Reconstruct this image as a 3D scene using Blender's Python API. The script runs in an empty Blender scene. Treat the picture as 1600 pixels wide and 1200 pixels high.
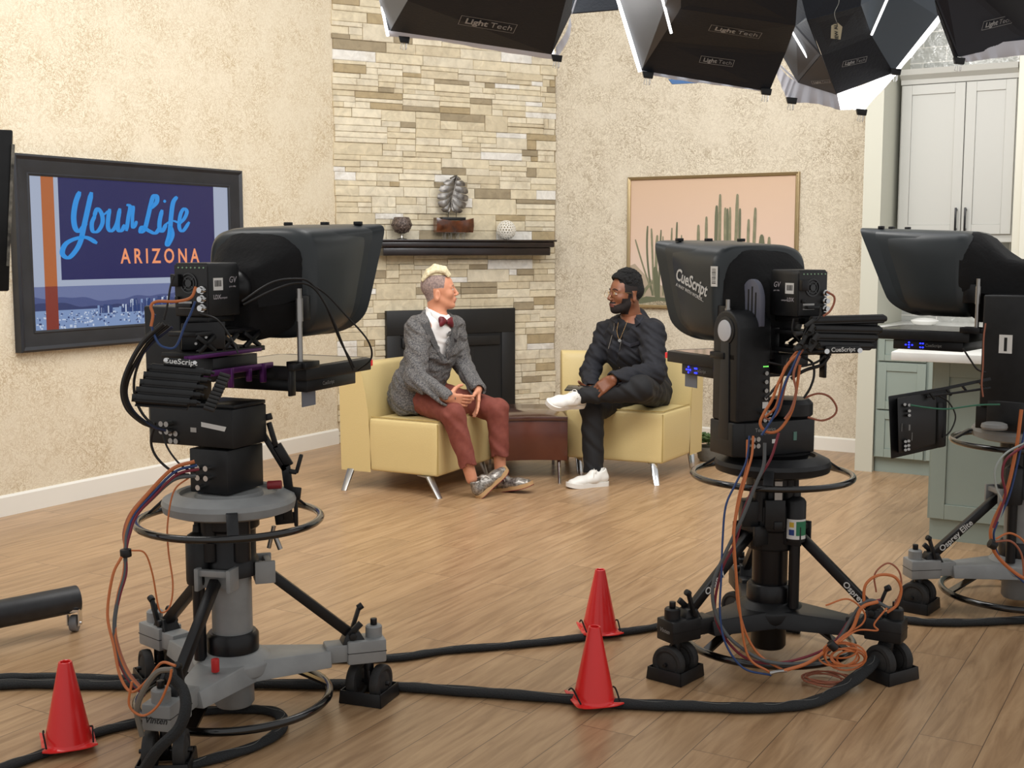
import bpy, bmesh, math, random
import numpy as np
from mathutils import Vector, Matrix, Euler
PI = math.pi
V = Vector
random.seed(7)
SC = bpy.context.scene
COL = SC.collection

# ------------------------------------------------------------------ camera
EYE, FPX, PITCH = 1.45, 1900.0, math.atan(210 / 1900.0)
cam_data = bpy.data.cameras.new('camera')
cam_data.sensor_width = 36.0
cam_data.lens = FPX / 1600.0 * 36.0
cam_data.clip_start = 0.05
camera = bpy.data.objects.new('camera', cam_data)
camera.location = (0, 0, EYE)
camera.rotation_euler = (PI / 2 - PITCH, 0, 0)
COL.objects.link(camera)
SC.camera = camera
SC.view_settings.view_transform = 'Standard'
SC.view_settings.look = 'None'
SC.view_settings.gamma = 1.0
SC.view_settings.use_curve_mapping = False
SC.view_settings.exposure = -0.06

# ------------------------------------------------------------------ light: dim studio air + lamps of the lighting grid
world = bpy.data.worlds.new('studio')
world.use_nodes = True
world.node_tree.nodes['Background'].inputs[0].default_value = (1.0, 0.99, 0.98, 1)
world.node_tree.nodes['Background'].inputs[1].default_value = 0.68
SC.world = world

def area_light(name, loc, target, sx, sy, power, col=(1, .975, .94)):
    d = bpy.data.lights.new(name, 'AREA')
    d.shape = 'RECTANGLE'
    d.size, d.size_y, d.energy, d.color = sx, sy, power, col
    o = bpy.data.objects.new(name, d)
    o.location = loc
    o.rotation_euler = (V(target) - V(loc)).to_track_quat('-Z', 'Y').to_euler()
    COL.objects.link(o)
    return o

area_light('softbox_lamp', (-.35, 5.0, 2.75), (-.6, 8.6, .9), .9, .7, 34)
area_light('softbox_lamp', (.95, 5.1, 2.7), (.6, 8.6, .9), .7, .6, 28)
area_light('softbox_lamp', (2.0, 5.5, 2.75), (1.6, 8.6, 1.0), .7, .7, 18, (.95, .97, 1))
area_light('grid_lamp', (-2.2, 4.3, 3.5), (-2.0, 8.2, .9), 1.2, 1.0, 44)
area_light('grid_lamp', (0.3, 6.0, 4.0), (0.2, 7.4, .0), 2.2, 1.6, 60)
area_light('grid_lamp', (2.9, 5.9, 3.6), (2.8, 8.6, 1.2), 1.0, 1.0, 11, (.96, .98, 1))

# ------------------------------------------------------------------ pixel <-> place (only used to measure where things stand)
_c, _s = math.cos(PITCH), math.sin(PITCH)
def ray(px, py):
    rx, ry = (px - 800) / FPX, -(py - 600) / FPX
    return V((rx, _c + ry * _s, -_s + ry * _c))
def W(px, py, Y):
    d = ray(px, py); t = Y / d.y
    return V((d.x * t, Y, EYE + d.z * t))
def G(px, py, z=0.0):
    d = ray(px, py); t = (z - EYE) / d.z
    return V((d.x * t, d.y * t, z))
class Frame:
    """a wall plane: p0 at floor level, s along the wall, n its normal towards the room"""
    def __init__(self, a, b):
        self.p0 = V((a[0], a[1], 0)); d = V((b[0] - a[0], b[1] - a[1], 0))
        self.L = d.length; self.s = d.normalized(); self.n = V((self.s.y, -self.s.x, 0))
    def at(self, s, z, off=0.0):
        return self.p0 + self.s * s + self.n * off + V((0, 0, z))
    def hit(self, px, py, off=0.0):
        d = ray(px, py); e = V((0, 0, EYE)); q = self.p0 + self.n * off
        t = (q - e).dot(self.n) / d.dot(self.n); p = e + d * t
        return (p - q).dot(self.s), p.z
    def rot(self):   # columns: s, up, n
        m = Matrix.Identity(3)
        m.col[0] = self.s; m.col[1] = V((0, 0, 1)); m.col[2] = self.n
        return m

# ------------------------------------------------------------------ materials
def lin(c):
    r = []
    for v in c[:3]:
        v = v / 255.0
        r.append(v / 12.92 if v <= 0.04045 else ((v + 0.055) / 1.055) ** 2.4)
    return (*r, 1.0)
_M = {}
def mat(name, col, rough=.5, metal=0.0, emit=0.0, noise=None, bump=0.0, bscale=40.0, coat=0.0, trans=0.0, alpha=1.0, spec=None, sheen=0.0):
    """noise = (scale, second colour)"""
    if name in _M: return _M[name]
    m = bpy.data.materials.new(name); m.use_nodes = True
    nt = m.node_tree; b = nt.nodes['Principled BSDF']
    b.inputs['Base Color'].default_value = lin(col)
    b.inputs['Roughness'].default_value = rough
    b.inputs['Metallic'].default_value = metal
    if spec is not None: b.inputs['Specular IOR Level'].default_value = spec
    if coat: b.inputs['Coat Weight'].default_value = coat; b.inputs['Coat Roughness'].default_value = .15
    if sheen: b.inputs['Sheen Weight'].default_value = sheen
    if trans: b.inputs['Transmission Weight'].default_value = trans
    if alpha < 1: b.inputs['Alpha'].default_value = alpha
    if emit:
        b.inputs['Emission Color'].default_value = lin(col); b.inputs['Emission Strength'].default_value = emit
    if noise or bump:
        tc = nt.nodes.new('ShaderNodeTexCoord')
    if noise:
        n = nt.nodes.new('ShaderNodeTexNoise'); n.inputs['Scale'].default_value = noise[0]; n.inputs['Detail'].default_value = 4
        r = nt.nodes.new('ShaderNodeValToRGB')
        r.color_ramp.elements[0].position = .35; r.color_ramp.elements[0].color = lin(noise[1])
        r.color_ramp.elements[1].position = .65; r.color_ramp.elements[1].color = lin(col)
        nt.links.new(tc.outputs['Object'], n.inputs['Vector']); nt.links.new(n.outputs[0], r.inputs[0])
        nt.links.new(r.outputs[0], b.inputs['Base Color'])
    if bump:
        n2 = nt.nodes.new('ShaderNodeTexNoise'); n2.inputs['Scale'].default_value = bscale; n2.inputs['Detail'].default_value = 5
        bp = nt.nodes.new('ShaderNodeBump'); bp.inputs['Strength'].default_value = bump; bp.inputs['Distance'].default_value = .01
        nt.links.new(tc.outputs['Object'], n2.inputs['Vector']); nt.links.new(n2.outputs[0], bp.inputs['Height'])
        nt.links.new(bp.outputs[0], b.inputs['Normal'])
    _M[name] = m
    return m

BLK = mat('black_plastic', (26, 27, 29), .42, noise=(30, (20, 21, 23)), spec=.4)
BLKM = mat('black_metal', (22, 22, 24), .35, .3)
BLKG = mat('gloss_black', (10, 10, 11), .14, coat=.5)
RUB = mat('black_rubber', (30, 30, 31), .7, noise=(25, (46, 45, 44)))
GRY = mat('grey_enamel', (148, 150, 150), .42, noise=(12, (136, 138, 138)))
CHR = mat('chrome', (215, 215, 215), .15, 1.0)
STL = mat('brushed_steel', (170, 168, 165), .35, 1.0)
HOODM = mat('hood_plastic', (40, 46, 49), .38, noise=(6, (34, 40, 43)), spec=.5)
CLOTH = mat('black_cloth', (13, 13, 15), .95, bump=.3, bscale=60)
WHT = mat('white_label', (225, 225, 222), .5)
INK = mat('black_ink', (12, 12, 12), .6)
LED = mat('blue_led', (30, 40, 255), .4, emit=6.0)
GLED = mat('green_led', (110, 230, 90), .4, emit=2.5)
REDM = mat('red_tally', (225, 40, 45), .35, emit=.35)
PURP = mat('purple_anodised', (92, 40, 105), .3, .6)
LENS = mat('silver_disc', (205, 207, 212), .5)

# ------------------------------------------------------------------ mesh building
class MB:
    def __init__(self): self.v = []; self.f = []; self.m = []; self.mi = 0
    def add(self, vs, fs):
        o = len(self.v); self.v += [tuple(x) for x in vs]
        self.f += [tuple(i + o for i in f) for f in fs]; self.m += [self.mi] * len(fs)
        return self
    def box(self, c, s, R=None):
        c = V(c); vs = []
        for sx in (-.5, .5):
            for sy in (-.5, .5):
                for sz in (-.5, .5):
                    p = V((sx * s[0], sy * s[1], sz * s[2]))
                    if R is not None: p = R @ p
                    vs.append(c + p)
        return self.add(vs, [(0, 1, 3, 2), (4, 6, 7, 5), (0, 4, 5, 1), (2, 3, 7, 6), (0, 2, 6, 4), (1, 5, 7, 3)])
    def box2(self, a, b):
        a, b = V(a), V(b); return self.box((a + b) / 2, [abs(b[i] - a[i]) for i in range(3)])
    def hexa(self, p):  # 8 corner points: bottom 4 ccw, top 4 ccw
        return self.add(p, [(3, 2, 1, 0), (4, 5, 6, 7), (0, 1, 5, 4), (1, 2, 6, 5), (2, 3, 7, 6), (3, 0, 4, 7)])
    def bar(self, a, b, w, h, up=(0, 0, 1)):
        a, b = V(a), V(b); d = b - a; L = d.length; x = d.normalized(); u = V(up)
        y = u.cross(x)
        if y.length < 1e-4: y = V((0, 1, 0)).cross(x)
        y.normalize(); z = x.cross(y)
        R = Matrix((x, y, z)).transposed()
        return self.box((a + b) / 2, (L, w, h), R)
    def cyl(self, a, b, r0, r1=None, n=20, caps=True):
        a, b = V(a), V(b); r1 = r0 if r1 is None else r1
        d = (b - a).normalized(); u = d.orthogonal().normalized(); w = d.cross(u)
        vs = []
        for p, r in ((a, r0), (b, r1)):
            for i in range(n):
                t = 2 * PI * i / n; vs.append(p + (u * math.cos(t) + w * math.sin(t)) * r)
        fs = [(i, (i + 1) % n, n + (i + 1) % n, n + i) for i in range(n)]
        if caps: fs += [tuple(range(n - 1, -1, -1)), tuple(range(n, 2 * n))]
        return self.add(vs, fs)
    def lathe(self, prof, c=(0, 0, 0), n=32, R=None, close=False):
        c = V(c); vs = []; k = len(prof)
        for i in range(n):
            t = 2 * PI * i / n
            for r, z in prof:
                p = V((r * math.cos(t), r * math.sin(t), z))
                if R is not None: p = R @ p
                vs.append(c + p)
        fs = []
        for i in range(n):
            j = (i + 1) % n
            for q in range(k - 1 + (1 if close else 0)):
                q2 = (q + 1) % k
                fs.append((i * k + q, j * k + q, j * k + q2, i * k + q2))
        return self.add(vs, fs)
    def tube(self, pts, r, n=8, closed=False, rs=None, caps=True, flat=1.0):
        pts = [V(p) for p in pts]; N = len(pts); vs = []
        nrm = None; T = []
        for i in range(N):
            if closed: d = pts[(i + 1) % N] - pts[i - 1]
            else: d = pts[min(i + 1, N - 1)] - pts[max(i - 1, 0)]
            T.append(d.normalized())
        up = V((0, 0, 1)) if abs(T[0].z) < .9 else V((1, 0, 0))
        nrm = (up - T[0] * up.dot(T[0])).normalized()
        for i in range(N):
            nrm = (nrm - T[i] * nrm.dot(T[i])).normalized(); bi = T[i].cross(nrm)
            rr = rs[i] if rs else r
            for q in range(n):
                t = 2 * PI * q / n
                vs.append(pts[i] + (nrm * math.cos(t) * flat + bi * math.sin(t)) * rr)
        fs = []
        for i in range(N - (0 if closed else 1)):
            j = (i + 1) % N
            for q in range(n):
                fs.append((i * n + q, i * n + (q + 1) % n, j * n + (q + 1) % n, j * n + q))
        if not closed and caps:
            fs += [tuple(range(n - 1, -1, -1)), tuple((N - 1) * n + q for q in range(n))]
        return self.add(vs, fs)
    def prism(self, poly, ext):
        ext = V(ext); n = len(poly); vs = [V(p) for p in poly] + [V(p) + ext for p in poly]
        return self.add(vs, [tuple(range(n - 1, -1, -1)), tuple(range(n, 2 * n))] + [(i, (i + 1) % n, n + (i + 1) % n, n + i) for i in range(n)])
    def ball(self, c, r, n=12, s=(1, 1, 1), R=None):
        prof = [(max(1e-5, math.sin(PI * i / n)) * r, -math.cos(PI * i / n) * r) for i in range(n + 1)]
        S = Matrix.Diagonal(V(s)); RR = (R @ S) if R is not None else S
        return self.lathe(prof, c, n * 2, RR)

BASE = {}
def link(name, me, parent=None):
    o = bpy.data.objects.new(name, me); COL.objects.link(o)
    if parent is not None: o.parent = parent
    return o
def root_of(o):
    while o.parent is not None: o = o.parent
    return o
def build(name, mb, m, parent=None, bevel=0.0, seg=2, sharp=40, smooth=True, local=True):
    """one mesh object out of an MB; when under a thing, its points are given in the frame stored for that thing"""
    me = bpy.data.meshes.new(name)
    vs = mb.v
    if parent is not None:
        inv = BASE[root_of(parent).name]
        if inv is not None: vs = [tuple(inv @ V(p)) for p in vs]
    me.from_pydata(vs, [], mb.f)
    mats = m if isinstance(m, (list, tuple)) else [m]
    for x in mats: me.materials.append(x)
    if len(mats) > 1: me.polygons.foreach_set('material_index', mb.m)
    bm = bmesh.new(); bm.from_mesh(me)
    if bevel > 0:
        ed = [e for e in bm.edges if len(e.link_faces) == 2 and e.calc_face_angle(0) > math.radians(30)]
        try: bmesh.ops.bevel(bm, geom=ed, offset=bevel, segments=seg, profile=.5, affect='EDGES', clamp_overlap=True)
        except Exception: pass
    bmesh.ops.recalc_face_normals(bm, faces=bm.faces)
    bm.to_mesh(me); bm.free()
    if smooth:
        me.polygons.foreach_set('use_smooth', [True] * len(me.polygons)); me.set_sharp_from_angle(angle=math.radians(sharp))
    me.update()
    return link(name, me, parent)
def thing(name, label, cat, frame=None, base=(0, 0, 0), group=None):
    """Empty at the thing's base. frame: 4x4 giving the frame its points are written in (None = world)"""
    o = bpy.data.objects.new(name, None); COL.objects.link(o); o.empty_display_size = .1
    if frame is None: frame = Matrix.Identity(4)
    fr = frame @ Matrix.Translation(V(base))
    o.matrix_world = fr
    o.location = fr.to_translation(); o.rotation_euler = fr.to_euler()
    BASE[o.name] = Matrix.Translation(-V(base))
    o['label'] = label; o['category'] = cat
    if group: o['group'] = group
    return o
def tag(o, label, cat, group=None, kind=None):
    o['label'] = label; o['category'] = cat
    if group: o['group'] = group
    if kind: o['kind'] = kind
    return o
def struct(name, mb, m, **k):
    o = build(name, mb, m, **k); o['kind'] = 'structure'; return o
def local_frame(c, deg, z=0):
    return Matrix.Translation(V((c[0], c[1], z))) @ Matrix.Rotation(math.radians(deg), 4, 'Z')

def text_mesh(s, size, M, depth=.0004, align='CENTER', shear=0.0, width=1.0, bold=0.0, spacing=1.0):
    """lettering laid in the plane of matrix M (x right, y up, z out)"""
    cu = bpy.data.curves.new('lettering', 'FONT'); cu.body = s; cu.size = size; cu.align_x = align; cu.align_y = 'CENTER'
    cu.extrude = depth; cu.shear = shear; cu.resolution_u = 3; cu.offset = bold; cu.space_character = spacing
    o = bpy.data.objects.new('lettering', cu); COL.objects.link(o)
    dg = bpy.context.evaluated_depsgraph_get()
    me = bpy.data.meshes.new_from_object(o.evaluated_get(dg))
    bpy.data.objects.remove(o); bpy.data.curves.remove(cu)
    mb = MB(); S = Matrix.Diagonal(V((width, 1, 1, 1)))
    mb.add([M @ S @ v.co for v in me.vertices], [tuple(p.vertices) for p in me.polygons])
    bpy.data.meshes.remove(me)
    return mb
def plane_matrix(o, x, y):
    x = V(x).normalized(); y = V(y); y = (y - x * y.dot(x)).normalized(); z = x.cross(y)
    m = Matrix.Identity(4)
    for i, c in enumerate((x, y, z, V(o))):
        for r in range(3): m[r][i] = c[r]
    return m
def spline(pts, n=10, closed=False):
    pts = [V(p) for p in pts]; N = len(pts); out = []
    for i in range(N if closed else N - 1):
        p1, p2 = pts[i], pts[(i + 1) % N]
        p0 = pts[i - 1] if (closed or i > 0) else p1 + (p1 - p2)
        p3 = pts[(i + 2) % N] if (closed or i + 2 < N) else p2 + (p2 - p1)
        for q in range(n):
            t = q / n
            out.append(.5 * ((2 * p1) + (p2 - p0) * t + (2 * p0 - 5 * p1 + 4 * p2 - p3) * t * t + (3 * p1 - p0 - 3 * p2 + p3) * t ** 3))
    if not closed: out.append(pts[-1])
    return out
def ring_pts(c, R, n=48, z=None, M=None):
    c = V(c); o = [V((R * math.cos(2 * PI * i / n), R * math.sin(2 * PI * i / n), 0)) for i in range(n)]
    if M is not None: o = [M @ p for p in o]
    return [c + p for p in o]
# ================================================================== ROOM
WL = Frame((-3.6, 5.147), (-1.302, 9.06))        # left wall
WB = Frame((-1.302, 9.06), (.344, 9.91))         # stone chimney wall
WR = Frame((.344, 9.91), (2.62, 8.54))           # right wall
WALL_H = 4.2

def plaster(name, base, fleck, amount):
    m = bpy.data.materials.new(name); m.use_nodes = True; nt = m.node_tree; b = nt.nodes['Principled BSDF']
    b.inputs['Roughness'].default_value = .75
    tc = nt.nodes.new('ShaderNodeTexCoord'); L = nt.links.new
    n1 = nt.nodes.new('ShaderNodeTexNoise'); n1.inputs['Scale'].default_value = 9; n1.inputs['Detail'].default_value = 3; n1.inputs['Distortion'].default_value = 2.6
    n2 = nt.nodes.new('ShaderNodeTexNoise'); n2.inputs['Scale'].default_value = 24; n2.inputs['Detail'].default_value = 3; n2.inputs['Distortion'].default_value = 3.2
    n3 = nt.nodes.new('ShaderNodeTexNoise'); n3.inputs['Scale'].default_value = 3.5; n3.inputs['Detail'].default_value = 3
    for n in (n1, n2, n3): L(tc.outputs['Object'], n.inputs['Vector'])
    def band(n, w):
        s = nt.nodes.new('ShaderNodeMath'); s.operation = 'SUBTRACT'; L(n.outputs[0], s.inputs[0]); s.inputs[1].default_value = .5
        a = nt.nodes.new('ShaderNodeMath'); a.operation = 'ABSOLUTE'; L(s.outputs[0], a.inputs[0])
        r = nt.nodes.new('ShaderNodeMapRange'); L(a.outputs[0], r.inputs[0]); r.inputs[1].default_value = 0; r.inputs[2].default_value = w
        r.inputs[3].default_value = 1; r.inputs[4].default_value = 0
        return r
    b1, b2 = band(n1, .03), band(n2, .06)
    mx = nt.nodes.new('ShaderNodeMath'); mx.operation = 'MAXIMUM'; L(b1.outputs[0], mx.inputs[0]); L(b2.outputs[0], mx.inputs[1])
    mr = nt.nodes.new('ShaderNodeMapRange'); L(n3.outputs[0], mr.inputs[0]); mr.inputs[1].default_value = .35; mr.inputs[2].default_value = .65
    mr.inputs[3].default_value = amount * .35; mr.inputs[4].default_value = amount
    mu = nt.nodes.new('ShaderNodeMath'); mu.operation = 'MULTIPLY'; L(mx.outputs[0], mu.inputs[0]); L(mr.outputs[0], mu.inputs[1])
    mix = nt.nodes.new('ShaderNodeMixRGB'); mix.inputs[1].default_value = lin(base); mix.inputs[2].default_value = lin(fleck)
    L(mu.outputs[0], mix.inputs[0]); L(mix.outputs[0], b.inputs['Base Color'])
    bp = nt.nodes.new('ShaderNodeBump'); bp.inputs['Strength'].default_value = .25; bp.inputs['Distance'].default_value = .01; bp.invert = True
    L(mx.outputs[0], bp.inputs['Height']); L(bp.outputs[0], b.inputs['Normal'])
    return m
PL_L = plaster('trowelled_plaster_cream', (234, 223, 200), (186, 160, 118), .8)
PL_R = plaster('trowelled_plaster_grey_cream', (226, 217, 198), (160, 142, 114), .9)

def wall(name, fr, m, a=0.0, b=None, th=.12, h=WALL_H):
    b = fr.L if b is None else b; mb = MB()
    p = [fr.at(a, 0, 0), fr.at(b, 0, 0), fr.at(b, 0, -th), fr.at(a, 0, -th)]
    mb.hexa(p + [q + V((0, 0, h)) for q in p]); return struct(name, mb, m, smooth=False)
wall('wall_left', WL, PL_L, -1.6, None)
wall('wall_right', WR, PL_R, 0, WR.L + .1)
TRIM = mat('white_trim_paint', (238, 236, 228), .4)
def baseboard(name, fr, a, b, h=.115):
    mb = MB(); p = [fr.at(a, 0, 0), fr.at(a, 0, .016), fr.at(a, h * .9, .016), fr.at(a, h, .006), fr.at(a, h, 0)]
    mb.prism(p, fr.s * (b - a)); struct(name, mb, TRIM)
baseboard('baseboard_left', WL, -1.5, WL.L - .02)
baseboard('baseboard_right', WR, .05, WR.L - .06, .1)

# floor of planks running parallel to the left wall
def floor_mat():
    m = bpy.data.materials.new('oak_plank_floor'); m.use_nodes = True; nt = m.node_tree; b = nt.nodes['Principled BSDF']; L = nt.links.new
    tc = nt.nodes.new('ShaderNodeTexCoord'); mp = nt.nodes.new('ShaderNodeMapping')
    mp.inputs['Rotation'].default_value = (0, 0, -math.atan2(WL.s.y, WL.s.x))
    L(tc.outputs['Object'], mp.inputs['Vector'])
    br = nt.nodes.new('ShaderNodeTexBrick'); L(mp.outputs[0], br.inputs['Vector'])
    br.inputs['Scale'].default_value = 1.0; br.inputs['Brick Width'].default_value = 1.22; br.inputs['Row Height'].default_value = .182
    br.inputs['Mortar Size'].default_value = .0013; br.inputs['Mortar Smooth'].default_value = .1; br.offset = .37
    br.inputs['Color1'].default_value = (.25, .25, .25, 1); br.inputs['Color2'].default_value = (.75, .75, .75, 1)
    br.inputs['Mortar'].default_value = (0, 0, 0, 1)
    mp2 = nt.nodes.new('ShaderNodeMapping'); mp2.inputs['Scale'].default_value = (1.6, 17, 1); L(mp.outputs[0], mp2.inputs['Vector'])
    off = nt.nodes.new('ShaderNodeVectorMath'); off.operation = 'ADD'
    sc = nt.nodes.new('ShaderNodeVectorMath'); sc.operation = 'SCALE'; sc.inputs['Scale'].default_value = 9; L(br.outputs['Color'], sc.inputs[0])
    L(mp2.outputs[0], off.inputs[0]); L(sc.outputs[0], off.inputs[1])
    n = nt.nodes.new('ShaderNodeTexNoise'); n.inputs['Scale'].default_value = 1.5; n.inputs['Detail'].default_value = 7; n.inputs['Distortion'].default_value = .9; n.inputs['Roughness'].default_value = .6
    L(off.outputs[0], n.inputs['Vector'])
    r = nt.nodes.new('ShaderNodeValToRGB'); e = r.color_ramp.elements
    e[0].position = .3; e[0].color = lin((146, 114, 82)); e[1].position = .72; e[1].color = lin((190, 157, 120))
    x = e.new(.5); x.color = lin((171, 138, 103))
    L(n.outputs[0], r.inputs[0])
    hs = nt.nodes.new('ShaderNodeHueSaturation'); L(r.outputs[0], hs.inputs['Color'])
    mr = nt.nodes.new('ShaderNodeMapRange'); L(br.outputs['Color'], mr.inputs[0]); mr.inputs[1].default_value = .25; mr.inputs[2].default_value = .75; mr.inputs[3].default_value = .93; mr.inputs[4].default_value = 1.07
    L(mr.outputs[0], hs.inputs['Value'])
    mix = nt.nodes.new('ShaderNodeMixRGB'); L(br.outputs['Fac'], mix.inputs[0]); L(hs.outputs[0], mix.inputs[1]); mix.inputs[2].default_value = lin((92, 74, 58))
    L(mix.outputs[0], b.inputs['Base Color'])
    b.inputs['Roughness'].default_value = .3
    bp = nt.nodes.new('ShaderNodeBump'); bp.inputs['Strength'].default_value = .12; bp.inputs['Distance'].default_value = .004
    L(n.outputs[0], bp.inputs['Height']); L(bp.outputs[0], b.inputs['Normal'])
    return m
struct('floor', MB().box2((-7, -1.5, -.1), (7, 12, 0)), floor_mat(), smooth=False)

# stone chimney wall: ledger stones of uneven length and depth, one mesh, one colour per stone
def stone_wall():
    rnd = random.Random(11)
    vs, fs, cols = [], [], []
    def stone(s0, s1, z0, z1):
        g = .0010; d = .016 + rnd.random() * .012; t = rnd.random()
        c = [(222, 210, 182), (214, 201, 172), (228, 218, 194), (209, 196, 168), (219, 209, 186)][rnd.randrange(5)]
        if t < .05: c = (160, 146, 120)
        elif t < .10: c = (232, 229, 222)
        elif t < .15: c = (176, 158, 124)
        c = lin(c); o = len(vs); b = .004
        for (s, z, dd) in ((s0 + g, z0 + g, 0), (s1 - g, z0 + g, 0), (s1 - g, z1 - g, 0), (s0 + g, z1 - g, 0),
                           (s0 + g, z0 + g, d - b), (s1 - g, z0 + g, d - b), (s1 - g, z1 - g, d - b), (s0 + g, z1 - g, d - b),
                           (s0 + g + b, z0 + g + b, d), (s1 - g - b, z0 + g + b, d + rnd.uniform(-.004, .004)), (s1 - g - b, z1 - g - b, d), (s0 + g + b, z1 - g - b, d + rnd.uniform(-.004, .004))):
            vs.append(tuple(WB.at(s, z, dd)))
        q = [(0, 1, 5, 4), (1, 2, 6, 5), (2, 3, 7, 6), (3, 0, 4, 7), (4, 5, 9, 8), (5, 6, 10, 9), (6, 7, 11, 10), (7, 4, 8, 11), (8, 9, 10, 11)]
        for f in q: fs.append(tuple(i + o for i in f)); cols.append(c)
    z = 0
    while z < WALL_H - .1:
        h = rnd.choice([.075, .1, .125, .09]); s = -rnd.random() * .02
        while s < WB.L - .02:
            w = min(rnd.uniform(.14, .42), WB.L + rnd.uniform(-.012, .012) - s)
            if WB.L - s - w < .1: w = WB.L - s + rnd.uniform(-.014, .008)
            if rnd.random() < .14 or h < .08:
                stone(s, s + w, z, z + h)
            else:
                k = 2 if h < .12 else rnd.choice([2, 3])
                cuts = [0] + sorted(rnd.uniform(.3, .7) if k == 2 else (i + rnd.uniform(.8, 1.2)) / 3 for i in range(k - 1)) + [1]
                for a, b in zip(cuts, cuts[1:]):
                    if rnd.random() < .4:
                        m = s + w * rnd.uniform(.3, .7); stone(s, m, z + a * h, z + b * h); stone(m, s + w, z + a * h, z + b * h)
                    else: stone(s, s + w, z + a * h, z + b * h)
            s += w
        z += h
    # backing
    o = len(vs)
    for s, zz, d in ((0, 0, 0), (WB.L, 0, 0), (WB.L, WALL_H, 0), (0, WALL_H, 0), (0, 0, -.12), (WB.L, 0, -.12), (WB.L, WALL_H, -.12), (0, WALL_H, -.12)):
        vs.append(tuple(WB.at(s, zz, d + .006)))
    for f in ((0, 1, 2, 3), (7, 6, 5, 4), (0, 4, 5, 1), (1, 5, 6, 2), (2, 6, 7, 3), (3, 7, 4, 0)):
        fs.append(tuple(i + o for i in f)); cols.append(lin((168, 152, 122)))
    me = bpy.data.meshes.new('wall_back'); me.from_pydata(vs, [], fs)
    ca = me.color_attributes.new('stone', 'FLOAT_COLOR', 'CORNER')
    arr = []
    for p, c in zip(me.polygons, cols): arr += list(c) * len(p.vertices)
    ca.data.foreach_set('color', arr)
    m = bpy.data.materials.new('ledger_stone'); m.use_nodes = True; nt = m.node_tree; b = nt.nodes['Principled BSDF']; L = nt.links.new
    n9 = nt.nodes.new('ShaderNodeTexNoise'); n9.inputs['Scale'].default_value = 5.5; n9.inputs['Detail'].default_value = 8; n9.inputs['Roughness'].default_value = .7
    r9 = nt.nodes.new('ShaderNodeMapRange'); r9.inputs[1].default_value = .52; r9.inputs[2].default_value = .72; r9.inputs[3].default_value = 0; r9.inputs[4].default_value = .55
    at = nt.nodes.new('ShaderNodeAttribute'); at.attribute_name = 'stone'
    tc = nt.nodes.new('ShaderNodeTexCoord')
    n = nt.nodes.new('ShaderNodeTexNoise'); n.inputs['Scale'].default_value = 16; n.inputs['Detail'].default_value = 6; n.inputs['Distortion'].default_value = .8; L(tc.outputs['Object'], n.inputs['Vector'])
    r = nt.nodes.new('ShaderNodeMapRange'); L(n.outputs[0], r.inputs[0]); r.inputs[1].default_value = .3; r.inputs[2].default_value = .7; r.inputs[3].default_value = .84; r.inputs[4].default_value = 1.08
    mu = nt.nodes.new('ShaderNodeVectorMath'); mu.operation = 'SCALE'; L(at.outputs['Color'], mu.inputs[0]); L(r.outputs[0], mu.inputs['Scale'])
    mx9 = nt.nodes.new('ShaderNodeMixRGB'); mx9.inputs[2].default_value = lin((168, 152, 126)); L(tc.outputs['Object'], n9.inputs['Vector']); L(n9.outputs[0], r9.inputs[0]); L(r9.outputs[0], mx9.inputs[0]); L(mu.outputs[0], mx9.inputs[1])
    L(mx9.outputs[0], b.inputs['Base Color']); b.inputs['Roughness'].default_value = .85
    bp = nt.nodes.new('ShaderNodeBump'); bp.inputs['Strength'].default_value = .7; bp.inputs['Distance'].default_value = .012
    L(n.outputs[0], bp.inputs['Height']); L(bp.outputs[0], b.inputs['Normal'])
    me.materials.append(m); bm = bmesh.new(); bm.from_mesh(me); bmesh.ops.recalc_face_normals(bm, faces=bm.faces); bm.to_mesh(me); bm.free()
    o = link('wall_back', me); o['kind'] = 'structure'
stone_wall()
def bfr(fr, s0, s1, z0, z1, d0, d1, mb=None):
    """a box on a wall frame"""
    mb = mb or MB(); p = [fr.at(s0, z0, d0), fr.at(s1, z0, d0), fr.at(s1, z0, d1), fr.at(s0, z0, d1)]
    return mb.hexa(p + [q + V((0, 0, z1 - z0)) for q in p])

# ---- fireplace
sL, zT = WB.hit(604, 486, .06); sR, _ = WB.hit(805, 480, .06)
FB = mat('matt_black_metal', (25, 25, 26), .5, .1, noise=(5, (21, 21, 22)))
FD = mat('firebox_dark', (13, 13, 14), .7)
t = thing('fireplace', 'black metal fireplace surround with dark firebox in the stone wall', 'fireplace', base=tuple(WB.at((sL + sR) / 2, 0, 0)))
mb = MB(); iL, iR = sL + .11, sR - .12; iz = zT - .21
bfr(WB, sL, sR, iz + .02, zT, .0, .062, mb); bfr(WB, sL, iL, 0, iz + .02, .0, .062, mb); bfr(WB, iR, sR, 0, iz + .02, 0, .062, mb)
build('surround', mb, FB, t, bevel=.003)
mb = MB(); bfr(WB, iL, iR, 0, iz + .02, .049, .052, mb); build('firebox', mb, FD, t)
mb = MB(); bfr(WB, iL + .012, iR - .02, iz - .075, iz, .046, .07, mb); build('vent_louver', mb, FB, t, bevel=.003)
mb = MB(); bfr(WB, iR - .28, iR - .245, .06, iz - .11, .05, .06, mb); bfr(WB, iL, iR, .0, .06, .05, .064, mb); bfr(WB, iL + .05, iL + .08, .06, iz - .11, .05, .06, mb)
build('glass_frame', mb, FB, t)

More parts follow.
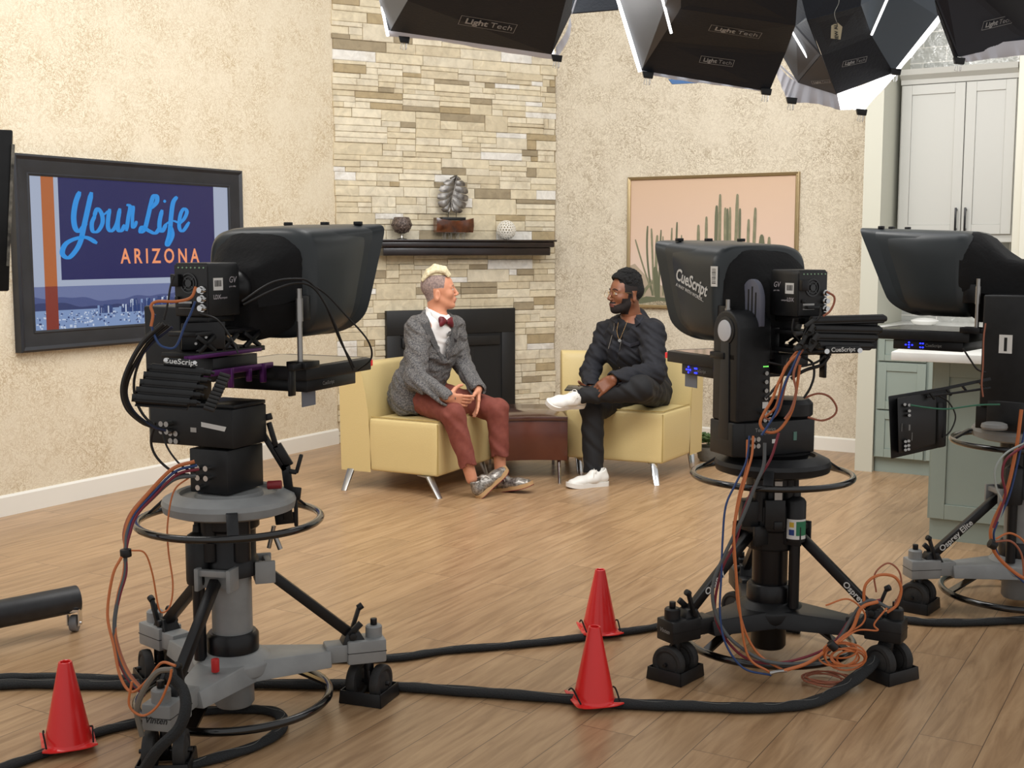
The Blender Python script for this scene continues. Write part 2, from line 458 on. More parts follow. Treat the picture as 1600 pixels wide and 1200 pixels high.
# ---- mantel shelf
MW = mat('espresso_wood', (34, 24, 24), .3, noise=(9, (24, 17, 18)), coat=.3)
s1, z1 = WB.hit(868, 375, .2); s0 = s1 - 1.48; zb = WB.hit(860, 399, .18)[1]
mt = thing('mantel_shelf', 'dark espresso wooden mantel shelf fixed to the stone wall above the fireplace', 'shelf', base=tuple(WB.at((s0 + s1) / 2, zb, 0)))
hh = z1 - zb
def prof_shelf(s_end0, s_end1, z0, z1_, d): return bfr(WB, s_end0, s_end1, z0, z1_, .0, d)
build('top_board', prof_shelf(s0, s1, z1 - .014, z1, .225), MW, mt, bevel=.003)
build('moulding', prof_shelf(s0 + .012, s1 - .012, zb + hh * .52, z1 - .014, .208), MW, mt, bevel=.008, seg=3)
build('beam', prof_shelf(s0 + .03, s1 - .035, zb, zb + hh * .52, .185), MW, mt, bevel=.008, seg=3)
def on_shelf(px, d=.11):
    s, _ = WB.hit(px, 373, d); return s

# goblet candle holder
GLS = mat('smoked_glass', (120, 105, 98), .2, .35, noise=(60, (70, 60, 56)), bump=.9, bscale=70)
s = on_shelf(627); c = WB.at(s, z1, .12)
g = thing('candle_holder', 'smoked cut-glass goblet candle holder on the left of the mantel shelf', 'candle holder', base=tuple(c))
pr = [(.0, .01), (.038, .004), (.04, .0), (.03, -.0)]
build('foot', MB().lathe([(0, .0), (.036, 0), (.038, .006), (.012, .012), (.009, .03), (.016, .036), (0, .036)], c, 28), STL, g)
mbg = MB(); N = 26
prof = [(.018, .036), (.04, .045), (.058, .068), (.064, .09), (.058, .118), (.044, .138), (.04, .136), (.052, .115), (.058, .09), (.05, .068), (.03, .05), (0, .045)]
mbg.lathe(prof, c, N)
for i in range(N // 2):
    for k in (-1, 1):
        for (za, ra, zb_, rb) in ((.045, .041, .09, .0655), (.09, .0655, .135, .046)):
            a = 2 * PI * i / (N // 2); b_ = a + k * .35 * (1 if za < .08 else -1)
            mbg.tube([c + V((ra * math.cos(a), ra * math.sin(a), za)), c + V((rb * math.cos(b_), rb * math.sin(b_), zb_))], .0022, 5)
mbg.v = [tuple(c + (V(p) - c) * 1.2) for p in mbg.v]; build('bowl', mbg, GLS, g)

# monstera leaf sculpture on wooden block on clear stand
s = on_shelf(709, .1)
AC = mat('clear_acrylic', (235, 235, 235), .08, trans=.85, alpha=.45)
cs = thing('display_stand', 'clear acrylic riser under the curved wooden bowl on the mantel', 'stand', base=tuple(WB.at(s, z1, .1)))
build('riser', MB(), AC, cs) if False else None
mb = MB(); bfr(WB, s - .085, s + .085, z1, z1 + .003, .07, .13, mb); bfr(WB, s - .085, s + .085, z1 + .052, z1 + .056, .07, .13, mb)
for q in (-.08, -.03, .03, .08): bfr(WB, s + q - .002, s + q + .002, z1 + .003, z1 + .052, .072, .128, mb)
build('frame', mb, AC, cs)
zz = z1 + .056
WD = mat('burl_wood', (104, 56, 30), .2, noise=(14, (62, 32, 18)), coat=.7)
wb = MB(); n = 16; Lh = .155
for i in range(n + 1):
    u = -1 + 2 * i / n; hgt = .088 + .022 * abs(u) ** 2.2; dep = .03 + .014 * (1 - abs(u) ** 3)
    x = s + u * Lh; z0 = zz; r = [(x, z0, .1 - dep), (x, z0, .1 + dep * .7), (x, z0 + hgt * .45, .1 + dep * (1.25 - .5 * (1 - abs(u)))), (x, z0 + hgt, .1 + dep), (x, z0 + hgt, .1 - dep)]
    wb.v += [tuple(WB.at(a, b, d)) for a, b, d in r]
for i in range(n):
    for q in range(5):
        wb.f.append((i * 5 + q, i * 5 + (q + 1) % 5, (i + 1) * 5 + (q + 1) % 5, (i + 1) * 5 + q)); wb.m.append(0)
wb.f += [(4, 3, 2, 1, 0), tuple(n * 5 + q for q in range(5))]; wb.m += [0, 0]
wo = build('wooden_bowl', wb, WD, sharp=50); tag(wo, 'glossy brown curved wooden block on clear riser, below the leaf sculpture', 'wooden block')
zz += .092
SILV = mat('antique_silver', (150, 147, 143), .38, .75, noise=(22, (92, 88, 85)))
lf = thing('leaf_sculpture', 'antique silver monstera leaf sculpture on black base above the mantel', 'sculpture', base=tuple(WB.at(s, zz, .1)))
mb = MB(); bfr(WB, s - .107, s + .09, zz, zz + .022, .07, .13, mb); build('base', mb, BLK, lf, bevel=.002)
mb = MB()
for q in (-.045, .022): build('support_rod', MB().cyl(WB.at(s + q, zz + .02, .1), WB.at(s + q, zz + .09, .1), .0025, n=8), BLKM, lf)
def leaf(mb):
    # a full heart-shaped blade split into lobes by narrow slots; (u right, v up) on the wall frame
    R = lambda u, v, d=0: WB.at(s + u * 1.22, zz + .062 + v * 1.24, .1 + d)
    rib = spline([V((-.022, .032, 0)), V((-.014, .09, 0)), V((.006, .16, 0)), V((.018, .226, 0))], 12)
    out_ = {-1: [(-.022, .026), (-.048, -.006), (-.082, .012), (-.106, .06), (-.104, .11), (-.080, .165), (-.035, .2), (.018, .228)],
            1: [(-.018, .026), (.022, -.008), (.062, .004), (.092, .05), (.104, .10), (.094, .155), (.062, .198), (.018, .228)]}
    def at(l, t): x = t * (len(l) - 1); i = min(int(x), len(l) - 2); return l[i].lerp(l[i + 1], x - i)
    for sd in (-1, 1):
        ol = spline([V((a, b, 0)) for a, b in out_[sd]], 10); K = 7
        for k in range(K):
            n = 12; o = len(mb.v)
            for i in range(n + 1):
                u = i / n; gap = .05 * max(0, (u - .3) / .7) ** .8 * (.5 if k == K - 1 else 1)
                rows = []
                for w in (0, .25, .5, .75, 1):
                    ww = gap + w * (1 - 2 * gap); a = at(rib, (k + ww) / K * .96); b = at(ol, .05 + (k + ww) / K * .95)
                    droop = V((sd * .0, -.016 * math.sin(u * PI) * (1 - k / K), 0)); p = a.lerp(b, u) + droop
                    if u > .82: p = p.lerp((at(rib, (k + .5) / K * .96)).lerp(at(ol, .05 + (k + .5) / K * .95), u), (u - .82) / .18 * .35 * abs(w - .5) * 2)
                    z_ = .016 * math.sin(u * PI * .8) - .014 * u ** 3 + .0035 * (1 - abs(w - .5) * 2); rows.append((p, z_))
                for p, z_ in rows: mb.v.append(tuple(R(p.x, p.y, z_)))
                for p, z_ in rows: mb.v.append(tuple(R(p.x, p.y, z_ - .005)))
            for i in range(n):
                a, b = o + i * 10, o + i * 10 + 10
                for q in range(4): mb.f += [(a + q, a + q + 1, b + q + 1, b + q), (a + 6 + q, a + 5 + q, b + 5 + q, b + 6 + q)]; mb.m += [0, 0]
                mb.f += [(a + 5, a, b, b + 5), (a + 4, a + 9, b + 9, b + 4)]; mb.m += [0, 0]
    mb.tube([R(p.x, p.y, .018) for p in rib], .005, 8, rs=[.0065 - .004 * i / len(rib) for i in range(len(rib))])
mb = MB(); leaf(mb); build('leaf', mb, SILV, lf, sharp=60)

# pierced white ball
s = on_shelf(791, .12)
def pierced_ball():
    bm = bmesh.new(); bmesh.ops.create_icosphere(bm, subdivisions=3, radius=.076)
    me = bpy.data.meshes.new('pierced_sphere'); rnd = random.Random(5)
    for v in bm.verts: v.co += V((rnd.uniform(-1, 1), rnd.uniform(-1, 1), rnd.uniform(-1, 1))) * .0035
    out = []
    mb = MB()
    # dual cells: one ring per vertex
    for v in bm.verts:
        cs_ = [f.calc_center_median() for f in v.link_faces]
        c0 = v.co.copy(); ax = c0.normalized(); u = ax.orthogonal().normalized(); w = ax.cross(u)
        cs_.sort(key=lambda p: math.atan2((p - c0).dot(w), (p - c0).dot(u)))
        pts = [c0.lerp(p, .98).normalized() * .076 for p in cs_]; inn = [c0.lerp(p, .62).normalized() * .076 for p in cs_]
        inn2 = [p * .93 for p in inn]; outp = [p * .985 for p in pts]
        n = len(pts); mb.add(outp + inn + inn2, [(i, (i + 1) % n, n + (i + 1) % n, n + i) for i in range(n)] + [(n + i, n + (i + 1) % n, 2 * n + (i + 1) % n, 2 * n + i) for i in range(n)])
    bm.free()
    c = WB.at(s, z1 + .0765, .12)
    mb.v = [tuple(V(p) + c) for p in mb.v]
    o = build('pierced_sphere', mb, mat('white_ceramic', (236, 232, 222), .3, coat=.3), sharp=60)
    tag(o, 'white pierced ceramic ball on the right of the mantel shelf', 'ornament')
pierced_ball()

# ---- television in a dark frame on the left wall
def hitL(px, py, off=.05): return WL.hit(px, py, off)
tl, tr = hitL(21, 239), hitL(378.5, 266.5); bl = hitL(32.5, 552)
S0, S1 = (tl[0] + bl[0]) / 2, tr[0]; Z1 = (tl[1] + tr[1]) / 2; Z0 = bl[1]
FRM = mat('charcoal_frame_wood', (40, 42, 48), .4, noise=(8, (33, 35, 40)))
tv = thing('framed_television', 'dark-framed television on the left wall showing blue script over a city view', 'television', base=tuple(WL.at((S0 + S1) / 2, Z0, 0)))
fw = .115; mb = MB()
def frame_ring(mb, S0, S1, Z0, Z1, prof):
    """mitred frame; prof = list of (inset, depth)"""
    cs_ = [(S0, Z0, 1, 1), (S1, Z0, -1, 1), (S1, Z1, -1, -1), (S0, Z1, 1, -1)]; k = len(prof); o = len(mb.v)
    for (s_, z_, a, b) in cs_:
        for (i, d) in prof: mb.v.append((s_ + a * i, z_ + b * i, d))
    for c in range(4):
        d = (c + 1) % 4
        for q in range(k - 1): mb.f.append((o + c * k + q, o + d * k + q, o + d * k + q + 1, o + c * k + q + 1)); mb.m.append(0)
frame_ring(mb, S0, S1, Z0, Z1, [(0, 0), (0, .05), (.012, .058), (.03, .046), (.045, .044), (.085, .034), (.098, .03), (.104, .034), (fw, .03), (fw, .0)])
mb.v = [tuple(WL.at(a, b, d)) for a, b, d in mb.v]
build('frame', mb, FRM, tv, sharp=25)
# the picture on the screen
sw, sh = S1 - S0 - 2 * fw, Z1 - Z0 - 2 * fw
E_ = lambda n, c, e=.85: mat('screen_' + n, c, .25, emit=e)
SM = [E_('white', (205, 218, 245), .55), E_('navy', (22, 30, 112), .5), E_('orange', (225, 125, 60), .5), E_('cyan', (35, 150, 235), .8), E_('peach', (255, 160, 110), .8),
      E_('haze', (135, 150, 205), .5), E_('ridge', (92, 108, 170), .5), E_('ridge_dark', (62, 78, 140), .45), E_('city', (150, 178, 228), .6), E_('city_dark', (60, 85, 150), .5), E_('city_light', (215, 228, 250), .7), E_('rust', (165, 62, 45), .5)]
for m_ in SM: m_.node_tree.nodes['Principled BSDF'].inputs['Base Color'].default_value = (.01, .01, .012, 1)
sm = MB()
def P(u, v, d=0): return WL.at(S0 + fw + u * sw, Z0 + fw + v * sh, .022 + d)
def rect(u0, v0, u1, v1, mi, d): sm.mi = mi; sm.add([P(u0, v0, d), P(u1, v0, d), P(u1, v1, d), P(u0, v1, d)], [(0, 1, 2, 3)])
def polyf(pts, mi, d): sm.mi = mi; sm.add([P(u, v, d) for u, v in pts], [tuple(range(len(pts)))])
sm.mi = 0; bfr(WL, S0 + fw - .005, S1 - fw + .005, Z0 + fw - .005, Z1 - fw + .005, .005, .022, sm)
rect(.0, .0, 1, .285, 5, .0004)
def ridge(v0, amp, seed, mi, d, u0=0, u1=1):
    r = random.Random(seed); pts = [(u0, .02)]; n = 60; a = [r.uniform(0, 6) for _ in range(5)]
    for i in range(n + 1):
        u = u0 + (u1 - u0) * i / n; pts.append((u, v0 + amp * (math.sin(u * 9 + a[0]) + .5 * math.sin(u * 23 + a[1]) + .3 * math.sin(u * 51 + a[2])) / 1.8))
    pts.append((u1, .02)); polyf(pts, mi, d)
ridge(.2, .03, 3, 6, .0006); ridge(.155, .03, 8, 7, .0008); rect(0, 0, 1, .125, 8, .001)
rr = random.Random(4)
for i in range(330):
    u = rr.uniform(0, .985); v = rr.uniform(.0, .11); w = rr.uniform(.003, .012); h = rr.uniform(.004, .014) * (1.3 - v * 4); rect(u, v, min(1, u + w), v + h, rr.choice((9, 10, 10, 7)), .0012)
for i in range(110):
    u = rr.gauss(.55, .17)
    if not .25 < u < .96: continue
    h = rr.uniform(.02, .085) * (1 if abs(u - .58) < .14 else .5); w = rr.uniform(.009, .022); rect(u, .09, u + w, .11 + h, rr.choice((8, 9, 10, 6)), .0014)
    rect(u + w * .6, .09, u + w, .11 + h, 9, .0015)
rect(.05, .285, .105, 1, 2, .0016); rect(.05, .0, .105, .285, 11, .0016)
rect(.0, .283, 1, .287, 0, .0012)
rect(.125, .325, .915, 1, 1, .0016)
# brush script lettering, drawn as strokes in a 0..1 screen space
def q2s(x, y):   # pixel of the photograph -> screen u, v
    s_, z_ = WL.hit(x, y, .022); return (s_ - S0 - fw) / sw, (z_ - Z0 - fw) / sh
def stroke(pts, w, mi=3, d=.0022):
    P2 = [V((x, y, 0)) for x, y in pts]; sp = spline(P2, 7); n = len(sp); L_, R_ = [], []
    for i, p in enumerate(sp):
        t_ = (sp[min(i + 1, n - 1)] - sp[max(i - 1, 0)]); t_.normalize(); nn = V((-t_.y, t_.x, 0))
        ww = w * (.52 + .48 * abs(t_.y)) * (.6 + .4 * min(1, min(i, n - 1 - i) / 2.0)); L_.append(p + nn * ww); R_.append(p - nn * ww)
    o = len(sm.v); sm.mi = mi
    for a, b in zip(L_, R_): sm.v += [tuple(P(*q2s(a.x, a.y), d)), tuple(P(*q2s(b.x, b.y), d))]
    for i in range(n - 1): sm.f.append((o + 2 * i, o + 2 * i + 1, o + 2 * i + 3, o + 2 * i + 2)); sm.m.append(mi)
def z3(l): return [(x / 3.1575, y / 3.1575 + 190) for x, y in l]
for k, (l, w) in enumerate((
    ([(392, 345), (372, 400), (362, 470), (370, 525), (392, 540), (425, 500)], 4.3),
    ([(450, 348), (432, 430), (412, 520), (396, 590), (370, 640), (335, 672), (306, 650), (322, 605), (370, 578), (425, 572), (478, 600)], 4.2),
    ([(468, 462), (452, 500), (456, 540), (482, 540), (504, 500), (500, 455), (478, 430), (462, 470)], 3.4),
    ([(505, 462), (520, 452), (532, 440)], 2.0),
    ([(540, 430), (532, 480), (532, 525), (548, 540), (572, 510), (590, 440)], 3.3),
    ([(590, 428), (580, 490), (582, 535), (600, 536), (614, 508)], 3.4),
    ([(622, 410), (640, 420), (632, 470), (622, 540)], 3.2), ([(634, 440), (655, 420), (652, 470), (652, 520), (664, 515), (672, 490)], 2.7),
    ([(740, 430), (770, 400), (772, 370), (755, 368), (742, 410), (728, 470), (712, 530), (692, 545), (700, 520), (735, 540), (765, 550), (790, 520)], 3.6),
    ([(798, 435), (786, 490), (786, 530), (800, 540), (818, 505)], 3.4), ([(806, 398), (815, 388)], 2.6),
    ([(872, 370), (852, 400), (842, 470), (835, 550), (822, 600), (828, 606), (848, 560), (838, 515)], 3.6), ([(815, 505), (850, 490), (880, 500)], 2.3),
    ([(880, 505), (906, 480), (920, 445), (905, 430), (888, 460), (882, 520), (900, 540), (932, 495)], 3.0))):
    stroke(z3(l), w, d=.0022 + .00012 * k)
def block_letters():
    a, b = q2s(184, 400), q2s(314, 400)
    M = plane_matrix(P((a[0] + b[0]) / 2, q2s(250, 401)[1], .0024), WL.s, (0, 0, 1))
    tm = text_mesh('ARIZONA', .125, M, bold=.0022, width=.86, spacing=1.5)
    sm.mi = 4; sm.add(tm.v, tm.f)
block_letters()
build('screen', sm, SM, tv, smooth=False)

# ---- cactus picture on the right wall
GOLD = mat('champagne_gold', (176, 156, 118), .3, .85)
a, b = WR.hit(981, 278, .03), WR.hit(1249, 267, .03); bz = WR.hit(1006, 481, .03)[1]
A0, A1, AZ0, AZ1 = a[0], b[0], bz, (a[1] + b[1]) / 2
ar = thing('cactus_picture', 'framed picture of tall cacti against a peach sky on the right wall', 'picture', base=tuple(WR.at((A0 + A1) / 2, AZ0, 0)))
mb = MB(); frame_ring(mb, A0, A1, AZ0, AZ1, [(0, 0), (0, .035), (.006, .038), (.012, .034), (.016, .036), (.024, .032), (.024, .0)])
mb.v = [tuple(WR.at(*p)) for p in mb.v]; build('frame', mb, GOLD, ar, sharp=25)
def sky_mat():
    m = bpy.data.materials.new('printed_peach_sky'); m.use_nodes = True; nt = m.node_tree; b = nt.nodes['Principled BSDF']; L = nt.links.new
    tc = nt.nodes.new('ShaderNodeTexCoord'); sx = nt.nodes.new('ShaderNodeSeparateXYZ'); L(tc.outputs['Object'], sx.inputs[0])
    r = nt.nodes.new('ShaderNodeMapRange'); L(sx.outputs['Z'], r.inputs[0]); r.inputs[1].default_value = .0; r.inputs[2].default_value = .95
    cr = nt.nodes.new('ShaderNodeValToRGB'); e = cr.color_ramp.elements; e[0].color = lin((220, 208, 200)); e[1].color = lin((214, 184, 158)); x = e.new(.55); x.color = lin((222, 194, 174))
    L(r.outputs[0], cr.inputs[0]); L(cr.outputs[0], b.inputs['Base Color']); b.inputs['Roughness'].default_value = .45
    return m
CM = [sky_mat(), mat('cactus_print', (122, 122, 96), .5, noise=(30, (136, 134, 108))), mat('cactus_print_dark', (102, 106, 82), .5), mat('gravel_print', (186, 174, 150), .6, noise=(90, (120, 112, 92))), mat('hill_print', (176, 160, 140), .6)]
pm = MB(); pw, ph = A1 - A0 - .048, AZ1 - AZ0 - .048
def PA(x, y, d): s_, z_ = WR.hit(x, y, .02); return WR.at(min(max(s_, A0 + .024), A1 - .024), max(z_, AZ0 + .024), .02 + d)
pm.mi = 0; bfr(WR, A0 + .02, A1 - .02, AZ0 + .02, AZ1 - .02, .004, .02, pm)
def ppoly(pts, mi, d): pm.mi = mi; pm.add([PA(x, y, d) for x, y in pts], [tuple(range(len(pts)))])
ppoly([(985, 415), (992, 412), (1010, 432), (1040, 450), (1080, 462), (1250, 470), (1250, 484), (985, 484)], 4, .0006)
def cactus(x0, y0, x1, y1, w, mi, k, xm=None):
    xm = (x0 + x1) / 2 if xm is None else xm; pts = []; n = 10
    C_ = [((1 - t) ** 2 * x0 + 2 * t * (1 - t) * xm + t * t * x1, y0 + (y1 - y0) * t) for t in [i / n for i in range(n + 1)]]
    W_ = [w * (1 if i < n else .72) for i in range(n + 1)]
    ppoly([(x - q, y) for (x, y), q in zip(C_, W_)] + [(C_[-1][0] - w * .3, C_[-1][1] - w * .8), (C_[-1][0] + w * .3, C_[-1][1] - w * .8)] + [(x + q, y) for (x, y), q in reversed(list(zip(C_, W_)))], mi, .001 + .00015 * k)
k = 0
for (x0, y0, x1, y1, w, xm) in ((1018, 455, 993, 375, 1.3, 1004), (1020, 462, 1012, 354, 1.5, 1008), (1022, 462, 1018, 358, 1.6, 1020), (1026, 466, 1027, 369, 2.2, 1024), (1030, 466, 1033, 360, 1.3, 1030),
                               (1036, 462, 1036, 370, 1.2, 1036), (1048, 460, 1050, 357, 1.4, 1048), (1056, 460, 1058, 348, 1.5, 1056), (1064, 462, 1065, 368, 1.2, 1064), (1000, 470, 1020, 440, 3, 1004), (1028, 470, 1024, 420, 4, 1026),
                               (1091, 470, 1091.5, 353, 2.4, 1091), (1103, 470, 1104, 340, 2.2, 1103), (1118, 470, 1120, 323, 2.6, 1118), (1124, 470, 1125.5, 305, 2.3, 1124), (1133, 470, 1133.5, 326, 2.3, 1133), (1137, 470, 1137, 327, 1.8, 1137), (1141, 470, 1141, 325, 1.9, 1140),
                               (1146, 470, 1152.5, 305, 2.5, 1150), (1154, 470, 1156.5, 327, 1.9, 1155), (1167, 470, 1170, 344, 2.2, 1168), (1174, 470, 1180.5, 326, 2.4, 1178), (1190, 470, 1190.5, 370, 4.5, 1190), (1201, 470, 1202, 372, 2.6, 1201)):
    cactus(x0, y0, x1, y1, w, 1 + (k % 3 == 1), k, xm); k += 1
ppoly([(996, 468), (1010, 463), (1050, 466), (1110, 462), (1180, 465), (1248, 462), (1248, 484), (990, 484), (990, 472)], 2, .0055)
ppoly([(985, 478), (1004, 474), (1030, 470), (1048, 472), (1100, 466), (1160, 470), (1248, 464), (1248, 484), (985, 484)], 3, .006)
build('print', pm, CM, ar, smooth=False)
# ================================================================== KITCHEN END
KS = WR.s
def kframe(p): p = V(p); return Frame((p.x, p.y), (p.x + KS.x, p.y + KS.y))
KF = kframe(G(1335, 735))
CREAM = mat('cream_wall_paint', (198, 197, 182), .55)
SAGE = mat('sage_cabinet_paint', (144, 156, 148), .42, noise=(4, (140, 152, 144)))
UPW = mat('greige_cabinet_paint', (188, 187, 180), .42)
QTZ = mat('white_quartz', (226, 226, 222), .2, noise=(6, (216, 216, 212)))
sc1 = KF.hit(1362, 739)[0]
struct('wall_partition', bfr(KF, 0, sc1, 0, WALL_H, -.95, 0), CREAM, smooth=False)
def tile_mat():
    m = bpy.data.materials.new('glossy_subway_tile'); m.use_nodes = True; nt = m.node_tree; b = nt.nodes['Principled BSDF']; L = nt.links.new
    g = nt.nodes.new('ShaderNodeNewGeometry'); d1 = nt.nodes.new('ShaderNodeVectorMath'); d1.operation = 'DOT_PRODUCT'; d1.inputs[1].default_value = tuple(KS)
    L(g.outputs['Position'], d1.inputs[0]); sx = nt.nodes.new('ShaderNodeSeparateXYZ'); L(g.outputs['Position'], sx.inputs[0])
    cb = nt.nodes.new('ShaderNodeCombineXYZ'); L(d1.outputs['Value'], cb.inputs[0]); L(sx.outputs['Z'], cb.inputs[1])
    br = nt.nodes.new('ShaderNodeTexBrick'); L(cb.outputs[0], br.inputs['Vector']); br.inputs['Scale'].default_value = 1
    br.inputs['Brick Width'].default_value = .3; br.inputs['Row Height'].default_value = .1; br.inputs['Mortar Size'].default_value = .003
    br.inputs['Color1'].default_value = lin((186, 186, 180)); br.inputs['Color2'].default_value = lin((170, 171, 166)); br.inputs['Mortar'].default_value = lin((225, 222, 214))
    L(br.outputs['Color'], b.inputs['Base Color']); b.inputs['Roughness'].default_value = .12
    n = nt.nodes.new('ShaderNodeTexNoise'); n.inputs['Scale'].default_value = 14; n.inputs['Detail'].default_value = 2; L(cb.outputs[0], n.inputs['Vector'])
    bp = nt.nodes.new('ShaderNodeBump'); bp.inputs['Strength'].default_value = .9; bp.inputs['Distance'].default_value = .02; L(n.outputs[0], bp.inputs['Height']); L(bp.outputs[0], b.inputs['Normal'])
    return m
struct('wall_kitchen', bfr(KF, sc1 - .02, sc1 + 3, 0, WALL_H, -.75, -.66), tile_mat(), smooth=False)

def shaker(name, fr, s0, s1, z0, z1, off, m, parent, th=.02, rail=.06):
    mb = MB(); bfr(fr, s0, s0 + rail, z0, z1, off, off + th, mb); bfr(fr, s1 - rail, s1, z0, z1, off, off + th, mb)
    bfr(fr, s0 + rail, s1 - rail, z0, z0 + rail, off, off + th, mb); bfr(fr, s0 + rail, s1 - rail, z1 - rail, z1, off, off + th, mb)
    bfr(fr, s0 + rail, s1 - rail, z0 + rail, z1 - rail, off, off + th - .009, mb)
    return build(name, mb, m, parent, bevel=.0015, seg=1)
def pull(fr, s, z0, z1, off, parent):
    mb = MB(); mb.box((fr.at(s, (z0 + z1) / 2, off + .03)), (.012, .012, z1 - z0), fr_rot(fr))
    for z in (z0 + .012, z1 - .012): mb.box(fr.at(s, z, off + .015), (.01, .03, .014), fr_rot(fr))
    build('handle', mb, BLKM, parent, bevel=.002)
def fr_rot(fr):
    m = Matrix.Identity(3); m.col[0] = fr.s; m.col[1] = fr.n; m.col[2] = V((0, 0, 1)); return m
# upper cabinet
UO = -.33
u0, u1 = KF.hit(1407, 200, UO)[0], KF.hit(1588, 200, UO)[0]; um = KF.hit(1508, 200, UO)[0]
ub = KF.hit(1500, 371, UO)[1]; ut = KF.hit(1410, 134, UO)[1]; uc = KF.hit(1408, 110, UO + .05)[1]
t = thing('upper_cabinet', 'tall greige two-door upper cabinet with crown moulding in the kitchen end', 'cabinet', base=tuple(KF.at((u0 + u1) / 2, ub, UO)))
build('body', bfr(KF, u0, u1, ub, ut, -.655, UO - .002), UPW, t)
for a, b, hs in ((u0 + .01, um - .003, um - .028), (um + .003, u1 - .005, um + .03)):
    d = shaker('door', KF, a, b, ub + .02, ut - .005, UO, UPW, t, rail=.062); pull(KF, hs, ub + .04, ub + .19, UO + .02, d)
mb = MB(); n = 5
mb.prism([KF.at(u0 - .0, ut, UO), KF.at(u0, ut, UO + .022), KF.at(u0, ut + .03, UO + .026), KF.at(u0, uc - .035, UO + .065), KF.at(u0, uc, UO + .075), KF.at(u0, uc, -.655), KF.at(u0, ut, -.655)], KS * (u1 - u0 + .005))
build('crown_moulding', mb, UPW, t, sharp=20)
build('light_rail', bfr(KF, u0, u1, ub - .03, ub, UO - .03, UO - .004), UPW, t)
# tall cabinet at right edge
pc = thing('pantry_cabinet', 'tall cream pantry cabinet side at the right edge beside the upper cabinet', 'cabinet', base=tuple(KF.at(u1 + .3, .96, -.25)))
PCM = mat('cream_cabinet_paint', (222, 219, 204), .4)
build('body', bfr(KF, u1 + .012, u1 + .7, .962, 3.2, -.655, -.26), PCM, pc, bevel=.003)
shaker('door', KF, u1 + .06, u1 + .66, 1.0, 3.15, -.258, PCM, pc)
# base cabinets with drawers, worktop
b0 = sc1 + .005; b1 = b0 + 1.9
t = thing('base_cabinet', 'sage green drawer cabinet below the back worktop beside the cream pillar', 'cabinet', base=tuple(KF.at((b0 + b1) / 2, 0, -.3)))
build('body', bfr(KF, b0, b1, .1, .922, -.65, -.022), SAGE, t)
build('toe_kick', bfr(KF, b0, b1, 0, .1, -.6, -.05), SAGE, t)
db = KF.hit(1449, 600, 0)[0]
for (z0, z1) in ((.105, .41), (.42, .725), (.735, .91)):
    shaker('drawer', KF, b0 + .012, db - .012, z0, z1, -.022, SAGE, t, rail=.055 if z1 < .8 else .04)
for i in range(2): shaker('door', KF, db + .005 + i * .5, db + .495 + i * .5, .105, .91, -.022, SAGE, t)
o = build('worktop', bfr(KF, b0 - .0, b1 + .3, .924, .96, -.655, .03), QTZ, bevel=.003); tag(o, 'white quartz worktop along the tiled kitchen wall, carrying the white bowl', 'worktop')
c = KF.at(KF.hit(1445, 500, -.2)[0], .9605, -.2)
o = build('serving_bowl', MB().lathe([(0, 0), (.05, 0), (.075, .012), (.088, .03), (.086, .034), (.08, .036), (.05, .046), (0, .05)], c, 36), mat('white_glaze', (232, 231, 226), .25), sharp=50)
tag(o, 'low round white lidded dish on the back kitchen worktop', 'dish')
# island
IP = G(1446, 842); IF = kframe(IP)
t = thing('kitchen_island', 'sage green panelled kitchen island standing behind the right-hand camera', 'kitchen island', base=tuple(IF.at(1.2, 0, -.35)))
build('body', bfr(IF, .0, 2.4, .105, .908, -.62, -.02), SAGE, t)
build('toe_kick', bfr(IF, .012, 2.38, 0, .105, -.58, -.02), SAGE, t)
for i in range(3): shaker('panel', IF, .01 + i * .8, .79 + i * .8, .11, .9, -.02, SAGE, t, rail=.075)
mb = MB(); p = [IF.at(-.16, .91, .17), IF.at(2.6, .91, .17), IF.at(2.6, .91, -.66), IF.at(-.22, .91, -.66)]
mb.hexa(p + [q + V((0, 0, .042)) for q in p]); build('countertop', mb, QTZ, t, bevel=.003)

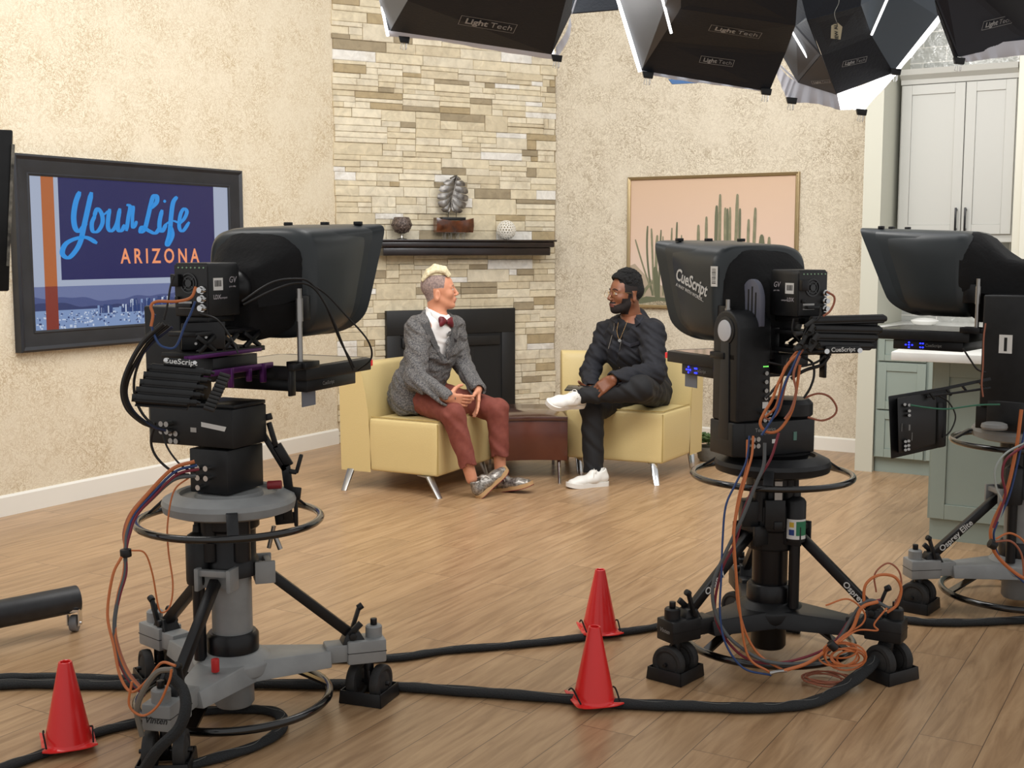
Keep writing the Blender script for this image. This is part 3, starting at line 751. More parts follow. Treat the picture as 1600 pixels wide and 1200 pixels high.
# ================================================================== SEATING
LEA = mat('cream_yellow_leather', (222, 200, 142), .42, bump=.12, bscale=160, coat=.12)
SEAM = mat('leather_seam', (176, 152, 92), .55)
def puff(mb_poly, z0, z1): pass
def wedge_chair(name, label, FN, FF, BF, BN, legs, base, swap=False):
    """corners on the floor: front-near, front-far, back-far, back-near"""
    FN, FF, BF, BN = [V((*q, 0)) for q in (FN, FF, BF, BN)]
    t = thing(name, label, 'armchair', base=base)
    Z = lambda p, z: V((p.x, p.y, z))
    u = .70
    sN, sF = FN.lerp(BN, u), FF.lerp(BF, u)
    # seat: subdivided top so that it crowns a little
    mb = MB(); n = 10; zs = [.118, .28, .40, .445]
    top = []
    def pt(a, b): return (FN.lerp(FF, a)).lerp(sN.lerp(sF, a), b)
    for i in range(n + 1):
        for j in range(n + 1):
            a, b = i / n, j / n; k = (1 - (2 * a - 1) ** 6) * (1 - (2 * b - 1) ** 6)
            top.append(Z(pt(a, b), .438 + .012 * k))
    mb.add(top, [(i * (n + 1) + j, i * (n + 1) + j + 1, (i + 1) * (n + 1) + j + 1, (i + 1) * (n + 1) + j) for i in range(n) for j in range(n)])
    per = [(i / n, 0) for i in range(n)] + [(1, j / n) for j in range(n)] + [(1 - i / n, 1) for i in range(n)] + [(0, 1 - j / n) for j in range(n)]
    idx = [round(a * n) * (n + 1) + round(b * n) for a, b in per]; o = len(mb.v); K = len(per)
    cen = pt(.5, .5)
    for z in (.40, .28, .15, .118):
        for a, b in per:
            p = pt(a, b); out = (p - cen).normalized() * (.004 if .2 < z < .42 else -.002); mb.v.append(tuple(Z(p + out, z)))
    for q in range(K): mb.f.append((idx[q], idx[(q + 1) % K], o + (q + 1) % K, o + q)); mb.m.append(0)
    for l in range(3):
        for q in range(K): mb.f.append((o + l * K + q, o + l * K + (q + 1) % K, o + (l + 1) * K + (q + 1) % K, o + (l + 1) * K + q)); mb.m.append(0)
    mb.f.append(tuple(o + 3 * K + q for q in range(K))); mb.m.append(0)
    s = build('seat', mb, LEA, t, bevel=.014, seg=3, sharp=70)
    sm_ = MB(); e = .010
    rim = [Z(FN, .437), Z(FF, .437)]
    pz = [Z(pt(e, .985), .446), Z(pt(e, e), .4465), Z(pt(1 - e, e), .4465), Z(pt(1 - e, .985), .446)]
    sm_.tube([p for p in spline(pz, 14)] if False else [pz[0], pz[1]], .0035, 6); sm_.tube([pz[1], pz[2]], .0035, 6); sm_.tube([pz[2], pz[3]], .0035, 6)
    sm_.tube([Z(FN + (cen - FN).normalized() * .004, .43), Z(FN + (cen - FN).normalized() * .004, .13)], .004, 6)
    build('piping', sm_, SEAM, s)
    # back with a curved front face
    prof = [(.705, .118), (.71, .30), (.725, .46), (.75, .58), (.79, .70), (.81, .748), (.835, .762), (.95, .762), (.985, .755), (1.0, .735), (1.0, .5), (.99, .118)]
    mb = MB(); m = 12; k = len(prof)
    for i in range(m + 1):
        a = i / m; bow = .03 * (1 - (2 * a - 1) ** 2)
        for (uu, z) in prof:
            p = FN.lerp(BN, uu).lerp(FF.lerp(BF, uu), a); d = (BN.lerp(BF, .5) - FN.lerp(FF, .5)).normalized() * bow; mb.v.append(tuple(Z(p + d, z)))
    for i in range(m):
        for q in range(k): mb.f.append((i * k + q, i * k + (q + 1) % k, (i + 1) * k + (q + 1) % k, (i + 1) * k + q)); mb.m.append(0)
    mb.f += [tuple(range(k)), tuple(m * k + q for q in range(k))]; mb.m += [0, 0]
    build('backrest', mb, LEA, t, bevel=.012, seg=3, sharp=55)
    for (top_, foot) in legs:
        top_, foot = V(top_), V(foot); d = V((foot.x - top_.x, foot.y - top_.y, 0)).normalized(); w = V((-d.y, d.x, 0))
        m_ = MB(); hw0, hw1 = .022, .017
        a, b = V((top_.x, top_.y, .119)), V((foot.x, foot.y, 0)); th = d * .012
        m_.hexa([b - w * hw1, b + w * hw1, b + w * hw1 + th, b - w * hw1 + th, a - w * hw0, a + w * hw0, a + w * hw0 + th * 2, a - w * hw0 + th * 2])
        m_.box(a - d * .03 + V((0, 0, -.006)), (.09, .05, .008), Matrix.Rotation(math.atan2(d.y, d.x), 3, 'Z'))
        build('leg', m_, CHR if swap else STL, t, bevel=.002)
    return t
LX = lambda px, py: tuple(G(px, py))
A1, A2, A3, A4 = (-.437, 7.05), (-.115, 7.69), (-.37, 8.32), (-1.045, 7.37)
wedge_chair('armchair', 'pale yellow leather wedge armchair under the silver-haired man, in front of the fireplace', A1, A2, A3, A4,
            [((-.50, 7.10), LX(686, 779)), ((-.98, 7.36), LX(538, 766)), ((-.21, 7.66), (-.16, 7.64)), ((-.42, 8.2), (-.40, 8.26))], base=(-.5, 7.6, 0))
B1, B2, B3, B4 = (.94, 7.49), (.355, 7.75), (.335, 8.42), (1.27, 8.06)
wedge_chair('armchair', 'pale yellow leather wedge armchair under the bearded man, right of the low table', B1, B2, B3, B4,
            [((.885, 7.54), LX(1026, 758)), ((.43, 7.78), LX(906, 743)), ((1.19, 8.05), LX(1081, 731)), ((.40, 8.3), (.38, 8.34))], base=(.75, 7.9, 0), swap=True)

MAH = mat('mahogany_veneer', (100, 50, 32), .28, noise=(5, (86, 40, 26)), coat=.4)
MAHT = mat('dark_mahogany_top', (74, 40, 30), .16, coat=.6)
t = thing('side_table', 'low wedge-shaped mahogany table with chrome legs between the two yellow armchairs', 'table', base=(.1, 7.9, 0))
def tab_poly(z, o=0):
    f = []
    for i in range(9):
        a = i / 8; p = V((-.11, 7.575, z)).lerp(V((.352, 7.61, z)), a); p.y += .035 * math.sin(a * PI) + o; f.append(p)
    return f + [V((.325, 8.25, z)), V((-.22, 8.25, z))]
build('body', MB().prism(tab_poly(.12), (0, 0, .255)), MAH, t, bevel=.004)
build('tabletop', MB().prism(tab_poly(.375, -.012), (0, 0, .026)), MAHT, t, bevel=.004)
for (a, b) in ((.30, 7.66), (-.05, 7.66), (.28, 8.15), (-.15, 8.15)):
    q = (a - .005, b - .13 if b < 8 else b, 0) if a > .29 else (a, b, 0)
    if a > .29: q = tuple(G(874.5, 757))
    build('leg', MB().cyl((a, b, .121), q, .013, .01, 16), CHR, t)

# succulent in a bowl
t = thing('potted_succulent', 'green trailing succulent in a grey concrete bowl behind the right armchair', 'plant', base=(1.37, 8.3, 0))
pc_ = V((1.37, 8.3, 0))
build('bowl', MB().lathe([(0, 0), (.07, 0), (.085, .02), (.1, .1), (.092, .1), (.08, .08), (0, .08)], pc_, 28), mat('grey_concrete', (120, 120, 114), .8, bump=.4, bscale=50), t)
mb = MB(); rnd = random.Random(3)
def leafblade(mb, c, d, L, w):
    d = V(d).normalized(); s_ = d.cross(V((0, 0, 1))).normalized(); up = s_.cross(d)
    pts = [c, c + d * L * .35 + s_ * w, c + d * L * .7 + s_ * w * .7 + up * .002, c + d * L + up * L * .15, c + d * L * .7 - s_ * w * .7 + up * .002, c + d * L * .35 - s_ * w]
    mb.prism(pts, up * w * .45)
for k in range(9):
    cc = pc_ + V((rnd.uniform(-.06, .075), rnd.uniform(-.07, .06), .1 + rnd.uniform(0, .07)))
    for lay, (el, L) in enumerate(((.1, .05), (.5, .042), (1.0, .03))):
        for i in range(8):
            a = i / 8 * 2 * PI + lay * .4; leafblade(mb, cc + V((0, 0, lay * .004)), (math.cos(a) * math.cos(el), math.sin(a) * math.cos(el), math.sin(el)), L, .011)
for k in range(5):
    x, y = pc_.x + .075 + rnd.uniform(-.02, .02), pc_.y - .05 + k * .015
    for q in range(12):
        z = .13 - q * .010; leafblade(mb, V((x + .02 + q * .001 + rnd.uniform(-.004, .004), y, max(.01, z))), (rnd.uniform(-1, 1), rnd.uniform(-1, .4), rnd.uniform(-.5, .4)), .022, .006)
build('foliage', mb, mat('succulent_green', (78, 112, 66), .5, noise=(30, (110, 138, 92))), t, sharp=30)

# ================================================================== CONES, FLOOR CABLES, ROLLING MONITOR
CONE = mat('red_cone_plastic', (230, 38, 38), .28, coat=.3)
def cone(px, py, top_py, label, rot):
    c = G(px, py, .018)
    Y = c.y; ztop = W(px, top_py, Y).z - .018
    fr = local_frame((c.x, c.y), rot, .018)
    t = thing('traffic_cone', label, 'cone', fr, group=None)
    R = .066; mb = MB()
    N = 40; prof = []
    outer = [(R * 1.0, .012), (.019, ztop), (.0165, ztop + .0015), (.0135, ztop), (.012, ztop - .02)]
    mb.lathe(outer, (0, 0, 0), N)
    # square base flange with lifted corners, joined to the cone
    o = len(mb.v); S = .074
    for k, (rad, dz) in enumerate(((1, .012), (1.06, .007), (1, 0), (1, 0))):
        for i in range(N):
            a = 2 * PI * i / N; ca, sa = math.cos(a), math.sin(a); m_ = max(abs(ca), abs(sa)); sq = V((ca / m_, sa / m_, 0))
            corner = (abs(sq.x) * abs(sq.y)) ** 4
            if k == 0: p = V((R * ca, R * sa, .012))
            elif k == 1: p = V((R * ca, R * sa, 0)) * 1.05 + V((0, 0, .007))
            elif k == 2: p = sq * S * (1 + .02 * corner) + V((0, 0, .004 + .010 * corner))
            else: p = sq * S * (1 + .02 * corner) + V((0, 0, .001 + .008 * corner))
            mb.v.append(tuple(p))
    for k in range(3):
        for i in range(N): mb.f.append((o + k * N + i, o + k * N + (i + 1) % N, o + (k + 1) * N + (i + 1) % N, o + (k + 1) * N + i)); mb.m.append(0)
    build('body', mb, CONE, t, sharp=45)
    for (a, b) in ((1, 1), (-1, -1)):
        p0, p1 = V((S * a * .86, -S * b * .9, .016)), V((S * a * .86, S * b * .86, .016))
        mid = (p0 + p1) / 2 + V((a * .004, 0, .022))
        m_ = MB().tube(spline([p0, p0.lerp(mid, .5) + V((0, 0, .006)), mid, mid.lerp(p1, .5), p1], 8), .0028, 6)
        build('cord', m_, CLOTH, t)
cone(107, 1160, 1034, 'red plastic cone at the lower left, beside the left camera pedestal', 24)
cone(928, 1094, 979, 'front red plastic cone of the pair in the centre, on the nearer cable sleeve', 14)
cone(937, 985, 890, 'rear red plastic cone of the centre pair, on the farther cable sleeve', 8)

SLEEVE = mat('woven_cable_sleeve', (34, 36, 38), .85, bump=.5, bscale=220)
STITCH = mat('grey_stitch', (120, 120, 116), .8)
def sleeve(px, label, r=.021, lift=None, name='cable_sleeve'):
    pts = []
    for q in px:
        if len(q) == 2: p = G(q[0], q[1], r * .62)
        elif len(q) == 3: p = G(q[0], q[1], q[2])
        pts.append(p)
    sp = spline(pts, 14); t = thing(name, label, 'cable', base=(sp[0].x, sp[0].y, 0))
    mb = MB(); mb.tube(sp, r, 12, flat=.62, rs=[r * (1 + .06 * math.sin(i * .37) + .04 * math.sin(i * .9)) for i in range(len(sp))])
    build('sleeve', mb, SLEEVE, t, sharp=80)
    st = MB(); wv = []
    for i, p in enumerate(sp): pass
    build_st = [sp[i] + V((0, 0, r * .60)) + (sp[min(i + 1, len(sp) - 1)] - sp[max(0, i - 1)]).normalized().cross(V((0, 0, 1))) * r * .45 * math.sin(i * .55) for i in range(0, len(sp), 1)]
    st.tube(build_st, .0008, 4); build('stitching', st, STITCH, t)
sleeve([(-60, 1072), (60, 1068), (180, 1070), (330, 1068), (560, 1070), (700, 1078), (890, 1092), (960, 1099), (1080, 1103), (1190, 1106), (1270, 1097), (1330, 1065, .03), (1372, 1025, .08), (1390, 985, .16), (1386, 958, .22)],
       'long black cable sleeve along the floor, the nearer one, rising onto the all-black pedestal', .024)
sleeve([(-60, 1062), (60, 1057), (190, 1060), (300, 1050), (450, 1032), (610, 1028), (700, 1016), (800, 1008), (900, 997), (990, 985), (1060, 975), (1140, 972), (1250, 985)],
       'farther black cable sleeve running from the left edge behind the rear cone', .02)
sleeve([(-50, 1218), (60, 1180), (140, 1148), (230, 1125), (300, 1112), (420, 1110), (440, 1135), (400, 1165), (300, 1195), (250, 1215)],
       'black cable sleeve looping on the floor around the left camera pedestal', .02)
sleeve([(1400, 966), (1450, 972), (1530, 972), (1640, 966)], 'short black cable sleeve behind the right camera pedestal, leading to the right edge', .022)

t = thing('rolling_monitor', 'large black monitor seen edge-on at the left edge on a rolling stand', 'monitor', base=tuple(G(-60, 985)))
YM = 4.35
p0 = W(2, 455, YM); p1 = W(3, 203, YM)
mb = MB(); a, b = W(14, 455, YM), W(20, 203, YM); dx = V((-.9, -.5, 0)); th = V((-.02, .05, 0))
mb.hexa([a, a + dx, a + dx + th, a + th, b, b + dx, b + dx + th, b + th]); build('screen_panel', mb, BLK, t, bevel=.006)
mb = MB(); a2, b2 = a + V((.002, -.004, .09)), b + V((.001, -.004, -.05)); mb.tube([a2, b2], .006, 6); build('edge_strip', mb, mat('worn_grey_strip', (150, 146, 134), .6, noise=(30, (60, 58, 54))), t)
c0, c1 = W(122, 935, 4.55), W(-90, 977, 4.25)
build('base_tube', MB().cyl(c0, c1, .052, n=28), mat('worn_black_tube', (34, 35, 38), .45, noise=(20, (44, 45, 48))), t, bevel=.005)
cc = G(117, 986); cc.z = 0
k = build('caster', MB().cyl(cc + V((-.014, 0, .032)), cc + V((.014, 0, .032)), .032, n=24), mat('grey_wheel', (120, 120, 122), .5), t, bevel=.005)
mb = MB(); mb.cyl(cc + V((0, 0, .09)), cc + V((0, .01, .125)), .008); mb.box(cc + V((0, 0, .085)), (.05, .05, .01)); mb.box(cc + V((-.022, 0, .055)), (.004, .036, .06)); mb.box(cc + V((.022, 0, .055)), (.004, .036, .06)); mb.cyl(cc + V((-.028, 0, .032)), cc + V((.028, 0, .032)), .006)
build('fork', mb, CHR, k)
q = W(-110, 940, 4.3); build('upright', MB().cyl(V((q.x, q.y, .1)), V((q.x, q.y, 1.9)), .035), BLKM, t)
# ================================================================== PEOPLE (smooth bodies grown from distance fields)
class Field:
    def __init__(self): self.ops = []
    def _o(self, mode, k, lo, hi, fn): self.ops.append((mode, k, np.array(lo, float), np.array(hi, float), fn)); return self
    def cap(self, a, b, ra, rb=None, k=.01, lat=None, wide=1.0, sub=False):
        """tapered limb from a to b; wide stretches its cross-section along lat"""
        rb = ra if rb is None else rb; a = np.array(a, float); b = np.array(b, float); R = max(ra, rb) * max(1, wide)
        if lat is not None: lat = np.array(lat, float); lat /= np.linalg.norm(lat)
        def fn(P):
            q = P - a; ab = b - a
            if lat is not None:
                s = 1 / wide - 1
                q = q + (q @ lat)[..., None] * lat * s; ab = ab + (ab @ lat) * lat * s
            h = np.clip((q @ ab) / max(1e-9, ab @ ab), 0, 1)
            d = np.linalg.norm(q - h[..., None] * ab, axis=-1) - (ra + (rb - ra) * h)
            return d
        return self._o('sub' if sub else 'add', k, np.minimum(a, b) - R, np.maximum(a, b) + R, fn)
    def ell(self, c, r, k=.01, R=None, sub=False):
        c = np.array(c, float); r = np.array(r, float); M = np.eye(3) if R is None else np.array(R)[:3, :3]
        def fn(P):
            q = (P - c) @ M; k0 = np.linalg.norm(q / r, axis=-1); k1 = np.linalg.norm(q / (r * r), axis=-1) + 1e-9
            return k0 * (k0 - 1) / k1
        m = r.max(); return self._o('sub' if sub else 'add', k, c - m, c + m, fn)
    def cut(self, p, n):
        p = np.array(p, float); n = np.array(n, float); n /= np.linalg.norm(n)
        self.ops.append(('cut', 0, None, None, lambda P: (P - p) @ n)); return self
    def lcut(self, p, n, c, rad):
        """plane cut that only acts inside a ball round c"""
        p = np.array(p, float); n = np.array(n, float); n /= np.linalg.norm(n); c = np.array(c, float)
        self.ops.append(('sub', .003, c - rad, c + rad, lambda P: np.maximum(-((P - p) @ n), np.linalg.norm(P - c, axis=-1) - rad))); return self
    def prism(self, pts, y0, y1):
        """removes an upright prism whose outline is given in x, z"""
        q = np.array([[p[0], p[2]] for p in pts], float); c = q.mean(0)
        def fn(P):
            xz = P[..., [0, 2]]; d = np.maximum(y0 - P[..., 1], P[..., 1] - y1)
            for a, b in zip(q, np.roll(q, -1, 0)):
                e = b - a; n = np.array([e[1], -e[0]]) / np.linalg.norm(e)
                if (c - a) @ n > 0: n = -n
                d = np.maximum(d, (xz - a) @ n)
            return d
        lo = np.array([q[:, 0].min(), y0, q[:, 1].min()]); hi = np.array([q[:, 0].max(), y1, q[:, 1].max()])
        return self._o('sub', .004, lo, hi, fn)
    def wrinkle(self, amp, fn): self.ops.append(('wr', amp, None, None, fn)); return self
    def mesh(self, vox):
        adds = [o for o in self.ops if o[0] == 'add']
        lo = np.min([o[2] for o in adds], axis=0) - 3 * vox; hi = np.max([o[3] for o in adds], axis=0) + 3 * vox
        n = np.ceil((hi - lo) / vox).astype(int) + 1
        f = np.full(n, .2, np.float32); ax = [lo[i] + np.arange(n[i]) * vox for i in range(3)]
        for mode, k, a, b, fn in self.ops:
            pad = max(.03, k * 2) if mode in ('add', 'sub') else 0
            if a is None:
                # whole-grid ops in slabs
                for i in range(0, n[0], 24):
                    sl = (slice(i, min(n[0], i + 24)), slice(None), slice(None))
                    P = np.stack(np.meshgrid(ax[0][sl[0]], ax[1], ax[2], indexing='ij'), -1); m = np.abs(f[sl]) < .03
                    if mode == 'cut': f[sl] = np.maximum(f[sl], fn(P))
                    elif m.any():
                        g = f[sl]; g[m] += (fn(P[m]) * k).astype(np.float32); f[sl] = g
                continue
            i0 = np.clip(np.floor((a - pad - lo) / vox).astype(int), 0, n - 1); i1 = np.clip(np.ceil((b + pad - lo) / vox).astype(int) + 1, 1, n)
            if (i1 <= i0).any(): continue
            sl = tuple(slice(p, q) for p, q in zip(i0, i1))
            P = np.stack(np.meshgrid(*[ax[q][sl[q]] for q in range(3)], indexing='ij'), -1); d = fn(P); g = f[sl]
            if mode == 'add':
                h = np.clip(.5 + .5 * (g - d) / k, 0, 1); f[sl] = g * (1 - h) + d * h - k * h * (1 - h)
            else:
                d = -d; h = np.clip(.5 - .5 * (g - d) / k, 0, 1); f[sl] = g * (1 - h) + d * h + k * h * (1 - h)
        return surface_nets(f, lo, vox)
def surface_nets(f, lo, vox):
    s = f < 0
    c = np.zeros(tuple(np.array(f.shape) - 1), np.int8)
    for dx in (0, 1):
        for dy in (0, 1):
            for dz in (0, 1): c += s[dx:f.shape[0] - 1 + dx, dy:f.shape[1] - 1 + dy, dz:f.shape[2] - 1 + dz]
    act = (c > 0) & (c < 8); idx = np.argwhere(act); ids = np.full(c.shape, -1, np.int64); ids[act] = np.arange(len(idx))
    acc = np.zeros((len(idx), 3)); cnt = np.zeros(len(idx))
    cor = [(x, y, z) for x in (0, 1) for y in (0, 1) for z in (0, 1)]
    for a in cor:
        for ax in range(3):
            if a[ax]: continue
            b = list(a); b[ax] = 1; va = f[tuple((idx + a).T)]; vb = f[tuple((idx + b).T)]; m = (va < 0) != (vb < 0)
            t = np.where(m, va / np.where(m, va - vb, 1), 0); p = np.tile(np.array(a, float), (len(idx), 1)); p[:, ax] += t
            acc[m] += p[m]; cnt[m] += 1
    v = (idx + acc / cnt[:, None]) * vox + lo; faces = []
    for ax in range(3):
        sa = [slice(None)] * 3; sb = [slice(None)] * 3; sa[ax] = slice(0, -1); sb[ax] = slice(1, None)
        A, B = s[tuple(sa)], s[tuple(sb)]; e = np.argwhere(A != B); u, w = (ax + 1) % 3, (ax + 2) % 3
        ok = (e[:, u] > 0) & (e[:, w] > 0) & (e[:, u] < c.shape[u]) & (e[:, w] < c.shape[w]); e = e[ok]; ins = A[tuple(e.T)]
        q = []
        for du, dw in ((-1, -1), (0, -1), (0, 0), (-1, 0)):
            t = e.copy(); t[:, u] += du; t[:, w] += dw; q.append(ids[tuple(t.T)])
        q = np.stack(q, 1); q[~ins] = q[~ins][:, ::-1]; q = q[(q >= 0).all(1)]; faces.append(q)
    return v, np.concatenate(faces)
def skinned(name, parts, mats, parent, rule=None):
    """parts: list of (verts, quads); rule(verts of face centres) -> material index"""
    vs = np.concatenate([p[0] for p in parts]); o = 0; fs = []
    for p in parts: fs.append(p[1] + o); o += len(p[0])
    fs = np.concatenate(fs)
    base = np.array(BASE[root_of(parent).name].to_translation()) if parent is not None else 0
    me = bpy.data.meshes.new(name); me.vertices.add(len(vs)); me.vertices.foreach_set('co', (vs + base).astype(np.float32).ravel())
    me.loops.add(len(fs) * 4); me.loops.foreach_set('vertex_index', fs.astype(np.int32).ravel())
    me.polygons.add(len(fs)); me.polygons.foreach_set('loop_start', (np.arange(len(fs)) * 4).astype(np.int32))
    try: me.polygons.foreach_set('loop_total', np.full(len(fs), 4, np.int32))
    except Exception: pass
    me.update(calc_edges=True)
    for m in (mats if isinstance(mats, (list, tuple)) else [mats]): me.materials.append(m)
    if rule is not None: me.polygons.foreach_set('material_index', rule(vs[fs].mean(1)).astype(np.int32))
    me.polygons.foreach_set('use_smooth', np.ones(len(fs), bool)); me.validate(); me.update()
    return link(name, me, parent)
def fold(kx, ph=0.0, warp=2.0):
    kx = np.array(kx, float); k2 = np.array([kx[1], -kx[2], kx[0]]) * .6
    return lambda P: np.sin(P @ kx + ph + warp * np.sin(P @ k2 + ph))
def HM(center, fdir, pitch=0, scale=1.0, roll=0):
    f = V((fdir[0], fdir[1], 0)).normalized(); f = (f * math.cos(pitch) + V((0, 0, math.sin(pitch)))).normalized()
    l = V((0, 0, 1)).cross(f).normalized(); l = Matrix.Rotation(roll, 3, f) @ l; u = f.cross(l)
    M = Matrix.Identity(4)
    for i, c in enumerate((f, l, u, V(center))):
        for r in range(3): M[r][i] = c[r] * (scale if i < 3 else 1)
    return M
def head_field(M, age=0, ear_z=-.015):
    F = Field(); S = M.to_scale()[0]; R = np.array(M.to_3x3() * (1 / S))
    p = lambda x, y, z: np.array(M @ V((x, y, z)))
    E = lambda c, r, k=.01, sub=False: F.ell(p(*c), np.array(r) * S, k * S, R, sub)
    C = lambda a, b, ra, rb=None, k=.01, sub=False: F.cap(p(*a), p(*b), ra * S, (rb or ra) * S, k * S, sub=sub)
    E((-.012, 0, .03), (.096, .076, .088), .01); E((.028, 0, -.002), (.064, .062, .086), .03)
    E((.042, 0, -.058), (.047, .044, .052), .03)
    for s in (-1, 1):
        C((-.008, s * .05, -.055), (.06, s * .022, -.096), .017, .016, .03)
        E((.06, s * .038, -.026), (.024, .022, .022), .025); C((.087, s * .012, .019), (.072, s * .044, .016), .008, .008, .014)
    E((.076, 0, -.1), (.02, .022, .018), .022)
    for s in (-1, 1): E((.101, s * .031, -.001), (.017, .017, .012), .014, True)
    C((.092, 0, .012), (.113, 0, -.030), .0065, .0105, .01)
    for s in (-1, 1): E((.103, s * .011, -.036), (.010, .0075, .0075), .006)
    E((.09, 0, -.064), (.016, .024, .016), .014)
    C((.091, -.019, -.067), (.101, -.003, -.063), .0055, .006, .005); C((.091, .019, -.067), (.101, .003, -.063), .0055, .006, .005); C((.09, -.014, -.075), (.09, .014, -.075), .0075, .0075, .006)
    C((.104, -.02, -.0695), (.104, .02, -.0695), .0028, .0028, .003, True)
    for s in (-1, 1):
        C((.088, s * .019, .008), (.083, s * .043, .006), .0045, .0045, .004); C((.087, s * .019, -.009), (.083, s * .043, -.008), .004, .004, .004)
        Ro = R @ np.array(Matrix.Rotation(.25, 3, 'Y')) @ np.array(Matrix.Rotation(s * .35, 3, 'Z'))
        F.ell(p(-.012, s * .078, ear_z), np.array((.019, .0075, .033)) * S, .006 * S, Ro)
        F.ell(p(-.008, s * .0865, ear_z + .004), np.array((.0105, .006, .02)) * S, .005 * S, Ro, True)
    return F, p
def eyes(M, parent, iris):
    mb = MB(); R3 = (M.to_3x3() * (1 / M.to_scale()[0])); S = M.to_scale()[0]
    for s in (-1, 1):
        c = M @ V((.0785, s * .031, -.001)); mb.mi = 0; mb.ball(c, .0125 * S, 10); mb.mi = 1; mb.ball(c + R3 @ V((.0085, 0, 0)) * S, .0058 * S, 8, (.75, 1, 1), R3)
    return build('eyes', mb, [mat('eye_white', (205, 196, 186), .5), iris], parent)
def hand_field(F, w, d, n, side, curl=(.3, .35, .3, .2), spread=.06, s=1.0, thumb=(.55, .3), k=.006, palm=True, fore=None):
    d = V(d).normalized(); n = V(n); n = (n - d * n.dot(d)).normalized(); u = (d.cross(n) if side == 'R' else n.cross(d)).normalized(); w = V(w)
    fd = d if fore is None else (w - V(fore)).normalized()
    F.cap(w - fd * .05 * s, w + d * .008, .025 * s, .024 * s, .01, u, 1.12)
    for o in (-.027, -.009, .009, .027): F.cap(w + d * .012 * s + u * o * .7 * s, w + d * .082 * s + u * o * s, .0135 * s, .0115 * s, .012)
    lens = ((.026, .95), (.009, 1.06), (-.009, 1.0), (-.027, .8))
    for i, (o, L) in enumerate(lens):
        p = w + d * .084 * s + u * o * s; a = 0; sp = (o / .027) * spread
        dd = (d + u * sp).normalized(); c = curl[i] if isinstance(curl, (tuple, list)) else curl
        for q, (ln, r0, r1) in enumerate(((.044, .0095, .0085), (.027, .0085, .0078), (.021, .0078, .0065))):
            a += c * (1.0 if q else .8); e = p + (dd * math.cos(a) + n * math.sin(a)) * ln * L * s; F.cap(p, e, r0 * s, r1 * s, .003); p = e
    t0 = w + d * .02 * s + u * .024 * s + n * .006; t1 = t0 + (d * .7 + u * thumb[0] + n * thumb[1]).normalized() * .045 * s
    t2 = t1 + (d * .9 + u * thumb[0] * .5 + n * thumb[1]).normalized() * .034 * s; t3 = t2 + (d + u * thumb[0] * .2 + n * thumb[1]).normalized() * .025 * s
    F.cap(t0, t1, .016 * s, .012 * s, .012); F.cap(t1, t2, .0105 * s, .0098 * s, .004); F.cap(t2, t3, .0098 * s, .0078 * s, .003)
    return u, n, d
def shoe(parent, heel, fwd, up, L, m_up, m_sole, m_lace, m_out=None, name='shoe'):
    f = V(fwd).normalized(); u = V(up); u = (u - f * u.dot(f)).normalized(); l = u.cross(f); h = V(heel); q = L / .285
    T = lambda x, y, z: h + (f * x + l * y + u * z) * q
    F = Field(); c = lambda a, b, ra, rb, k=.02, w=1.0: F.cap(T(*a), T(*b), ra * q, rb * q, k, l, w)
    c((.038, 0, .048), (.11, 0, .05), .034, .034); c((.10, 0, .046), (.19, 0, .034), .036, .032, .02, 1.25); c((.19, 0, .034), (.243, 0, .028), .032, .026, .02, 1.4)
    c((.035, 0, .055), (.045, 0, .088), .033, .034); c((.08, 0, .07), (.105, 0, .08), .03, .024, .02)
    F.cap(T(.055, 0, .105), T(.065, 0, .075), .030 * q, .022 * q, .006, sub=True)
    F.cut(T(0, 0, .022), -u)
    o = skinned(name, [F.mesh(.0045)], m_up, parent)
    def outline(g): return [(.0 - g, 0), (.012, .03 + g), (.06, .036 + g), (.12, .036 + g), (.18, .047 + g), (.23, .046 + g), (.268, .03 + g), (.283 + g, 0), (.268, -.03 - g), (.23, -.044 - g), (.18, -.045 - g), (.12, -.035 - g), (.06, -.035 - g), (.012, -.03 - g)]
    sp = spline([V((x, y, 0)) for x, y in outline(.001)], 4, True)
    mb = MB(); lift = lambda x: .012 * max(0, (x - .2) / .08) ** 2
    mb.mi = 0; N = len(sp); vs = [T(p.x, p.y, z + lift(p.x)) for z in (.004, .027) for p in sp]
    mb.add(vs, [tuple(range(N, 2 * N))] + [(i, (i + 1) % N, N + (i + 1) % N, N + i) for i in range(N)])
    mb.mi = 1; vs = [T(p.x, p.y, z + lift(p.x)) for z in (.0, .004) for p in sp]
    mb.add(vs, [tuple(range(N - 1, -1, -1))] + [(i, (i + 1) % N, N + (i + 1) % N, N + i) for i in range(N)])
    build('sole', mb, [m_sole, m_out or m_sole], o, sharp=50)
    mb = MB()
    for i in range(6):
        x = .098 + i * .016; z = .0885 - i * .0065
        mb.tube(spline([T(x, -.024, z - .012), T(x + .004, -.01, z + .001), T(x + .004, .01, z + .001), T(x, .024, z - .012)], 4), .0026 * q, 5)
        if i: mb.tube([T(x - .012, -.02, z - .002), T(x + .004, .012, z + .003)], .0022 * q, 5)
    for s in (-1, 1):
        mb.tube(spline([T(.094, 0, .093), T(.088, s * .02, .104), T(.1, s * .036, .096), T(.1, s * .03, .086), T(.094, 0, .093)], 5), .0022 * q, 5)
        mb.tube(spline([T(.094, 0, .093), T(.11, s * .03, .09), T(.12, s * .042, .062)], 5), .0022 * q, 5)
    build('laces', mb, m_lace, o)
    return o

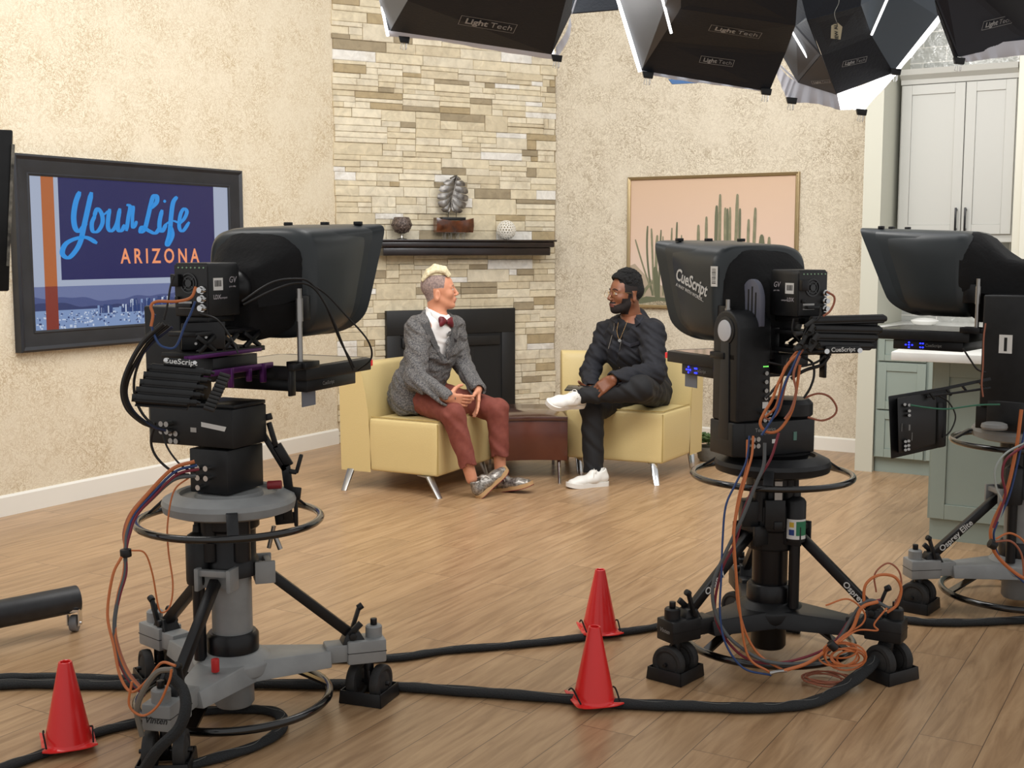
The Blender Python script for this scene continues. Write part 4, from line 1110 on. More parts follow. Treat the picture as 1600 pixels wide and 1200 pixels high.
# ---------------------------------------------------------------- the silver-haired man in tweed
SKA = mat('fair_skin', (214, 150, 118), .5, noise=(14, (204, 138, 106)), sheen=.1)
LIP = mat('pale_lips', (186, 112, 98), .5)
STUB = mat('cropped_grey_hair', (168, 146, 138), .85, noise=(90, (128, 110, 106)), bump=.6, bscale=300)
BLON = mat('silver_blond_hair', (232, 222, 188), .6, noise=(60, (206, 192, 156)))
TWD = mat('grey_tweed', (124, 121, 118), .95, noise=(120, (66, 66, 70)), bump=.4, bscale=250)
SHRT = mat('white_shirt_cotton', (236, 234, 232), .8)
BOW = mat('burgundy_silk', (112, 26, 38), .5, noise=(50, (84, 16, 28)))
RUST = mat('rust_cotton', (130, 68, 56), .85, noise=(40, (120, 60, 50)))
SLVS = mat('silver_snakeskin', (178, 172, 164), .3, .55, noise=(70, (104, 98, 92)))
TANS = mat('tan_gum_sole', (184, 148, 104), .6)
RSOL = mat('dark_red_sole', (118, 36, 40), .6)
LACE = mat('white_lace', (226, 222, 214), .8)

pa = thing('person', 'seated man with silver hair in grey tweed jacket, bow tie and rust trousers', 'person', base=(-.5, 7.4, 0))
fb = V((.8, -.6, 0)); lt = V((.6, .8, 0)); up = V((0, 0, 1))
pelv, waist, chest, upch = W(652, 615, 7.50), W(664, 578, 7.50), W(677, 545, 7.50), W(680, 514, 7.48)
shR, shL = W(653, 514, 7.34), W(708, 514, 7.62)
elR, wrR = W(649, 594, 7.20), W(699, 622, 7.06)
elL, wrL = W(723, 571, 7.60), W(747, 608, 7.34)
knR, anR, knL, anL = W(708, 647, 7.08), W(737, 748, 7.06), W(777, 641, 7.36), W(782, 742, 7.34)
hpR, hpL = W(652, 620, 7.36), W(678, 617, 7.60)
hemR, hemL = W(732, 729, 7.05), W(781, 713, 7.34)
MA = HM(W(685, 453, 7.47), (1, .10), pitch=.06, scale=1.0)
FH, ph = head_field(MA, ear_z=-.032)
FH.cap(ph(-.022, 0, -.05), W(684, 497, 7.47), .052, .058, .03)
MAi = np.array(MA.inverted())
def ruleA(c):
    q = c @ MAi[:3, :3].T + MAi[:3, 3]; r = np.zeros(len(q))
    far = (np.abs(q[:, 0]) > .14) | (np.abs(q[:, 2]) > .16)
    lip = (q[:, 0] > .084) & (np.abs(q[:, 1]) < .022) & (q[:, 2] < -.058) & (q[:, 2] > -.081)
    hair = (q[:, 0] < .045 + .25 * np.minimum(0, q[:, 2] - .07)) & (q[:, 2] > -.045 + .6 * (q[:, 0] + .03)) & (q[:, 2] > -.08) & (np.abs(q[:, 1]) < .081) & ~((q[:, 0] > -.034) & (q[:, 2] < .012))
    hair |= (q[:, 2] > .075) & (q[:, 0] < .055); r[lip] = 1; r[hair] = 2; r[far] = 0
    return r
FB_ = Field()
FB_.cap(pelv, waist, .10, .09, .03, lt, 1.35).cap(waist, upch, .09, .10, .03, lt, 1.4).cap(upch, W(684, 490, 7.47), .07, .055, .04)
for a, b, c in ((shR, elR, wrR), (shL, elL, wrL)): FB_.cap(a, b, .052, .04, .02).cap(b, c, .04, .028, .012).cap(upch, a, .07, .05, .03)
for a, b, c in ((hpR, knR, anR), (hpL, knL, anL)): FB_.cap(a, b, .075, .05, .02).cap(b, c, .048, .034, .01)
FHA = Field()
hand_field(FHA, wrR, (.88, .42, -.2), (0.05, 1, .1), 'R', curl=(.10, .18, .25, .3), thumb=(1.1, .5), spread=.1, fore=elR)
hand_field(FHA, wrL, (.02, -.42, -.9), (-1, -.1, .1), 'L', curl=(.12, .15, .2, .25), thumb=(.8, .5), spread=.12, fore=elL)
skinned('body', [FH.mesh(.0024), FB_.mesh(.006), FHA.mesh(.0026)], [SKA, LIP, STUB], pa, ruleA)
eyes(MA, pa, mat('blue_grey_iris', (70, 84, 96), .2))
FHH = Field(); p = lambda x, y, z: np.array(MA @ V((x, y, z)))
for i in range(13):
    y = -.055 + .11 * i / 12; kk = math.sqrt(max(0, 1 - (y / .066) ** 2)); j = .006 * math.sin(i * 2.4)
    pts = [p(.052 + .022 * kk, y * .85, .072 + .018 * kk), p(.036 + .010 * kk, y * .95, .104 + .018 * kk + j), p(-.012, y, .104 + .034 * kk + j), p(-.055, y * .95, .088 + .030 * kk), p(-.094, y * .8, .05 + .022 * kk)]
    for a, b, ra, rb in zip(pts, pts[1:], (.008, .015, .016, .014), (.015, .016, .014, .006)): FHH.cap(a, b, ra, rb, .006)
FHH.ell(p(-.01, 0, .088), (.075, .054, .035), .01, np.array(MA.to_3x3()))
FHH.wrinkle(.0016, lambda P: np.sin(P @ (np.array(MA.col[1])[:3] * 900) + 2 * np.sin(P @ (np.array(MA.col[0])[:3] * 60))))
skinned('hair', [FHH.mesh(.003)], BLON, pa)
mb = MB()
for s in (-1, 1): mb.tube(spline([MA @ V((.094, s * .013, .021)), MA @ V((.092, s * .03, .026)), MA @ V((.08, s * .048, .02))], 5), .0022, 5)
build('eyebrows', mb, mat('grey_brow', (150, 130, 112), .9), pa)
# shirt
FS = Field(); FS.cap(pelv, waist, .112, .116, .03, lt, 1.25).cap(waist, upch, .116, .112, .03, lt, 1.3)
nb = W(684, 494, 7.47); FS.cap(nb + V((-.01, 0, -.02)), W(681, 484, 7.47), .066, .064, .03); FS.cap(upch, nb, .09, .064, .03)
FS.lcut(W(680, 486, 7.47), (.5, 0, 1), W(686, 468, 7.47), .11)
FS.wrinkle(.0015, fold((60, 40, 90)))
sh = skinned('shirt', [FS.mesh(.0045)], SHRT, pa)
# jacket
FJ = Field(); FJ.cap(pelv - fb * .02, waist, .145, .130, .03, lt, 1.28).cap(waist, chest, .130, .138, .03, lt, 1.34).cap(chest, upch, .138, .118, .03, lt, 1.42)
FJ.cap(shR, shL, .078, .078, .03); FJ.cap(upch - fb * .02, W(678, 496, 7.47), .10, .066, .03)
FJ.cap(W(641, 596, 7.36), W(637, 628, 7.33), .105, .098, .03, fb, 1.05)   # skirt on the near hip
FJ.cap(W(648, 600, 7.5), W(640, 628, 7.52), .12, .105, .03, lt, 1.3)
FJ.cap(W(686, 590, 7.58), W(690, 606, 7.62), .05, .035, .02)
for a, b, c, rr in ((shR, elR, wrR, (.078, .066, .050)), (shL, elL, wrL, (.074, .060, .049))):
    e = b.lerp(c, .97); FJ.cap(a, b, rr[0], rr[1], .025).cap(b, e, rr[1], rr[2], .02)
    dirn = (c - b).normalized(); FJ.cap(e + dirn * .0, c + dirn * .03, rr[2] * .80, rr[2] * .72, .003, sub=True)
FJ.cut(W(640, 645, 7.35) + V((0, 0, 0)), (.1, .05, -1))
FJ.lcut(W(667, 614, 7.2), (.72, -.2, -.62), W(683, 628, 7.2), .15)
FJ.lcut(W(667, 614, 7.2), (.72, -.2, -.62), W(660, 645, 7.2), .08)
FJ.lcut(W(697, 600, 7.4), (.45, -.3, -.75), W(706, 614, 7.4), .10)
Vt, Vm, Vb = W(684, 490, 7.40), W(690, 524, 7.34), W(695, 556, 7.32)
FJ.prism([W(664, 484, 7.4), W(681, 480, 7.4), W(700, 492, 7.4), W(699, 540, 7.4), W(696, 562, 7.4), W(689, 548, 7.4)], 7.1, 7.47); FJ.cap(W(684, 480, 7.47), nb + fb * .03, .066, .075, .004, sub=True)
FJ.wrinkle(.0042, fold((30, 22, 46), 1.0)); FJ.wrinkle(.0025, fold((70, -20, 95), 2.0, 1.5))
jk = skinned('jacket', [FJ.mesh(.0052)], TWD, pa)
# lapels, pocket, button lie on the jacket front
def on_front(px, py, Y, off=0): return W(px, py, Y) + fb * off
LAPD = mat('tweed_lapel', (98, 97, 96), .95, noise=(170, (62, 62, 65)), bump=.4, bscale=250)
def lapel(pts, wds, out):
    mb = MB(); L_ = []
    for (a, b) in zip(pts, wds): L_.append((a, b))
    vs = []
    for a, b in L_: vs += [a, b, a + out * .008, b + out * .008]
    fs = []
    for i in range(len(L_) - 1):
        o = i * 4; fs += [(o + 2, o + 3, o + 7, o + 6), (o, o + 4, o + 5, o + 1), (o, o + 2, o + 6, o + 4), (o + 1, o + 5, o + 7, o + 3)]
    n = (len(L_) - 1) * 4; fs += [(0, 1, 3, 2), (n, n + 2, n + 3, n + 1)]
    mb.add(vs, fs); return mb
def proj(px, py, back=.5, who=None):
    """first hit of the camera ray with the jacket mesh"""
    d = ray(px, py).normalized(); o = V((0, 0, EYE)); inv = BASE[root_of(who).name]
    who.data.update(); ok, loc, nor, i = who.ray_cast(inv @ o, d)
    return (inv.inverted() @ loc, nor) if ok else (None, None)
def ribbon(who, pts_a, pts_b, m, name, lift=.006, th=.005, parent=None):
    A_ = [proj(x, y, who=who) for x, y in pts_a]; B_ = [proj(x, y, who=who) for x, y in pts_b]; pr = [(a, b) for a, b in zip(A_, B_) if a[0] is not None and b[0] is not None]
    if len(pr) < 2: print('ribbon missed', name); return
    mb = MB(); vs = []
    for (a, na), (b, nb_) in pr:
        n = (na + nb_).normalized(); vs += [a - n * .004, b - n * .004, a + n * lift, b + n * lift]
    fs = []; K = len(pr)
    for i in range(K - 1):
        o = i * 4; fs += [(o + 2, o + 3, o + 7, o + 6), (o, o + 2, o + 6, o + 4), (o + 1, o + 5, o + 7, o + 3), (o, o + 4, o + 5, o + 1)]
    n = (K - 1) * 4; fs += [(0, 1, 3, 2), (n, n + 2, n + 3, n + 1)]
    mb.add(vs, fs); return build(name, mb, m, parent or who, bevel=.0015)
ribbon(jk, [(664, 488), (669, 503), (676, 520), (684, 541), (691, 562)], [(657, 494), (659, 508), (666, 522), (677, 543), (690, 564)], LAPD, 'lapel')
ribbon(jk, [(704, 505), (705, 520), (703, 540), (699, 560)], [(713, 505), (714, 522), (709, 540), (700, 562)], LAPD, 'lapel')
ribbon(jk, [(706, 527), (711, 530)], [(708, 535), (713, 533)], mat('dark_pocket_square', (40, 38, 42), .8), 'pocket_square', .01)
def bowtie(c):
    M = plane_matrix(c, (lt * -1) * .95 + V((0, 0, .08)), (0, 0, 1)); mb = MB()
    for s in (-1, 1):
        prof = [(.0, .009, .009), (.016, .019, .013), (.04, .031, .016), (.058, .032, .011), (.062, .02, .006)]; n = 12; o = len(mb.v)
        for x, h, t in prof:
            for i in range(n):
                a = 2 * PI * i / n; mb.v.append(tuple(M @ V((s * x + s * .006 * math.sin(a * 2), h * math.sin(a) * (1 + .12 * math.cos(3 * a)), t * math.cos(a)))))
        for k_ in range(len(prof) - 1):
            for i in range(n): mb.f.append((o + k_ * n + i, o + k_ * n + (i + 1) % n, o + (k_ + 1) * n + (i + 1) % n, o + (k_ + 1) * n + i)); mb.m.append(0)
        mb.f += [tuple(o + i for i in range(n)), tuple(o + (len(prof) - 1) * n + i for i in range(n))]; mb.m += [0, 0]
    mb.ball(M @ V((0, 0, .008)), .0125, 8); return mb
build('bow_tie', bowtie(W(697, 503, 7.38)), BOW, pa, sharp=70)
# collar wings
mb = MB()
for pts in (((672, 487, 7.40), (692, 497, 7.36), (690, 508, 7.37), (678, 500, 7.385)), ((694, 498, 7.37), (700, 497, 7.42), (703, 505, 7.41))):
    q = [W(*p_) for p_ in pts]; mb.prism(q, V((.004, -.008, 0)))
build('collar', mb, SHRT, sh, bevel=.002)
# trousers
FT = Field(); FT.cap(pelv + V((0, 0, -.01)), waist, .125, .105, .03, lt, 1.3)
FT.cap(hpR, knR, .092, .070, .03).cap(knR, hemR, .070, .049, .02).cap(hpL, knL, .09, .069, .03).cap(knL, hemL, .069, .056, .02).cap(hpR, hpL, .09, .09, .04)
dR, dL = (hemR - knR).normalized(), (hemL - knL).normalized()
FT.cap(hemR, hemR + dR * .05, .042, .042, .002, sub=True).cap(hemL, hemL + dL * .05, .048, .048, .002, sub=True)
FT.lcut(hemR - dR * .0, dR, hemR + dR * .04, .09).lcut(hemL, dL, hemL + dL * .04, .09)
for c_, d_ in ((hemR, dR), (hemL, dL)): pass
FT.wrinkle(.0028, fold((38, 30, 34), .5)); FT.wrinkle(.0016, fold((10, 90, 60), 1.5, 1.0))
tr = skinned('trousers', [FT.mesh(.005)], RUST, pa)
build('belt', MB(), BLK, pa) if False else None
shoe(pa, W(748, 781, 7.02), (.62, .62, .5), (-.62, -.25, .75), .285, SLVS, TANS, LACE, RSOL)
shoe(pa, W(768, 771, 7.26), (.92, -.38, .22), (-.25, .12, .95), .285, SLVS, TANS, LACE, RSOL)

# ---------------------------------------------------------------- the bearded man in black
SKB = mat('brown_skin', (136, 86, 60), .42, noise=(12, (120, 74, 52)))
LIPB = mat('brown_lips', (112, 64, 58), .45)
BRD = mat('trimmed_black_beard', (34, 22, 18), .85, noise=(120, (20, 14, 12)))
FADE = mat('faded_black_hair', (30, 22, 20), .9)
AFRO = mat('black_curly_hair', (12, 11, 12), .9, bump=1, bscale=120)
NAVY = mat('midnight_navy_twill', (27, 28, 36), .8, noise=(50, (22, 23, 30)))
TEE = mat('black_tee', (20, 21, 26), .9)
TRB = mat('black_trouser_cotton', (22, 22, 25), .8)
WSH = mat('white_leather_shoe', (232, 230, 224), .4)
GLD = mat('gold_wire', (196, 160, 110), .25, 1.0)

pb = thing('person', 'seated bearded man with glasses in black jacket and white sneakers, ankle on knee', 'person', base=(.75, 7.8, 0))
fb = V((-.72, -.69, 0)); lt = V((.69, -.72, 0))
pelv, waist, chest, upch = W(1006, 608, 7.95), W(1000, 580, 7.93), W(987, 545, 7.88), W(987, 516, 7.86)
shL, shR = W(1018, 520, 7.72), W(950, 520, 7.99)
elL, wrL = W(1022, 583, 7.56), W(958, 593, 7.31)
elR, wrR = W(922, 580, 7.93), W(924, 608, 7.70)
hpL, hpR = W(1024, 614, 7.84), W(994, 616, 8.02)
knR, hemR, anR = W(926, 640, 7.50), W(927, 738, 7.46), W(933, 748, 7.47)
knL, anL = W(1000, 607, 7.36), W(908, 619, 7.36)
MBh = HM(W(977.5, 458, 7.82), (-.9, -.42), pitch=.0, scale=1.08)
FH, ph = head_field(MBh, ear_z=-.02)
FH.cap(ph(-.022, 0, -.05), W(988, 502, 7.86), .06, .066, .03)
FH.ell(ph(.04, 0, -.085), (.055, .05, .03), .02, np.array(MBh.to_3x3() * (1 / 1.08)))
MBi = np.array(MBh.inverted())
def ruleB(c):
    q = c @ MBi[:3, :3].T + MBi[:3, 3]; r = np.zeros(len(q)); x, y, z = q[:, 0], q[:, 1], q[:, 2]; ay = np.abs(y)
    head = (z > -.135) & (np.abs(x) < .15)
    beard = (z < -.070 + .6 * np.maximum(0, ay - .03)) & (x > .0) & (z > -.125) | ((z < -.03) & (z > -.1) & (ay > .045) & (x > .005) & (x < .06))
    mous = (z < -.05) & (z > -.0605) & (x > .08) & (ay < .03); beard |= mous
    clear = (x > .083) & (ay < .024) & (z < -.060) & (z > -.081)
    r[beard & head] = 2; r[clear & head] = 1
    fade = (x < .045) & (z > -.03 + .5 * (x + .03)) & ~((x > -.036) & (z < .014) & (x < .015)) & (ay < .083); fade &= z > -.075
    fade |= (x > .0) & (x < .022) & (z > -.03) & (z < .05) & (ay > .06); fade |= (z > .062) & (x < .065)
    r[fade & head] = 3
    return r
FB_ = Field()
FB_.cap(pelv, waist, .10, .10, .03, lt, 1.3).cap(waist, upch, .10, .11, .03, lt, 1.35).cap(upch, W(988, 495, 7.86), .08, .06, .04)
for a, b, c in ((shR, elR, wrR), (shL, elL, wrL)): FB_.cap(a, b, .056, .044, .02).cap(b, c, .044, .03, .012).cap(upch, a, .07, .05, .03)
FB_.cap(hpR, knR, .08, .055, .02).cap(knR, anR, .052, .036, .01).cap(hpL, knL, .08, .055, .02).cap(knL, anL, .05, .036, .01)
FHA = Field()
hand_field(FHA, wrL, (-.80, .05, -.58), (-.1, .75, -.55), 'L', curl=(.42, .4, .4, .42), thumb=(.4, .5), spread=.03, s=1.08, fore=elL)
hand_field(FHA, wrR, (-.3, -.93, -.05), (0, .05, 1), 'R', curl=(.2, .22, .22, .25), thumb=(.5, .6), spread=.08, s=1.0, fore=elR)
skinned('body', [FH.mesh(.0024), FB_.mesh(.006), FHA.mesh(.0028)], [SKB, LIPB, BRD, FADE], pb, ruleB)
eyes(MBh, pb, mat('dark_brown_iris', (30, 18, 12), .2))
FHH = Field(); p = lambda x, y, z: np.array(MBh @ V((x, y, z))); rnd = random.Random(9)
FHH.ell(p(-.014, 0, .062), np.array((.094, .078, .078)) * 1.08, .01, np.array(MBh.to_3x3() * (1 / 1.08))); FHH.ell(p(.03, 0, .088), np.array((.058, .062, .042)) * 1.08, .01, np.array(MBh.to_3x3() * (1 / 1.08)))
FHH.ell(p(-.05, 0, .02), np.array((.066, .074, .07)) * 1.08, .01, np.array(MBh.to_3x3() * (1 / 1.08)))
for i in range(230):
    a = rnd.uniform(0, 2 * PI); e = rnd.uniform(.0, 1.0) ** .8 * PI / 2 * 1.0; dx, dy, dz = math.cos(a) * math.cos(e), math.sin(a) * math.cos(e), math.sin(e)
    c_ = p(-.008 + .09 * dx, .076 * dy, .065 + .078 * dz)
    if dx > .5 and dz < .35: continue
    FHH.ell(c_, [rnd.uniform(.007, .012)] * 3, .003)
FHH.lcut(p(0, 0, .062), (-.0, 0, -1) @ np.eye(3) if False else tuple(np.array(MBh.to_3x3() @ V((.35, 0, -1)))), p(.075, 0, .03), .075)
for s in (-1, 1): FHH.lcut(p(0, 0, .03), tuple(np.array(MBh.to_3x3() @ V((0.25, 0, -1)))), p(.02, s * .085, -.01), .06)
skinned('hair', [FHH.mesh(.0032)], AFRO, pb)
mb = MB()
for s in (-1, 1): mb.tube(spline([MBh @ V((.096, s * .013, .022)), MBh @ V((.092, s * .03, .027)), MBh @ V((.08, s * .048, .018))], 5), .0032, 6)
build('eyebrows', mb, FADE, pb)
gl = MB(); gl.mi = 0
for s in (-1, 1):
    c_ = MBh @ V((.112, s * .033, -.006)); R3 = MBh.to_3x3() * (1 / 1.08)
    gl.tube([c_ + R3 @ V((-.004 * abs(math.sin(t)), .027 * math.cos(t), .024 * math.sin(t))) for t in [2 * PI * i / 24 for i in range(24)]], .0012, 6, closed=True)
    gl.tube([c_ + R3 @ V((-.002, s * .027, .008)), MBh @ V((.05, s * .073, .006)), MBh @ V((-.005, s * .081, .002)), MBh @ V((-.022, s * .08, -.02))], .0011, 6)
gl.tube(spline([MBh @ V((.113, -.009, 0)), MBh @ V((.118, 0, .004)), MBh @ V((.113, .009, 0))], 5), .0011, 6)
gg = build('glasses', gl, GLD, pb)
FS = Field(); FS.cap(waist, upch, .12, .118, .03, lt, 1.3).cap(pelv, waist, .12, .12, .03, lt, 1.3).cap(upch, W(987, 508, 7.84), .10, .08, .03)
FS.lcut(W(977, 504, 7.76), (0, -.35, 1), W(984, 488, 7.82), .11); FS.wrinkle(.003, fold((20, 20, 110), 0, 1.2))
ts = skinned('t_shirt', [FS.mesh(.005)], TEE, pb)
FJ = Field(); FJ.cap(pelv - fb * .01, waist, .150, .142, .03, lt, 1.22).cap(waist, chest, .142, .148, .03, lt, 1.3).cap(chest, upch, .148, .125, .03, lt, 1.38)
FJ.cap(shR, shL, .086, .086, .03); FJ.cap(upch - fb * .03, W(993, 496, 7.89), .105, .072, .03)
FJ.cap(W(1030, 600, 7.86), W(1030, 618, 7.84), .07, .06, .03)
for a, b, c, rr in ((shR, elR, wrR, (.080, .064, .050)), (shL, elL, wrL, (.088, .074, .052))):
    e = b.lerp(c, .95); FJ.cap(a, b, rr[0], rr[1], .025).cap(b, e, rr[1], rr[2], .02); dirn = (c - b).normalized(); FJ.cap(e, c + dirn * .03, rr[2] * .82, rr[2] * .75, .003, sub=True)
FJ.cut(W(1010, 632, 7.85), (.0, .0, -1))
FJ.lcut(W(975, 590, 7.75), (-.5, -.3, -.8), W(962, 612, 7.7), .13)
Vt, Vb = W(973, 503, 7.75), W(956, 590, 7.74)
FJ.prism([W(986, 500, 7.74), W(962, 500, 7.74), W(957, 530, 7.74), W(945, 592, 7.74), W(966, 585, 7.74), W(972, 540, 7.74)], 7.5, 7.80); FJ.cap(W(984, 492, 7.82), nb if False else W(976, 505, 7.76), .07, .06, .004, sub=True)
FJ.wrinkle(.005, fold((24, 26, 48), .3)); FJ.wrinkle(.003, fold((60, 40, 100), 1.2, 1.6))
jb = skinned('jacket', [FJ.mesh(.0055)], NAVY, pb)
NAV2 = mat('navy_twill_collar', (31, 32, 42), .8)
ribbon(jb, [(998, 490), (994, 497), (988, 503)], [(1006, 497), (1001, 505), (994, 511)], NAV2, 'collar_leaf', .01)
ribbon(jb, [(960, 494), (956, 499)], [(968, 500), (964, 505)], NAV2, 'collar_leaf', .008)
ribbon(jb, [(974, 533), (985, 537), (1000, 533)], [(975, 538), (985, 543), (1000, 539)], NAV2, 'pocket_flap', .007)
ribbon(jb, [(938, 530), (948, 535)], [(939, 535), (948, 540)], NAV2, 'pocket_flap', .006)
ZIP = mat('zip_silver', (170, 165, 160), .3, .9)
def draped(who, pts, r, m, name, lift=.002):
    q = []
    for x, y in pts:
        c_, n_ = proj(x, y, who=who)
        if c_ is not None: q.append(c_ + n_ * lift)
    if len(q) < 2: print('draped missed', name); return
    return build(name, MB().tube(spline(q, 6), r, 6), m, who)
draped(jb, [(984, 502), (979, 512), (973, 525), (969, 545), (968, 575)], .0022, ZIP, 'zip')
draped(jb, [(960, 505), (959, 515), (951, 545), (945, 570), (942, 592)], .0022, ZIP, 'zip')
c1 = [W(981, 500, 7.72), W(973, 520, 7.70), W(968, 530, 7.69), W(964, 518, 7.72), W(966, 504, 7.76)]
nk = build('necklace', MB().tube(spline(c1, 8), .0013, 6), GLD, pb); build('pendant', MB().cyl(W(968, 532, 7.695), W(968, 532, 7.688), .010, n=20), STL, nk)
FT = Field(); FT.cap(pelv + V((0, 0, -.01)), waist, .13, .11, .03, lt, 1.3).cap(hpR, hpL, .095, .095, .04)
FT.cap(hpR, knR, .09, .074, .03).cap(knR, hemR, .074, .06, .02)
FT.cap(hpL, knL, .105, .082, .03).cap(knL, anL.lerp(knL, .06), .082, .05, .02)
dR = (hemR - knR).normalized(); FT.lcut(hemR, dR, hemR + dR * .04, .09)
FT.wrinkle(.0035, fold((34, 26, 30), .5)); FT.wrinkle(.0018, fold((80, 30, 60), 1.5, 1.2))
skinned('trousers', [FT.mesh(.0052)], TRB, pb)
mb = MB(); mb.cyl(hemR - dR * .02, anR + V((0, 0, -.02)), .04, .038); mb.cyl(anL.lerp(knL, .1), anL + V((-.02, 0, 0)), .044, .040); build('socks', mb, TEE, pb)
hl = G(950, 758); tt = G(887, 763)
shoe(pb, hl, tt - hl, (0, 0, 1), .285, WSH, WSH, LACE)
shoe(pb, W(912, 633, 7.42), (-.82, -.5, .04), (.2, -.52, .8), .285, WSH, WSH, LACE)
# watch
aw = (wrL - elL).normalized(); wc = wrL - aw * .012
mb = MB(); o_ = (V((0, -.55, .8)) - aw * V((0, -.55, .8)).dot(aw)).normalized(); M = plane_matrix(wc + o_ * .034, aw, o_.cross(aw))
wt = build('watch', MB().box((0, 0, 0), (1, 1, 1)) if False else MB().lathe([(.031, -.011), (.034, -.011), (.034, .011), (.031, .011)], wc, 28, aw.to_track_quat('Z', 'Y').to_matrix(), True), BLK, pb)
x_ = MB(); x_.box(V((0, 0, 0)), (.038, .034, .01)); x_.v = [tuple(M @ V(q)) for q in x_.v]; build('watch_case', x_, [BLKG], wt, bevel=.004, seg=3)
x_ = MB(); x_.box(V((0, 0, .0)), (.041, .037, .007)); x_.v = [tuple(M @ V(q)) for q in x_.v]; build('case_rim', x_, STL, wt, bevel=.004)
# tablet in his hands
tb = MB(); M = plane_matrix(W(905, 607, 7.50), (.95, -.25, -.02), (.2, .96, .18)); tb.box((0, 0, 0), (.165, .11, .009)); tb.v = [tuple(M @ V(q)) for q in tb.v]
o = build('tablet', tb, BLKG, bevel=.003); tag(o, 'small black tablet held over the raised ankle by the bearded man', 'tablet')
